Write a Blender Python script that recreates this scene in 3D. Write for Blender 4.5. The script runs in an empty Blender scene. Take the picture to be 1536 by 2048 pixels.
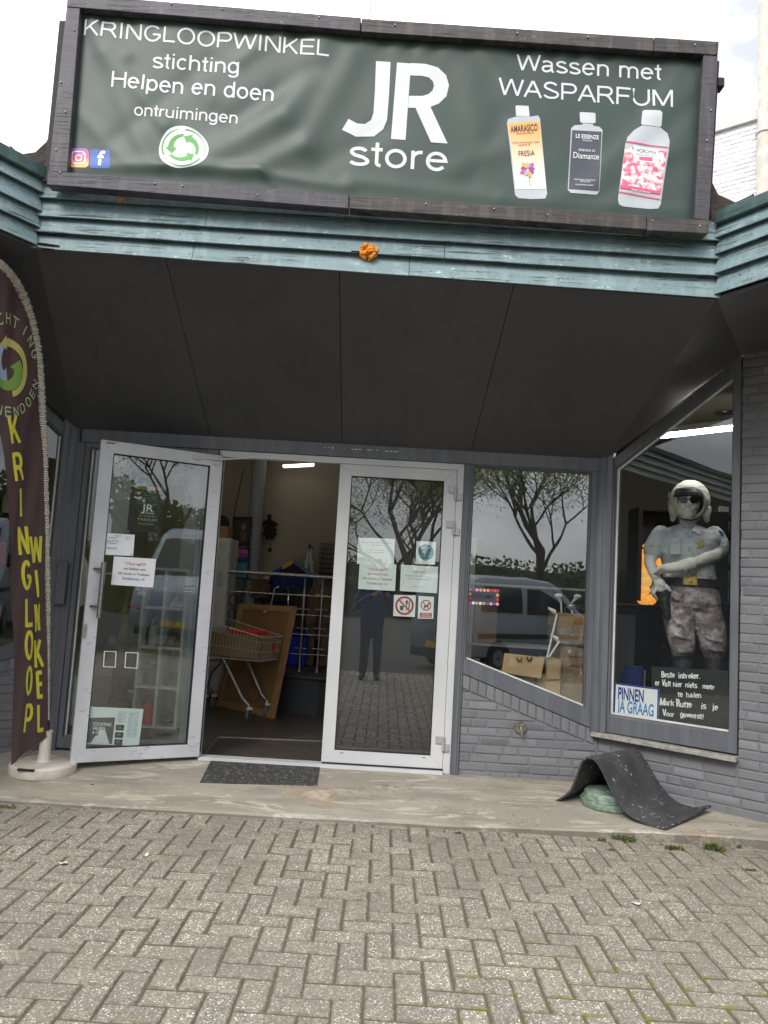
import bpy, bmesh, math, random
from math import sin, cos, pi, radians as R, sqrt, exp, atan2, hypot
from mathutils import Vector as V, Matrix, noise as mnoise
random.seed(11)
sc = bpy.context.scene
col = sc.collection

# ---------------------------------------------------------------- camera
CAM = V((0, 0, 1.35))
F = 1539.0                                    # focal length in pixels of the 1536 x 2048 photograph
CX = V((0.99830327, 0.00129292, 0.05821426))  # camera right
CDN = V((0.05778735, 0.10084767, -0.99322222))  # camera down
CFW = V((-0.00715493, 0.99490104, 0.10060184))  # camera forward
cd = bpy.data.cameras.new('camera')
cam = bpy.data.objects.new('camera', cd)
col.objects.link(cam)
cd.sensor_fit = 'VERTICAL'; cd.sensor_height = 36.0; cd.lens = 36.0 * F / 2048.0
cd.clip_start = 0.02; cd.clip_end = 600
cam.matrix_world = Matrix(((CX.x, -CDN.x, -CFW.x, CAM.x), (CX.y, -CDN.y, -CFW.y, CAM.y), (CX.z, -CDN.z, -CFW.z, CAM.z), (0, 0, 0, 1)))
sc.camera = cam

# ---------------------------------------------------------------- sky, sun, exposure
SUN_EL, SUN_AZ = R(40), R(205)
w = bpy.data.worlds.new("World"); sc.world = w; w.use_nodes = True
nt = w.node_tree; nt.nodes.clear()
def wn(t, **k):
    n = nt.nodes.new(t)
    for a, b in k.items(): setattr(n, a, b)
    return n
wo = wn('ShaderNodeOutputWorld'); bg = wn('ShaderNodeBackground'); bg.inputs[1].default_value = 0.1
sky = wn('ShaderNodeTexSky', sky_type='NISHITA', sun_disc=False, sun_elevation=SUN_EL, sun_rotation=SUN_AZ)
tc = wn('ShaderNodeTexCoord'); mp = wn('ShaderNodeMapping'); mp.inputs['Scale'].default_value = (1.0, 1.0, 2.2)
ns = wn('ShaderNodeTexNoise'); ns.inputs['Scale'].default_value = 2.3; ns.inputs['Detail'].default_value = 6; ns.inputs['Roughness'].default_value = .55
cr = wn('ShaderNodeValToRGB')
cr.color_ramp.elements[0].position = .36; cr.color_ramp.elements[0].color = (.30, .31, .365, 1)
cr.color_ramp.elements[1].position = .62; cr.color_ramp.elements[1].color = (1, 1, 1, 1)
sx = wn('ShaderNodeSeparateXYZ')
mr = wn('ShaderNodeMapRange'); mr.inputs[1].default_value = 0.0; mr.inputs[2].default_value = 0.95; mr.inputs[3].default_value = 6.6; mr.inputs[4].default_value = 18.0
vm = wn('ShaderNodeVectorMath', operation='SCALE')
mx = wn('ShaderNodeMix', data_type='RGBA'); mx.inputs[0].default_value = .9
L = nt.links.new
L(tc.outputs['Generated'], mp.inputs[0]); L(mp.outputs[0], ns.inputs['Vector']); L(ns.outputs['Fac'], cr.inputs[0])
L(tc.outputs['Generated'], sx.inputs[0]); L(sx.outputs['Z'], mr.inputs[0])
L(cr.outputs[0], vm.inputs[0]); L(mr.outputs[0], vm.inputs['Scale'])
L(sky.outputs[0], mx.inputs[6]); L(vm.outputs[0], mx.inputs[7]); L(mx.outputs[2], bg.inputs[0]); L(bg.outputs[0], wo.inputs[0])
sd = bpy.data.lights.new('sun', 'SUN'); sd.energy = 1.1; sd.angle = R(25); sd.color = (1, .96, .9)
so = bpy.data.objects.new('sun', sd); col.objects.link(so)
so.rotation_euler = (R(90) - SUN_EL, 0, R(180) - SUN_AZ + R(180))
so.rotation_euler = V((-sin(SUN_AZ) * cos(SUN_EL), -cos(SUN_AZ) * cos(SUN_EL), -sin(SUN_EL))).to_track_quat('-Z', 'Y').to_euler()
sc.view_settings.view_transform = 'Standard'; sc.view_settings.look = 'None'
sc.view_settings.exposure = 1.2; sc.view_settings.gamma = 1.0; sc.view_settings.use_curve_mapping = False
sc.cycles.use_denoising = True
sc.cycles.max_bounces = 10; sc.cycles.transparent_max_bounces = 16; sc.cycles.glossy_bounces = 4; sc.cycles.diffuse_bounces = 3
sc.cycles.caustics_reflective = False; sc.cycles.caustics_refractive = False; sc.cycles.sample_clamp_indirect = 6

# ---------------------------------------------------------------- helpers
def ray(x, y): return CX * (x - 768) + CDN * (y - 1024) + CFW * F
def at(x, y, Y):            # point of the photo on the plane y = Y
    r = ray(x, y); return CAM + r * (Y / r.y)
def atz(x, y, Z):           # ... on the level plane z = Z
    r = ray(x, y); return CAM + r * ((Z - CAM.z) / r.z)
def atp(x, y, p, n):        # ... on any plane
    r = ray(x, y); return CAM + r * ((V(p) - CAM).dot(V(n)) / r.dot(V(n)))
def smooth(a, b, x):
    t = max(0., min(1., (x - a) / (b - a))); return t * t * (3 - 2 * t)
WM = {}
def thing(name, label, cat, loc=(0, 0, 0), rz=0, group=None, kind=None):
    o = bpy.data.objects.new(name, None); col.objects.link(o); o.empty_display_size = .1
    o.location = loc; o.rotation_euler = (0, 0, rz)
    WM[o] = Matrix.Translation(V(loc)) @ Matrix.Rotation(rz, 4, 'Z')
    tag(o, label, cat, group, kind); return o
def tag(o, label=None, cat=None, group=None, kind=None):
    if label: o['label'] = label
    if cat: o['category'] = cat
    if group: o['group'] = group
    if kind: o['kind'] = kind
    return o
class MB:
    """collects boxes, prisms, tubes ... in world coordinates (or through self.T)"""
    def __init__(s, T=None): s.v = []; s.f = []; s.m = []; s.cm = 0; s.T = T or Matrix()
    def add(s, vs, fs):
        b = len(s.v); s.v += [s.T @ V(p) for p in vs]; s.f += [[b + i for i in f] for f in fs]; s.m += [s.cm] * len(fs); return s
    def box(s, a, b):
        x0, x1 = sorted((a[0], b[0])); y0, y1 = sorted((a[1], b[1])); z0, z1 = sorted((a[2], b[2]))
        return s.add([(x0, y0, z0), (x1, y0, z0), (x1, y1, z0), (x0, y1, z0), (x0, y0, z1), (x1, y0, z1), (x1, y1, z1), (x0, y1, z1)],
                     [(3, 2, 1, 0), (4, 5, 6, 7), (0, 1, 5, 4), (1, 2, 6, 5), (2, 3, 7, 6), (3, 0, 4, 7)])
    def bar(s, p0, p1, wd, hd, up=(0, 0, 1)):      # square bar between two points
        p0, p1 = V(p0), V(p1); d = (p1 - p0).normalized(); u = V(up)
        a = d.cross(u)
        if a.length < 1e-4: a = d.cross(V((0, 1, 0)))
        a.normalize(); b = a.cross(d).normalized(); a = a * wd / 2; b = b * hd / 2
        return s.add([p0 - a - b, p0 + a - b, p0 + a + b, p0 - a + b, p1 - a - b, p1 + a - b, p1 + a + b, p1 - a + b],
                     [(0, 1, 2, 3), (7, 6, 5, 4), (1, 0, 4, 5), (2, 1, 5, 6), (3, 2, 6, 7), (0, 3, 7, 4)])
    def prism(s, pts, d):                            # polygon (3-D points) pushed along d
        d = V(d); n = len(pts); p = [V(q) for q in pts]
        return s.add(p + [q + d for q in p], [list(range(n)), [2 * n - 1 - i for i in range(n)]] + [[(i + 1) % n, i, n + i, n + (i + 1) % n] for i in range(n)])
    def poly(s, pts): return s.add(pts, [list(range(len(pts)))])
    def tube(s, pts, r, n=8, caps=True):
        pts = [V(p) for p in pts]; rr = r if isinstance(r, (list, tuple)) else [r] * len(pts)
        vs = []; fs = []; pa = None
        for i, p in enumerate(pts):
            d = (pts[min(i + 1, len(pts) - 1)] - pts[max(i - 1, 0)]).normalized()
            if pa is None: a = d.cross(V((0, 0, 1)) if abs(d.z) < .9 else V((1, 0, 0)))
            else: a = pa - d * pa.dot(d)
            a.normalize(); pa = a; b = d.cross(a)
            vs += [p + (a * cos(2 * pi * k / n) + b * sin(2 * pi * k / n)) * rr[i] for k in range(n)]
        for i in range(len(pts) - 1):
            for k in range(n): fs.append([i * n + k, i * n + (k + 1) % n, (i + 1) * n + (k + 1) % n, (i + 1) * n + k])
        if caps: fs += [list(range(n))[::-1], [(len(pts) - 1) * n + k for k in range(n)]]
        return s.add(vs, fs)
    def rings(s, rs, n=20):                          # (centre, rx, ry, ax, ay): stacked ellipses
        vs = []; fs = []
        for c, rx, ry, ax, ay in rs:
            vs += [V(c) + V(ax) * rx * cos(2 * pi * k / n) + V(ay) * ry * sin(2 * pi * k / n) for k in range(n)]
        for i in range(len(rs) - 1):
            for k in range(n): fs.append([i * n + k, i * n + (k + 1) % n, (i + 1) * n + (k + 1) % n, (i + 1) * n + k])
        fs += [list(range(n))[::-1], [(len(rs) - 1) * n + k for k in range(n)]]
        return s.add(vs, fs)
    def lathe(s, prof, c=(0, 0, 0), n=24, ax=(0, 0, 1)):   # (radius, height) profile about an axis
        ax = V(ax).normalized(); a = ax.cross(V((0, 1, 0)) if abs(ax.y) < .9 else V((1, 0, 0))).normalized(); b = ax.cross(a)
        return s.rings([(V(c) + ax * h, max(r, 1e-4), max(r, 1e-4), a, b) for r, h in prof], n)
    def ball(s, c, r, n=14, m=8, sc=(1, 1, 1)):
        return s.rings([(V(c) + V((0, 0, -cos(pi * i / m) * r * sc[2])), max(1e-4, sin(pi * i / m) * r * sc[0]), max(1e-4, sin(pi * i / m) * r * sc[1]), (1, 0, 0), (0, 1, 0)) for i in range(m + 1)], n)
def obj(name, mb, mat, parent=None, bevel=0, seg=1, sm=35, kind=None, recalc=True):
    me = bpy.data.meshes.new(name)
    inv = WM[parent].inverted() if parent is not None else Matrix()
    me.from_pydata([inv @ p for p in mb.v], [], mb.f)
    ms = mat if isinstance(mat, (list, tuple)) else [mat]
    for m in ms: me.materials.append(m)
    if len(ms) > 1: me.polygons.foreach_set('material_index', mb.m)
    if recalc or bevel:
        bm = bmesh.new(); bm.from_mesh(me)
        if recalc: bmesh.ops.recalc_face_normals(bm, faces=bm.faces)
        if bevel:
            bm.normal_update()
            ed = [e for e in bm.edges if len(e.link_faces) == 2 and e.calc_face_angle(0) > .5]
            bmesh.ops.bevel(bm, geom=ed, offset=bevel, segments=seg, affect='EDGES', profile=.6, clamp_overlap=True)
        bm.to_mesh(me); bm.free()
    if sm:
        me.polygons.foreach_set('use_smooth', [True] * len(me.polygons)); me.set_sharp_from_angle(angle=R(sm))
    o = bpy.data.objects.new(name, me); col.objects.link(o)
    if parent is not None: o.parent = parent; WM[o] = WM[parent]
    else: WM[o] = Matrix()
    if kind: o['kind'] = kind
    return o
def base_origin(o, p):      # move the origin of a one-mesh thing to its base
    p = V(p); o.data.transform(Matrix.Translation(-p)); o.location = p; WM[o] = Matrix.Translation(p); return o
def copy_tree(o, parent=None):
    c = o.copy(); col.objects.link(c)
    if parent is not None: c.parent = parent
    for ch in list(o.children): copy_tree(ch, c)
    return c
_fc = {}
def glyphs(s, bold=0.0, sp=1.0):
    k = (s, bold, sp)
    if k not in _fc:
        cu = bpy.data.curves.new('t', 'FONT'); cu.body = s; cu.size = 1; cu.offset = bold; cu.space_character = sp; cu.resolution_u = 5
        o = bpy.data.objects.new('t', cu); col.objects.link(o); bpy.context.view_layer.update()
        me = bpy.data.meshes.new_from_object(o.evaluated_get(bpy.context.evaluated_depsgraph_get()))
        _fc[k] = ([v.co.copy() for v in me.vertices], [list(p.vertices) for p in me.polygons])
        bpy.data.objects.remove(o); bpy.data.curves.remove(cu); bpy.data.meshes.remove(me)
    return _fc[k]
CAPH = None
def caph():
    global CAPH
    if CAPH is None: CAPH = max(v.y for v in glyphs('H')[0])
    return CAPH
def write(mb, s, p0, p1, h, up, off=(0, 0, 0), bold=0., sp=1.0, fn=None):
    """one line of lettering from p0 to p1 (baseline) with capitals h tall"""
    vs, fs = glyphs(s, bold, sp)
    if not vs: return mb
    x0 = min(v.x for v in vs); x1 = max(v.x for v in vs); p0, p1, up, off = V(p0), V(p1), V(up), V(off)
    e = p1 - p0; k = h / caph(); pts = []
    for v in vs:
        q = p0 + e * ((v.x - x0) / (x1 - x0)) + up * (v.y * k) + off
        pts.append(fn(q) if fn else q)
    return mb.add(pts, fs)
def write_c(mb, s, c, wd, h, ux, up, off=(0, 0, 0), bold=0., fn=None):
    return write(mb, s, V(c) - V(ux) * wd / 2 - V(up) * h / 2, V(c) + V(ux) * wd / 2 - V(up) * h / 2, h, up, off, bold, 1.0, fn)
def finer(mb, mx=.03, it=5):    # split long edges so that lettering can follow folds
    me = bpy.data.meshes.new('f'); me.from_pydata(mb.v, [], mb.f); bm = bmesh.new(); bm.from_mesh(me)
    for _ in range(it):
        bmesh.ops.triangulate(bm, faces=bm.faces)
        ed = [e for e in bm.edges if e.calc_length() > mx]
        if not ed: break
        bmesh.ops.subdivide_edges(bm, edges=ed, cuts=1)
    bmesh.ops.triangulate(bm, faces=bm.faces)
    bm.verts.ensure_lookup_table()
    out = MB(); out.add([v.co.copy() for v in bm.verts], [[v.index for v in f.verts] for f in bm.faces]); bm.free(); bpy.data.meshes.remove(me)
    return out
def ellip(c, rx, ry, ux, uy, n=28, a0=0, a1=2 * pi):
    full = abs(a1 - a0 - 2 * pi) < 1e-6
    return [V(c) + V(ux) * rx * cos(a0 + (a1 - a0) * k / (n if full else n - 1)) + V(uy) * ry * sin(a0 + (a1 - a0) * k / (n if full else n - 1)) for k in range(n)]
def ringband(mb, c, r0, r1, ux, uy, n=32, a0=0, a1=2 * pi):
    full = abs(a1 - a0 - 2 * pi) < 1e-6
    A = ellip(c, r0, r0, ux, uy, n, a0, a1); B = ellip(c, r1, r1, ux, uy, n, a0, a1)
    m = len(A); return mb.add(A + B, [[i, (i + 1) % m, m + (i + 1) % m, m + i] for i in range(m if full else m - 1)])
def clip(poly, a, b, c):    # keep a*x + b*y <= c of a 2-D polygon
    out = []
    for i, p in enumerate(poly):
        q = poly[(i + 1) % len(poly)]; dp = a * p[0] + b * p[1] - c; dq = a * q[0] + b * q[1] - c
        if dp <= 0: out.append(p)
        if (dp < 0 < dq) or (dq < 0 < dp):
            t = dp / (dp - dq); out.append((p[0] + (q[0] - p[0]) * t, p[1] + (q[1] - p[1]) * t))
    return out
# ---------------------------------------------------------------- plain sans lettering drawn from strokes (cap height 1)
def arc(cx, cy, rx, ry, a0, a1, n=12): return [(cx + rx * cos(R(a0 + (a1 - a0) * k / n)), cy + ry * sin(R(a0 + (a1 - a0) * k / n))) for k in range(n + 1)]
XH = .73
GL = {  # advance, strokes
 'K': (.92, [[(.12, 0), (.12, 1)], [(.80, 1), (.16, .36)], [(.36, .58), (.84, 0)]]), 'R': (.96, [[(.12, 0), (.12, 1)], [(.12, .945), (.55, .945)] + arc(.55, .715, .245, .23, 90, -90) + [(.12, .485)], [(.50, .48), (.66, .38), (.90, 0)]]),
 'I': (.38, [[(.19, 0), (.19, 1)]]), 'N': (1.0, [[(.13, 0), (.13, 1)], [(.17, .96), (.83, .04)], [(.87, 0), (.87, 1)]]),
 'G': (1.06, [arc(.53, .5, .415, .465, 42, 330, 26) + [(.93, .27), (.93, .46)], [(.95, .45), (.54, .45)]]), 'L': (.76, [[(.12, 1), (.12, 0)], [(.12, .055), (.72, .055)]]), 'O': (1.08, [arc(.54, .5, .425, .465, 0, 360, 32)]),
 'P': (.92, [[(.12, 0), (.12, 1)], [(.12, .945), (.55, .945)] + arc(.55, .695, .26, .25, 90, -90) + [(.12, .445)]]), 'W': (1.30, [[(.05, 1), (.33, .02)], [(.33, .03), (.65, .97)], [(.65, .97), (.97, .03)], [(.97, .02), (1.25, 1)]]),
 'E': (.92, [[(.13, 0), (.13, 1)], [(.13, .945), (.83, .945)], [(.13, .52), (.78, .52)], [(.13, .055), (.86, .055)]]), 'H': (1.0, [[(.12, 0), (.12, 1)], [(.88, 0), (.88, 1)], [(.12, .53), (.88, .53)]]),
 'A': (.92, [[(.04, 0), (.45, .98)], [(.47, .98), (.88, 0)], [(.20, .35), (.72, .35)]]), 'S': (.92, [arc(.45, .735, .30, .215, 20, 200, 14) + [(.30, .58), (.60, .45)] + arc(.47, .265, .35, .215, 40, -165, 16)]),
 'F': (.84, [[(.13, 0), (.13, 1)], [(.13, .945), (.80, .945)], [(.13, .50), (.72, .50)]]), 'U': (1.0, [[(.12, 1), (.12, .40)] + arc(.5, .40, .38, .355, 180, 360, 16) + [(.88, 1)]]), 'M': (1.14, [[(.12, 0), (.12, 1)], [(.15, .98), (.57, .04)], [(.57, .04), (.99, .98)], [(1.02, 0), (1.02, 1)]]),
 'D': (1.0, [[(.12, 0), (.12, 1)], [(.12, .945), (.46, .945)] + arc(.46, .5, .42, .445, 90, -90, 18) + [(.12, .055)]]), 'T': (.84, [[(.42, 0), (.42, 1)], [(.03, .945), (.81, .945)]]), 'V': (.92, [[(.04, 1), (.45, .02)], [(.47, .02), (.88, 1)]]),
 'C': (1.0, [arc(.51, .5, .40, .465, 42, 318, 24)]), 'B': (.94, [[(.12, 0), (.12, 1)], [(.12, .945), (.52, .945)] + arc(.52, .735, .22, .21, 90, -90) + [(.12, .525)], [(.12, .53), (.55, .53)] + arc(.55, .29, .26, .237, 90, -90) + [(.12, .055)]]),
 'J': (.72, [[(.56, 1), (.56, .30)] + arc(.31, .28, .25, .235, 0, -170, 12)]), 'Z': (.86, [[(.08, .945), (.78, .945)], [(.76, .93), (.08, .07)], [(.06, .055), (.82, .055)]]),
 's': (.70, [arc(.34, XH * .75, .225, XH * .20, 15, 200, 12) + [(.22, XH * .57), (.48, XH * .46)] + arc(.36, XH * .25, .265, XH * .19, 45, -165, 14)]), 't': (.40, [[(.20, .96), (.20, .16)] + arc(.31, .16, .11, .11, 180, 280, 6), [(.02, .68), (.37, .68)]]),
 'i': (.32, [[(.16, 0), (.16, XH)], [(.16, .88), (.16, 1)]]), 'c': (.70, [arc(.37, XH / 2, .27, XH / 2 - .045, 45, 315, 20)]), 'h': (.78, [[(.13, 0), (.13, 1)], [(.13, .42)] + arc(.385, .44, .255, .245, 165, 0, 12) + [(.64, 0)]]),
 'n': (.78, [[(.13, 0), (.13, XH)], [(.13, .42)] + arc(.385, .44, .255, .245, 165, 0, 12) + [(.64, 0)]]), 'g': (.78, [arc(.37, XH / 2, .27, XH / 2 - .045, 0, 360, 24), [(.64, XH), (.64, -.02)] + arc(.38, -.05, .26, .19, 0, -155, 12)]),
 'e': (.78, [[(.11, .39), (.66, .39)] + arc(.385, XH / 2, .275, XH / 2 - .045, 5, 320, 24)]), 'l': (.32, [[(.16, 0), (.16, 1)]]), 'p': (.78, [[(.13, -.26), (.13, XH)], arc(.40, XH / 2, .27, XH / 2 - .045, 0, 360, 24)]),
 'd': (.78, [[(.64, 0), (.64, 1)], arc(.37, XH / 2, .27, XH / 2 - .045, 0, 360, 24)]), 'b': (.78, [[(.13, 0), (.13, 1)], arc(.40, XH / 2, .27, XH / 2 - .045, 0, 360, 24)]), 'o': (.78, [arc(.39, XH / 2, .28, XH / 2 - .045, 0, 360, 24)]), 'r': (.48, [[(.13, 0), (.13, XH)], [(.13, .40)] + arc(.38, .42, .25, .26, 168, 80, 8)]),
 'u': (.78, [[(.64, XH), (.64, 0)], [(.13, XH), (.13, .30)] + arc(.385, .29, .255, .245, 180, 345, 12)]), 'm': (1.18, [[(.13, 0), (.13, XH)], [(.13, .42)] + arc(.36, .46, .23, .225, 165, 0, 12) + [(.59, 0)], [(.59, .42)] + arc(.82, .46, .23, .225, 165, 0, 12) + [(1.05, 0)]]),
 'a': (.78, [arc(.36, .52, .24, .165, 160, 0, 10) + [(.60, .16), (.68, .0)], [(.60, .40), (.34, .38)] + arc(.30, .205, .185, .165, 90, 270, 10) + [(.42, .06), (.60, .20)]]), 'w': (1.0, [[(.03, XH), (.26, .02)], [(.26, .02), (.5, XH - .02)], [(.5, XH - .02), (.74, .02)], [(.74, .02), (.97, XH)]]),
 'j': (.36, [[(.20, XH), (.20, -.10)] + arc(.08, -.10, .12, .12, 0, -80, 5), [(.20, .88), (.20, 1)]]), '.': (.3, [[(.15, 0), (.15, .12)]]), '!': (.34, [[(.17, .28), (.17, 1)], [(.17, 0), (.17, .12)]]), 'v': (.70, [[(.03, XH), (.35, .02)], [(.35, .02), (.67, XH)]]),
 'k': (.70, [[(.12, 0), (.12, 1)], [(.60, XH), (.14, .26)], [(.30, .42), (.66, 0)]]), ' ': (.40, [])}
def sans(mb, s_, p0, p1, h, up, wt=.115, n=None):
    """plain sans line from p0 to p1, strokes wt cap-heights wide"""
    p0, p1, up = V(p0), V(p1), V(up); tot = sum(GL[c][0] for c in s_); l0 = .09; e = (p1 - p0) / (tot - 2 * l0); kx = e.length / h; n = n or e.cross(up).normalized(); x = -l0; lay = 0
    if n.y > 0: n = -n
    for ch in s_:
        adv, st = GL[ch]
        for P_ in st:
            lay += 1; n_ = len(P_); closed = n_ > 8 and hypot(P_[0][0] - P_[-1][0], P_[0][1] - P_[-1][1]) < 1e-4; A_ = []; B_ = []
            for i in range(n_):
                q0 = P_[i - 1] if i else (P_[-2] if closed else P_[0]); q1 = P_[i + 1] if i < n_ - 1 else (P_[1] if closed else P_[-1])
                def nrm(a, b): dx, dy = (b[0] - a[0]) * kx, b[1] - a[1]; l_ = hypot(dx, dy) or 1; return (-dy / l_, dx / l_)
                c_ = P_[i]; n0 = nrm(q0, c_) if q0 != c_ else nrm(c_, q1); n1 = nrm(c_, q1) if q1 != c_ else n0
                mx_, my_ = n0[0] + n1[0], n0[1] + n1[1]; l_ = hypot(mx_, my_) or 1; mx_, my_ = mx_ / l_, my_ / l_; k = min(1.6, 1 / max(.5, mx_ * n0[0] + my_ * n0[1])) * wt / 2
                for L_, sg in ((A_, 1), (B_, -1)): L_.append(p0 + e * (x + c_[0] + sg * mx_ * k / kx) + up * (c_[1] + sg * my_ * k) * h + n * (.00012 * (lay % 5)))
            mb.add(A_ + B_, [[i, i + 1, n_ + i + 1, n_ + i] for i in range(n_ - 1)])
        x += adv
    return mb
# ---------------------------------------------------------------- materials
def s(r, g, b):
    f = lambda c: (c / 255) / 12.92 if c / 255 <= .04045 else ((c / 255 + .055) / 1.055) ** 2.4
    return (f(r), f(g), f(b))
class NT:
    def __init__(self, name):
        self.m = bpy.data.materials.new(name); self.m.use_nodes = True; self.t = self.m.node_tree; self.t.nodes.clear()
        self.out = self.n('ShaderNodeOutputMaterial'); self.tc = self.n('ShaderNodeTexCoord')
    def n(self, t, **k):
        o = self.t.nodes.new(t)
        for a, b in k.items(): setattr(o, a, b)
        return o
    def l(self, a, b): self.t.links.new(a, b)
    def noise(self, scale, detail=4, rough=.55, stretch=None, co='Object', dist=0):
        v = self.tc.outputs[co]
        if stretch:
            m = self.n('ShaderNodeMapping'); m.inputs['Scale'].default_value = stretch; self.l(v, m.inputs[0]); v = m.outputs[0]
        o = self.n('ShaderNodeTexNoise'); o.inputs['Scale'].default_value = scale; o.inputs['Detail'].default_value = detail
        o.inputs['Roughness'].default_value = rough; o.inputs['Distortion'].default_value = dist; self.l(v, o.inputs['Vector']); return o.outputs['Fac']
    def voro(self, scale, stretch=None, feat='F1'):
        v = self.tc.outputs['Object']
        if stretch:
            m = self.n('ShaderNodeMapping'); m.inputs['Scale'].default_value = stretch; self.l(v, m.inputs[0]); v = m.outputs[0]
        o = self.n('ShaderNodeTexVoronoi', feature=feat); o.inputs['Scale'].default_value = scale; self.l(v, o.inputs['Vector']); return o
    def ramp(self, f, p0, p1, a=0., b=1.):
        o = self.n('ShaderNodeMapRange', interpolation_type='SMOOTHSTEP'); o.inputs[1].default_value = p0; o.inputs[2].default_value = p1
        o.inputs[3].default_value = a; o.inputs[4].default_value = b; self.l(f, o.inputs[0]); return o.outputs[0]
    def mix(self, f, a, b):
        o = self.n('ShaderNodeMix', data_type='RGBA')
        for i, x in ((0, f), (6, a), (7, b)):
            if isinstance(x, (int, float)): o.inputs[i].default_value = x
            elif isinstance(x, tuple): o.inputs[i].default_value = x + (1,)
            else: self.l(x, o.inputs[i])
        return o.outputs[2]
    def math(self, op, a, b=0.):
        o = self.n('ShaderNodeMath', operation=op)
        for i, x in ((0, a), (1, b)):
            if isinstance(x, (int, float)): o.inputs[i].default_value = x
            else: self.l(x, o.inputs[i])
        return o.outputs[0]
    def island(self): return self.n('ShaderNodeNewGeometry').outputs['Random Per Island']
    def bump(self, h, st, dist=.01):
        o = self.n('ShaderNodeBump'); o.inputs['Strength'].default_value = st; o.inputs['Distance'].default_value = dist; self.l(h, o.inputs['Height']); return o.outputs[0]
    def done(self, c, rough=.6, metal=0., spec=.5, nrm=None, emis=None, estr=0, coat=0, sheen=0):
        b = self.n('ShaderNodeBsdfPrincipled')
        for nm, x in (('Base Color', c), ('Roughness', rough), ('Metallic', metal), ('Specular IOR Level', spec), ('Coat Weight', coat)):
            if isinstance(x, (int, float)): b.inputs[nm].default_value = x
            elif isinstance(x, tuple): b.inputs[nm].default_value = x + (1,)
            else: self.l(x, b.inputs[nm])
        if nrm is not None: self.l(nrm, b.inputs['Normal'])
        if emis: b.inputs['Emission Color'].default_value = emis + (1,); b.inputs['Emission Strength'].default_value = estr
        self.l(b.outputs[0], self.out.inputs[0]); return self.m
def plain(name, c, rough=.6, metal=0., var=.12, sc_=8, bump=.0, bs=60, spec=.5, emis=None, estr=0):
    t = NT(name); n = t.noise(sc_, 5); k = tuple(x * (1 - var) for x in c); h = tuple(min(1, x * (1 + var)) for x in c)
    cc = t.mix(t.ramp(n, .3, .7), k, h)
    nr = t.bump(t.noise(bs, 3), bump, .004) if bump else None
    return t.done(cc, rough, metal, spec, nr, emis, estr)
def glass_mat(name, r0, tint=(.95, .97, .96)):
    t = NT(name); tr = t.n('ShaderNodeBsdfTransparent'); tr.inputs[0].default_value = tint + (1,)
    gl = t.n('ShaderNodeBsdfGlossy'); gl.inputs['Roughness'].default_value = 0.0; gl.inputs[0].default_value = (.95, .98, 1, 1)
    lw = t.n('ShaderNodeLayerWeight'); lw.inputs['Blend'].default_value = .5
    fr = t.math('ADD', t.math('MULTIPLY', t.math('POWER', lw.outputs['Facing'], 5.0), 1 - r0), r0)
    b = t.bump(t.noise(1.6, 2), .012, .05); t.l(b, gl.inputs['Normal'])
    mxs = t.n('ShaderNodeMixShader'); t.l(fr, mxs.inputs[0]); t.l(tr.outputs[0], mxs.inputs[1]); t.l(gl.outputs[0], mxs.inputs[2])
    t.l(mxs.outputs[0], t.out.inputs[0]); return t.m
M = {}
# --- ground
t = NT('paver'); isl = t.island()
tint = t.mix(isl, (.88, .88, .875), (1.12, 1.11, 1.085))
vo = t.voro(190); vo2 = t.voro(105); cc = t.n('ShaderNodeValToRGB'); e = cc.color_ramp.elements; t.l(vo.outputs['Color'], cc.inputs[0])
e[0].position = .18; e[0].color = s(122, 117, 109) + (1,); e[1].position = .86; e[1].color = s(196, 189, 175) + (1,)
for p_, c_ in ((.42, s(146, 139, 127)), (.60, s(156, 149, 136)), (.72, s(168, 161, 148))): q = e.new(p_); q.color = c_ + (1,)
st = cc.outputs[0]; st = t.mix(t.math('MULTIPLY', t.ramp(vo2.outputs['Distance'], .40, .32), t.ramp(vo2.outputs['Color'], .66, .70)), st, s(250, 246, 236))
mxm = t.n('ShaderNodeMix', data_type='RGBA', blend_type='MULTIPLY'); mxm.inputs[0].default_value = 1.; t.l(st, mxm.inputs[6]); t.l(tint, mxm.inputs[7]); st = mxm.outputs[2]
st = t.mix(t.math('MULTIPLY', t.ramp(t.noise(1.3, 4), .42, .66), .55), st, s(134, 127, 116))
st = t.mix(t.math('MULTIPLY', t.ramp(t.noise(5, 6, .72), .52, .66), .45), st, s(126, 117, 104))
st = t.mix(t.math('MULTIPLY', t.ramp(t.noise(17, 6, .8), .60, .68), .45), st, s(176, 168, 150))
M['paver'] = t.done(st, .92, 0, .25, t.bump(t.math('ADD', t.noise(150, 4), vo.outputs['Distance']), .8, .005))
def MOSS(t):
    q = t.n('ShaderNodeSeparateXYZ'); t.l(t.tc.outputs['Object'], q.inputs[0])
    f = t.math('MULTIPLY', t.ramp(q.outputs['Y'], 3.45, 2.95), t.ramp(t.math('ADD', q.outputs['X'], t.math('MULTIPLY', t.noise(1.2, 3), 1.6)), .75, 1.3))
    return t.math('MULTIPLY', f, t.math('MULTIPLY', t.ramp(t.noise(13, 5, .7), .50, .60), .8))
t = NT('paver_dirty_edge'); c = t.mix(t.ramp(t.noise(45, 5, .75), .42, .62), s(112, 104, 92), s(152, 144, 130)); c = t.mix(MOSS(t), c, s(112, 116, 54)); M['paver_edge'] = t.done(c, .95, 0, .2, t.bump(t.noise(150, 4), .8, .005))
t = NT('joint_sand'); gr = t.ramp(t.noise(1.1, 4), .5, .62); c = t.mix(t.noise(60, 4), s(84, 78, 68), s(114, 106, 93))
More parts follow.
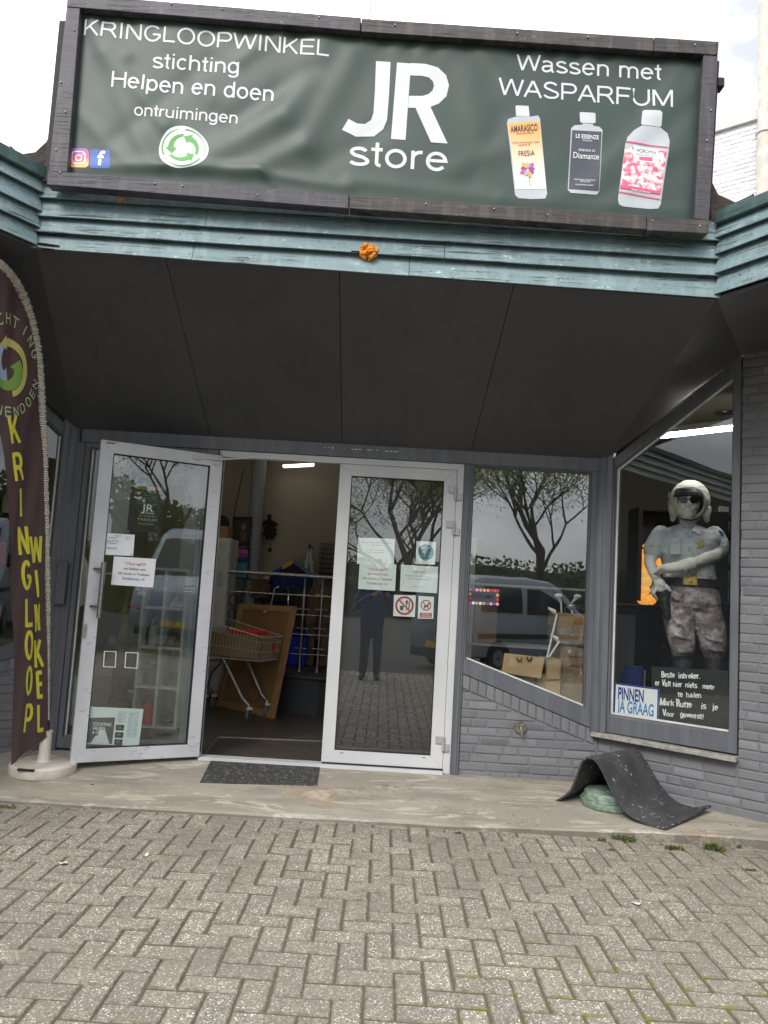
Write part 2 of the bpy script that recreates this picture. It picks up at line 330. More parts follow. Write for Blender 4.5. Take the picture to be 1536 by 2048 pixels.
c = t.mix(MOSS(t), c, s(104, 110, 46)); M['joint'] = t.done(c, 1, 0, .1, t.bump(t.noise(120, 4), .8, .006))
t = NT('asphalt'); M['asphalt'] = t.done(t.mix(t.noise(40, 4), (.06, .058, .055), (.13, .125, .115)), .95, 0, .2)
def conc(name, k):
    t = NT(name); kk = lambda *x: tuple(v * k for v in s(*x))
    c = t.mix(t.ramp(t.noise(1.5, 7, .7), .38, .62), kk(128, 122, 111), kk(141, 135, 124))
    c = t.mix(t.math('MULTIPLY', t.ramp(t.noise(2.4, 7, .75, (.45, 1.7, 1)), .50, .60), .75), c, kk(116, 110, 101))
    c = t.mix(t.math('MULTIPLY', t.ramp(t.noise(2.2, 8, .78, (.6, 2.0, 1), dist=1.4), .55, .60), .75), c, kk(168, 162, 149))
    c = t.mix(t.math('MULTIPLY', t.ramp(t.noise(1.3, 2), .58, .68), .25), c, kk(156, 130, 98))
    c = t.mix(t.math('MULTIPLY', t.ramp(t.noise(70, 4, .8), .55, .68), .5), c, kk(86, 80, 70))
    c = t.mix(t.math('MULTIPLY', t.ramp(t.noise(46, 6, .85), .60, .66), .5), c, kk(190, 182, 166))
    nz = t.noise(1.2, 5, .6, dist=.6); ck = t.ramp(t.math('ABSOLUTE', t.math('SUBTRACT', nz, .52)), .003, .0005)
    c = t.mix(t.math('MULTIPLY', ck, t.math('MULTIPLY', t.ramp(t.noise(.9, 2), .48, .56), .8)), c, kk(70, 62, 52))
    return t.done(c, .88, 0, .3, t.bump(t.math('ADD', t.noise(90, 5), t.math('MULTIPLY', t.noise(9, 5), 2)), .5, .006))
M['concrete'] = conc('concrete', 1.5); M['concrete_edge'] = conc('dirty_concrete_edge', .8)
# --- facade
t = NT('painted_brick'); isl = t.island()
c = t.mix(isl, s(110, 111, 115), s(121, 122, 125)); c = t.mix(t.math('MULTIPLY', t.ramp(t.noise(3, 6, .7), .5, .7), .4), c, s(96, 98, 106))
c = t.mix(t.math('MULTIPLY', t.ramp(t.noise(42, 5, .8), .64, .72), .5), c, s(138, 139, 142))
M['brick'] = t.done(c, .62, 0, .4, t.bump(t.math('ADD', t.noise(70, 5, .7), t.noise(16, 4)), .35, .006))
t = NT('white_painted_brick'); M['wbrick'] = t.done(t.mix(t.ramp(t.noise(6, 5), .35, .7), s(222, 222, 226), s(236, 236, 238)), .7, 0, .3, t.bump(t.noise(50, 4), .3, .004))
def paint(name, base, dark, light, crack, bare, amt=1.0, ax=(1, 1, 14)):
    t = NT(name); c = t.mix(t.ramp(t.noise(2.2, 5, .6, ax), .3, .7), dark, base)
    c = t.mix(t.math('MULTIPLY', t.ramp(t.noise(14, 4, .6, (1, 1, .12)), .48, .62), .5), c, light)
    ck = t.math('MULTIPLY', t.ramp(t.noise(9, 6, .75, (.25, .25, 9)), .55, .585), t.ramp(t.noise(1.7, 4, .6), .44, .54))
    c = t.mix(t.math('MULTIPLY', ck, amt * .8), c, crack)
    fl = t.math('MULTIPLY', t.ramp(t.noise(34, 5, .8, (.4, .4, 1)), .61, .635), t.ramp(t.noise(2.6, 4), .47, .56))
    c = t.mix(t.math('MULTIPLY', fl, amt * .55), c, bare)
    c = t.mix(t.math('MULTIPLY', t.ramp(t.noise(60, 2), .66, .70), .7), c, crack)
    return t.done(c, .5, 0, .4, t.bump(t.math('SUBTRACT', t.noise(6, 6, .7, (.6, .6, 14)), t.math('MULTIPLY', ck, 1.5)), .35, .004))
M['teal'] = paint('teal_board_paint', s(124, 145, 149), s(110, 132, 136), s(142, 160, 163), s(28, 32, 32), s(214, 222, 220))
M['rot'] = plain('rotten_wood', s(34, 30, 27), .95, 0, .3, 40)
M['teal_dark'] = paint('dark_teal_trim', s(66, 92, 90), s(52, 76, 74), s(84, 106, 106), s(26, 30, 30), s(150, 160, 158), .5)
M['signwood'] = paint('charcoal_sign_wood', s(74, 72, 78), s(60, 58, 63), s(88, 86, 92), s(24, 22, 22), s(176, 168, 150), .8)
M['signwood_worn'] = paint('worn_charcoal_wood', s(70, 66, 66), s(50, 46, 44), s(94, 86, 78), s(24, 22, 22), s(130, 116, 96), 1.)
t = NT('soffit_panel'); c = t.mix(t.ramp(t.noise(.9, 3), .35, .65), s(75, 77, 82), s(82, 84, 88)); c = t.mix(t.math('MULTIPLY', t.ramp(t.noise(55, 4, .8), .64, .68), .3), c, s(96, 96, 96)); c = t.mix(t.math('MULTIPLY', t.ramp(t.noise(4, 6, .75, (1.5, .4, 1)), .52, .66), .35), c, s(56, 59, 65))
M['soffit'] = t.done(c, .55, 0, .4, t.bump(t.noise(3, 2), .03, .02))
t = NT('grey_frame_paint'); c = t.mix(t.ramp(t.noise(3, 5, .6, (6, 6, .6)), .3, .7), s(88, 91, 98), s(102, 105, 111))
c = t.mix(t.math('MULTIPLY', t.ramp(t.noise(34, 4, .8), .71, .74), .7), c, s(170, 172, 174)); M['frame'] = t.done(c, .45, 0, .45, t.bump(t.noise(8, 4, .6, (8, 8, .8)), .12, .004))
t = NT('alu_white'); c = t.mix(t.ramp(t.noise(2, 5), .3, .7), s(188, 191, 194), s(201, 203, 205))
c = t.mix(t.math('MULTIPLY', t.ramp(t.noise(13, 6, .75, (1, 1, 3)), .63, .72), .55), c, s(128, 128, 130)); M['alu'] = t.done(c, .4, 0, .5)
t = NT('alu_scuffed'); c = t.mix(t.ramp(t.noise(2, 5), .3, .7), s(178, 180, 186), s(198, 200, 205))
c = t.mix(t.math('MULTIPLY', t.ramp(t.noise(10, 7, .78, (1, 1, 2.4)), .56, .68), .6), c, s(116, 115, 118)); M['alu_scuff'] = t.done(c, .42, 0, .5)
M['hinge'] = plain('hinge_grey', s(168, 168, 170), .4, .2, .04, 8)
M['steel'] = plain('brushed_steel', (.40, .39, .38), .3, 1., .15, 40)
M['steel_dk'] = plain('dull_steel', (.42, .42, .43), .4, 1., .2, 30)
M['chrome'] = plain('chrome', (.7, .7, .72), .15, 1., .08, 30)
M['rubber'] = plain('black_rubber', s(38, 38, 40), .7, 0, .2, 20)
M['seal'] = plain('black_seal', s(26, 26, 28), .6)
M['stone_sill'] = plain('stone_sill', s(150, 148, 140), .8, 0, .3, 30, .5)
M['bead'] = plain('white_bead', s(205, 205, 200), .5)
t = NT('bitumen'); M['bitumen'] = t.done(t.mix(t.noise(14, 6), s(44, 38, 34), s(84, 74, 66)), .85, 0, .3, t.bump(t.noise(20, 6), .8, .02))
M['glass_front'] = glass_mat('front_window_glass', .12)
M['glass'] = glass_mat('window_glass', .055)
M['glass_door'] = glass_mat('door_glass', .085, (.93, .95, .94))
M['glass_open'] = glass_mat('open_door_glass', .075, (.90, .93, .92))
# --- banner
t = NT('green_banner'); c = t.mix(t.ramp(t.noise(1.2, 3), .3, .7), s(47, 63, 57), s(53, 69, 63)); c = t.mix(t.math('MULTIPLY', t.ramp(t.noise(26, 4, .8, (3, 1, .8)), .66, .74), .25), c, s(120, 130, 126))
M['banner'] = t.done(c, .44, 0, .42, t.bump(t.noise(5, 3), .04, .02))
M['white_print'] = plain('white_print', s(204, 207, 210), .42, 0, .05, 6)
def ink(name, r, g, b, rough=.5): M[name] = plain(name, s(r, g, b), rough, 0, .04, 6); return M[name]
for a in (('ink_black', 28, 28, 32), ('ink_grey', 96, 96, 102), ('ink_red', 200, 62, 58), ('ink_navy', 22, 26, 140), ('ink_blue', 30, 118, 196), ('ink_green', 72, 150, 58), ('ink_white', 228, 230, 230),
          ('ink_yellow', 220, 212, 70), ('ink_skyblue', 160, 178, 204), ('ink_lime', 128, 162, 78), ('ink_paleyellow', 200, 194, 112), ('ink_sage', 176, 186, 150), ('ink_orange', 232, 168, 96),
          ('ink_pink', 214, 82, 122), ('ink_rose', 236, 170, 186), ('ink_blush', 246, 214, 206), ('ink_purple', 128, 78, 170), ('ink_fb', 58, 98, 176), ('ink_label', 62, 68, 78), ('ink_teal', 64, 128, 158), ('ink_gold', 196, 176, 92), ('ink_cream', 240, 216, 160), ('ink_green_dim', 70, 140, 100)): ink(*a)
t = NT('insta_gradient'); sp = t.n('ShaderNodeSeparateXYZ'); t.l(t.tc.outputs['Generated'], sp.inputs[0]); rp = t.n('ShaderNodeValToRGB'); e = rp.color_ramp.elements
e[0].position = 0; e[0].color = s(244, 190, 110) + (1,); e[1].position = 1; e[1].color = s(110, 104, 200) + (1,); q = e.new(.35); q.color = s(232, 92, 110) + (1,); q = e.new(.7); q.color = s(190, 80, 160) + (1,)
t.l(t.math('ADD', sp.outputs['Z'], t.math('MULTIPLY', sp.outputs['X'], -.2)), rp.inputs[0]); M['insta'] = t.done(rp.outputs[0], .45)
t = NT('orange_bottle_label'); sp = t.n('ShaderNodeSeparateXYZ'); t.l(t.tc.outputs['Generated'], sp.inputs[0]); M['olabel'] = t.done(t.mix(t.ramp(sp.outputs['Z'], .1, .95), s(246, 238, 222), s(236, 168, 92)), .5)
t = NT('floral_label'); vo = t.voro(30); c = t.mix(t.ramp(vo.outputs['Distance'], .05, .6), s(250, 226, 220), s(216, 92, 130)); c = t.mix(t.ramp(t.noise(26, 3), .45, .6), c, s(252, 236, 230)); M['floral'] = t.done(c, .5)
M['bottle'] = plain('printed_bottle', s(176, 182, 187), .42, 0, .08, 3)
M['bottle_cap'] = plain('printed_cap', s(196, 200, 203), .42, 0, .08, 6)
# --- flag
t = NT('brown_flag'); c = t.mix(t.ramp(t.noise(2.2, 4, .6, (4, 4, .5)), .3, .7), s(72, 56, 56), s(92, 74, 72)); M['flag'] = t.done(c, .6, 0, .4, t.bump(t.noise(9, 4, .6, (5, 5, .4)), .2, .01))
t = NT('cream_sleeve'); wv = t.n('ShaderNodeTexWave', bands_direction='Z'); wv.inputs['Scale'].default_value = 22; wv.inputs['Distortion'].default_value = 3; t.l(t.tc.outputs['Object'], wv.inputs[0])
M['sleeve'] = t.done(t.mix(t.ramp(wv.outputs['Fac'], .1, .6), s(176, 170, 156), s(218, 213, 200)), .8, 0, .2, t.bump(wv.outputs['Fac'], .8, .012))
M['flagbase'] = plain('cream_plastic', s(206, 200, 188), .55, 0, .12, 9, .3, 40)
M['paper'] = plain('white_paper', s(222, 226, 232), .6, 0, .03, 5, .15, 8)
M['paper_green'] = plain('paper_behind_glass', s(238, 246, 246), .35, 0, .04, 5)
M['poster'] = plain('dark_poster', s(52, 46, 42), .5, 0, .1, 4)
t = NT('rubber_mat'); c = t.mix(t.ramp(t.noise(6, 4), .3, .7), s(58, 58, 60), s(76, 76, 78)); fl = t.math('MULTIPLY', t.ramp(t.noise(30, 4, .8), .60, .63), t.ramp(t.noise(5, 3), .44, .56)); c = t.mix(fl, c, s(196, 200, 204))
wv = t.n('ShaderNodeTexWave', bands_direction='DIAGONAL'); wv.inputs['Scale'].default_value = 34; t.l(t.tc.outputs['Object'], wv.inputs[0]); M['mat'] = t.done(c, .75, 0, .35, t.bump(wv.outputs['Fac'], .5, .004))
t = NT('door_mat'); c = t.mix(t.ramp(t.noise(70, 4, .8), .3, .6), s(52, 52, 54), s(72, 72, 72)); c = t.mix(t.math('MULTIPLY', t.ramp(t.noise(34, 7, .85), .53, .6), .6), c, s(150, 150, 148)); M['doormat'] = t.done(c, .9, 0, .2, t.bump(t.noise(120, 4), .9, .006))
t = NT('green_stone'); c = t.mix(t.ramp(t.noise(14, 6, .7, (1, 1, 3)), .35, .65), s(98, 120, 106), s(146, 162, 148)); M['greenstone'] = t.done(c, .7, 0, .3, t.bump(t.noise(30, 5), .5, .006))
M['foam'] = plain('orange_foam', s(222, 140, 40), .8, 0, .25, 22, .9, 40)
M['weed'] = plain('weed_green', s(92, 104, 56), .8, 0, .3, 30)
M['moss'] = plain('moss', s(104, 112, 50), .95, 0, .3, 60)
M['leafdry'] = plain('dry_leaf', s(170, 140, 104), .8, 0, .2, 30)
M['brass'] = plain('brass', (.24, .22, .17), .6, .5, .2, 30)
# --- interior
t = NT('floor_tile'); br = t.n('ShaderNodeTexBrick'); br.offset = 0; br.inputs['Scale'].default_value = 1; br.inputs['Brick Width'].default_value = .45; br.inputs['Row Height'].default_value = .45; br.inputs['Mortar Size'].default_value = .004
mpn = t.n('ShaderNodeMapping'); mpn.inputs['Rotation'].default_value = (0, 0, R(40)); t.l(t.tc.outputs['Object'], mpn.inputs[0]); t.l(mpn.outputs[0], br.inputs['Vector'])
br.inputs['Color1'].default_value = s(70, 66, 62) + (1,); br.inputs['Color2'].default_value = s(78, 73, 68) + (1,); br.inputs['Mortar'].default_value = s(118, 110, 100) + (1,); M['tile'] = t.done(br.outputs[0], .35, 0, .5)
M['wall_in'] = plain('cream_wall', s(176, 168, 148), .8, 0, .04, 1)
M['ceil_in'] = plain('ceiling_panel', s(172, 166, 150), .8, 0, .04, 1)
M['col_grey'] = plain('grey_column', s(150, 156, 160), .5, 0, .05, 2)
M['tube'] = plain('lamp_tube', (1, 1, 1), .5, 0, 0, 1, emis=(1, .95, .84), estr=1.8)
M['tube_fill'] = plain('fill_lamp_tube', (1, 1, 1), .5, 0, 0, 1, emis=(1, .95, .84), estr=5)  # glow of the extra lamps that stay out of view
M['tube_bright'] = plain('bright_lamp_tube', (1, 1, 1), .5, 0, 0, 1, emis=(1, .95, .88), estr=30)
M['amber'] = plain('lit_salt_crystal', s(240, 160, 60), .5, 0, .2, 30, emis=(1., .34, .05), estr=.42)
M['amber_pale'] = plain('lit_salt_stone', s(250, 190, 100), .5, 0, .2, 40, emis=(1., .52, .15), estr=.30)
M['fibre'] = plain('brown_fibreboard', s(142, 106, 68), .7, 0, .08, 3)
M['pine'] = plain('pine_frame', s(168, 128, 84), .6, 0, .12, 6)
M['card'] = plain('cardboard', s(178, 150, 112), .8, 0, .08, 4)
M['card2'] = plain('brown_cardboard', s(152, 122, 88), .8, 0, .1, 4)
M['tape'] = plain('brown_tape', s(150, 112, 66), .35, 0, .1, 4)
M['shelf'] = plain('white_shelf', s(206, 206, 200), .5)
M['darkgrey'] = plain('dark_grey_paint', s(66, 68, 72), .6, 0, .08, 3)
M['black'] = plain('black_lacquer', s(22, 23, 25), .25)
M['blackm'] = plain('matt_black', s(30, 29, 29), .7, 0, .2, 20)
M['blueplastic'] = plain('blue_plastic', s(20, 70, 200), .4)
M['navycloth'] = plain('navy_fabric', s(28, 48, 104), .85, 0, .2, 12)
M['redpl'] = plain('red_plastic', s(222, 32, 36), .4)
M['lilac'] = plain('lilac_paper', s(190, 182, 206), .7)
M['oldwood'] = plain('old_timber', s(104, 86, 66), .8, 0, .3, 9, .5, 30)
M['wire'] = plain('zinc_wire', (.66, .64, .60), .35, .5, .1, 20)
M['castor'] = plain('grey_castor_rubber', s(112, 114, 116), .6)
M['whiteplastic'] = plain('white_plastic', s(220, 220, 216), .45)
M['skirt_cream'] = plain('cream_ware', s(214, 206, 188), .6)
t = NT('cling_film'); tr = t.n('ShaderNodeBsdfTransparent'); gl = t.n('ShaderNodeBsdfGlossy'); gl.inputs['Roughness'].default_value = .12; b_ = t.bump(t.noise(9, 6, .6, (1, 1, .5), dist=2), 1., .08); t.l(b_, gl.inputs['Normal'])
ms_ = t.n('ShaderNodeMixShader'); ms_.inputs[0].default_value = .22; t.l(tr.outputs[0], ms_.inputs[1]); t.l(gl.outputs[0], ms_.inputs[2]); t.l(ms_.outputs[0], t.out.inputs[0]); M['film'] = t.m
# --- statue
def worn(name, base, patch, scale, a, b, dk, rough=.55):
    t = NT(name); c = t.mix(t.ramp(t.noise(7, 5), .3, .7), tuple(x * .82 for x in base), base); c = t.mix(t.ramp(t.noise(scale, 6, .7), a, b), c, patch)
    c = t.mix(t.math('MULTIPLY', t.ramp(t.noise(50, 5, .8), .64, .7), .6), c, dk); return t.done(c, rough, 0, .5, t.bump(t.math('ADD', t.noise(40, 4), t.math('MULTIPLY', t.noise(9, 3, .5, (1, 1, 2.4), dist=.8), 3)), .55, .008))
M['st_skin'] = worn('white_painted_resin', s(246, 243, 238), s(190, 180, 166), 11, .62, .68, s(90, 84, 76))
M['st_shirt'] = worn('worn_grey_blue_paint', s(204, 212, 219), s(184, 144, 102), 6, .56, .60, s(96, 100, 98))
M['st_trouser'] = worn('mottled_brown_paint', s(132, 116, 118), s(196, 188, 189), 8, .46, .62, s(84, 66, 58))
M['st_boot'] = worn('worn_black_paint', s(44, 44, 46), s(110, 106, 100), 16, .64, .7, s(20, 20, 20))
M['gold'] = plain('gold_paint', s(190, 160, 84), .45, .3, .25, 30)
# --- outdoors behind the camera
M['bark'] = plain('bark', s(72, 62, 52), .9, 0, .25, 12, .6, 20)
def leafm(name, c):
    t = NT(name); cc = t.mix(t.ramp(t.noise(3, 4), .3, .7), tuple(x * .7 for x in c), tuple(x * 1.3 for x in c)); d = t.n('ShaderNodeBsdfDiffuse'); r = t.n('ShaderNodeBsdfTranslucent'); m_ = t.n('ShaderNodeMixShader'); m_.inputs[0].default_value = .5
    t.l(cc, d.inputs[0]); t.l(cc, r.inputs[0]); t.l(d.outputs[0], m_.inputs[1]); t.l(r.outputs[0], m_.inputs[2]); t.l(m_.outputs[0], t.out.inputs[0]); return t.m
M['leaf'] = leafm('spring_leaf', (.34, .38, .15)); M['leaf_red'] = leafm('copper_leaf', (.26, .15, .11))
M['leaf_olive'] = leafm('olive_leaf', (.16, .18, .07))
M['leaf_dark'] = plain('evergreen_leaf', (.09, .12, .055), .8, 0, .35, 2)
M['van_grey'] = plain('grey_car_paint', s(150, 158, 164), .28, .3, .04, 2)
M['van_dark'] = plain('dark_car_paint', s(62, 72, 86), .25, .3, .04, 2)
M['car_glass'] = plain('car_glass', s(20, 24, 26), .08, 0, .1, 2)
M['tyre'] = plain('tyre', s(28, 28, 28), .85)
M['lamp_lens'] = plain('headlamp_lens', s(200, 205, 210), .15)
M['plate_yellow'] = plain('yellow_plate', s(226, 180, 40), .5)
M['denim'] = plain('denim', s(48, 62, 92), .9, 0, .2, 14)
M['jacket'] = plain('navy_jacket', s(24, 40, 104), .7, 0, .15, 10)
M['skin'] = plain('skin', s(206, 160, 134), .55, 0, .06, 6)
M['hair'] = plain('brown_hair', s(70, 50, 38), .7, 0, .2, 30)
M['redbrick'] = plain('red_brick', s(140, 96, 80), .85, 0, .15, 12)
# ================================================================ SETTING: ground
class Fr:                       # a wall's own frame: a along the wall, z up, d towards the viewer
    def __init__(s, o, u, n): s.o = V(o); s.u = V(u).normalized(); s.n = V(n).normalized()
    def p(s, a, z, d=0.): return s.o + s.u * a + V((0, 0, z)) + s.n * d
    def px(s, x, y, d=0.):
        q = atp(x, y, s.o + s.n * d, s.n) - s.o; return (q.dot(s.u), q.z)
def slab2(mb, fr, pts, d0, d1): return mb.prism([fr.p(a, z, d0) for a, z in pts], fr.n * (d1 - d0))
def rect2(mb, fr, a0, a1, z0, z1, d0, d1): return slab2(mb, fr, [(a0, z0), (a1, z0), (a1, z1), (a0, z1)], d0, d1)
def ring2(mb, fr, outer, inner, d0, d1):
    n = len(outer); vs = [fr.p(a, z, d) for d in (d0, d1) for P in (outer, inner) for a, z in P]; fs = []
    for i in range(n):
        j = (i + 1) % n
        fs += [[i, j, n + j, n + i], [2 * n + i, 3 * n + i, 3 * n + j, 2 * n + j], [i, 2 * n + i, 2 * n + j, j], [n + i, n + j, 3 * n + j, 3 * n + i]]
    return mb.add(vs, fs)
CZ = lambda x, y: .03 - .062 * (1 - smooth(4.7, 5.9, y)) + .036 * smooth(.3, 2.2, x) * (1 - smooth(4.7, 5.6, y))
PZ = -.055
# road sheet
g = MB(); g.poly([(-90, -90, -.09), (90, -90, -.09), (90, 90, -.09), (-90, 90, -.09)]); obj('road', g, M['asphalt'], kind='structure', sm=0)
g = MB(); g.poly([(-6, -2.2, PZ - .0055), (6, -2.2, PZ - .0055), (6, 5.2, PZ - .0055), (-6, 5.2, PZ - .0055)])
obj('joint_sand_ground', g, M['joint'], kind='structure', sm=0)
mb = MB(); W = .1075; rnd = random.Random(4)
for i in range(-44, 44):
    for j in range(-16, 46):
        k = (i - j) % 4
        if k == 0: x0, y0, x1, y1 = i * W, j * W, (i + 2) * W, (j + 1) * W
        elif k == 3: x0, y0, x1, y1 = i * W, j * W, (i + 1) * W, (j + 2) * W
        else: continue
        x0 += .008; x1 += .008; y0 += .0; y1 += .0
        if y1 < -1.6 or y0 > 4.95 or x1 < -4.3 or x0 > 4.3: continue
        g_ = .0030 + rnd.random() * .0014; z = PZ + rnd.uniform(-.0022, .0022); tx, ty = rnd.uniform(-.012, .012), rnd.uniform(-.012, .012)
        cx, cy = (x0 + x1) / 2 + rnd.uniform(-.0018, .0018), (y0 + y1) / 2 + rnd.uniform(-.0016, .0016); hx, hy = (x1 - x0) / 2 - g_, (y1 - y0) / 2 - g_ - .0012
        ro = rnd.uniform(-.012, .012); c_, s_ = cos(ro), sin(ro); vs = []
        for dz, sh in ((-.02, 0), (-.0055, 0), (-.0022, .002), (0, .0072)):
            for ax, ay in ((-1, -1), (1, -1), (1, 1), (-1, 1)):
                lx, ly = ax * (hx - sh), ay * (hy - sh); lx += rnd.uniform(-.0008, .0008); ly += rnd.uniform(-.0008, .0008); vs.append((cx + lx * c_ - ly * s_, cy + lx * s_ + ly * c_, z + dz + lx * tx + ly * ty))
        fs = [[12, 13, 14, 15]]
        for r in range(3):
            for q in range(4): fs.append([r * 4 + q, r * 4 + (q + 1) % 4, r * 4 + 4 + (q + 1) % 4, r * 4 + 4 + q])
        mb.add(vs, fs); mb.m[-12:] = [1] * 12
obj('pavement', mb, [M['paver'], M['paver_edge']], kind='structure', sm=0)
# concrete apron before the door
mb = MB(); nx, ny = 170, 34
def front(x): return 4.765 + .03 * smooth(-2, 1, x) + .012 * mnoise.noise((x * 3, 1, 0)) + .007 * mnoise.noise((x * 13, 2, 0)) - .05 * smooth(1.6, 3.2, x)
vs = []; fs = []
for i in range(nx + 1):
    x = -4.6 + 9.2 * i / nx; yf = front(x)
    for j in range(ny + 1):
        y = yf + (6.0 - yf) * (j / ny) ** 1.2
        vs.append((x, y, CZ(x, y) + .003 * mnoise.noise((x * 2.2, y * 2.2, 0)) + .0015 * mnoise.noise((x * 9, y * 9, 3)) - (.008 if j == 0 else 0)))
b0 = len(vs)
for i in range(nx + 1): x = -4.6 + 9.2 * i / nx; vs.append((x, front(x) - .006 + .004 * mnoise.noise((x * 20, 5, 0)), -.10))
for i in range(nx):
    for j in range(ny): a = i * (ny + 1) + j; fs.append([a, a + ny + 1, a + ny + 2, a + 1])
    fs.append([b0 + i, b0 + i + 1, (i + 1) * (ny + 1), i * (ny + 1)])
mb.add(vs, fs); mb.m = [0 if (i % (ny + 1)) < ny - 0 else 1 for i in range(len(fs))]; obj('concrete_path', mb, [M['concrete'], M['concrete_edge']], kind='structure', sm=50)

# ================================================================ THE SHOP BUILDING
shop = thing('shop_building', 'grey painted brick shop with recessed glazed entrance and teal boarded fascia', 'building', (-.4, 5.85, 0))
Cf = Fr((0, 5.85, 0), (1, 0, 0), (0, -1, 0))
Sf = Fr((1.63, 5.87, 0), (1, -.82, 0), (-.82, -1, 0))
Tf = Fr((-2.46, 5.87, 0), (-1, -.82, 0), (.82, -1, 0))
def brick(mb, fr, poly, d=.0055, gap=.0045, rn=random):
    if len(poly) < 3: return
    xs = [p[0] for p in poly]; ys = [p[1] for p in poly]; w_, h_ = max(xs) - min(xs), max(ys) - min(ys)
    if w_ < .02 or h_ < .02: return
    cx, cy = (max(xs) + min(xs)) / 2, (max(ys) + min(ys)) / 2
    dz = d + rn.uniform(-.002, .0022); rings = []
    for dd, g_ in ((-.004, gap), (dz - .0025, gap + .0012), (dz, gap + .005)):
        rings.append([fr.p(cx + (x - cx) * max(.1, 1 - 2 * g_ / w_) + rn.uniform(-.0008, .0008), cy + (y - cy) * max(.1, 1 - 2 * g_ / h_) + rn.uniform(-.0009, .0009), dd) for x, y in poly])
    n = len(poly); vs = rings[0] + rings[1] + rings[2]; fs = [[2 * n + i for i in range(n)]]
    for r in range(2):
        for i in range(n): fs.append([r * n + i, r * n + (i + 1) % n, (r + 1) * n + (i + 1) % n, (r + 1) * n + i])
    mb.add(vs, fs)
CH = .0632
def course(mb, fr, a0, a1, z, rn, clips=(), bond=.216):
    x = a0 - rn.uniform(0, bond)
    while x < a1:
        l = bond if rn.random() < .72 else bond / 2
        x2 = x + l
        p = [(max(x, a0), z), (min(x2, a1), z), (min(x2, a1), z + CH), (max(x, a0), z + CH)]
        if p[1][0] - p[0][0] > .025:
            for c in clips: p = clip(p, *c) if len(p) >= 3 else p
            brick(mb, fr, p, rn=rn)
        x = x2
rn = random.Random(8)
# wall on the right of the recess
mb = MB()
slab2(mb, Sf, [(0, -.15), (4.2, -.15), (4.2, 3.2), (1.0, 3.2), (1.0, .37), (0, .37)], -.12, -.0015)
z = -.065
while z < 3.16:
    course(mb, Sf, .0 if z + CH < .375 else .992, 4.2, z, rn); z += CH
obj('brick_wall', mb, M['brick'], shop, sm=30)
# low wall under the sloping window
SL = lambda a: .765 - .356 * (a - .61)
mb = MB(); slab2(mb, Cf, [(.605, -.15), (1.64, -.15), (1.64, SL(1.64)), (.605, SL(.605))], -.12, -.0015)
k = sqrt(1 + .356 ** 2)
z = -.065
while z < .75:
    course(mb, Cf, .612, 1.632, z, rn, [(.356, 1, .765 + .356 * .61 - .105 * k)]); z += CH
a = .612
while a < 1.62:           # soldier course that follows the slope
    n_ = (.356 / k, 1 / k); a2 = min(a + .0625, 1.632)
    q = [(a, SL(a)), (a, SL(a) - .1 * k), (a2, SL(a2) - .1 * k), (a2, SL(a2))]
    brick(mb, Cf, [(x - .0 , y) for x, y in q][::-1], gap=.003, rn=rn, d=.009); a = a2
obj('brick_wall', mb, M['brick'], shop, sm=30)
# wall on the left of the recess
SLT = lambda a: .80 - .33 * a
mb = MB(); slab2(mb, Tf, [(0, -.15), (1.9, -.15), (1.9, 3.24), (1.0, 3.24), (1.0, SLT(1.)), (0, SLT(0))], -.12, -.0015)
z = -.065
while z < 3.2:
    if z < .8: course(mb, Tf, 0, .992, z, rn, [(.33, 1, .80 - .09)])
    course(mb, Tf, .992, 1.9, z, rn); z += CH
a = 0.
while a < .985:
    a2 = min(a + .0625, .992); brick(mb, Tf, [(a, SLT(a) - .09), (a2, SLT(a2) - .09), (a2, SLT(a2)), (a, SLT(a))], gap=.003, rn=rn, d=.009); a = a2
obj('brick_wall', mb, M['brick'], shop, sm=30)

# timber frame of the recess
mb = MB()
mb.box((-2.40, 5.828, 2.347), (1.60, 5.93, 2.47))                    # head beam
mb.box((.556, 5.826, -.05), (.614, 5.93, 2.345))                    # post between door and window
mb.box((.572, 5.816, -.05), (.598, 5.826, 2.343))
mb.box((-1.425, 5.826, -.05), (-1.33, 5.93, 2.345))                 # post between side light and door
mb.box((-2.43, 5.826, -.05), (-2.365, 5.93, 2.345))
obj('timber_frame', mb, M['frame'], shop, bevel=.004)
mb = MB()
for X, zb, sg in ((1.615, .40, 1), (-2.455, -.05, -1)):               # corner posts
    mb = MB(); mb.prism([(X - .042 * sg, 5.83, zb), (X + .015 * sg, 5.805, zb), (X + .06 * sg, 5.78, zb), (X + .10 * sg, 5.86, zb), (X + .02 * sg, 5.95, zb), (X - .045 * sg, 5.95, zb)], (0, 0, 2.52 - zb))
    mb.prism([(X - .012 * sg, 5.822, zb), (X + .016 * sg, 5.796, zb), (X + .036 * sg, 5.80, zb), (X + .01 * sg, 5.84, zb)], (0, 0, 2.45 - zb)); obj('corner_post', mb, M['frame'], shop, bevel=.003)
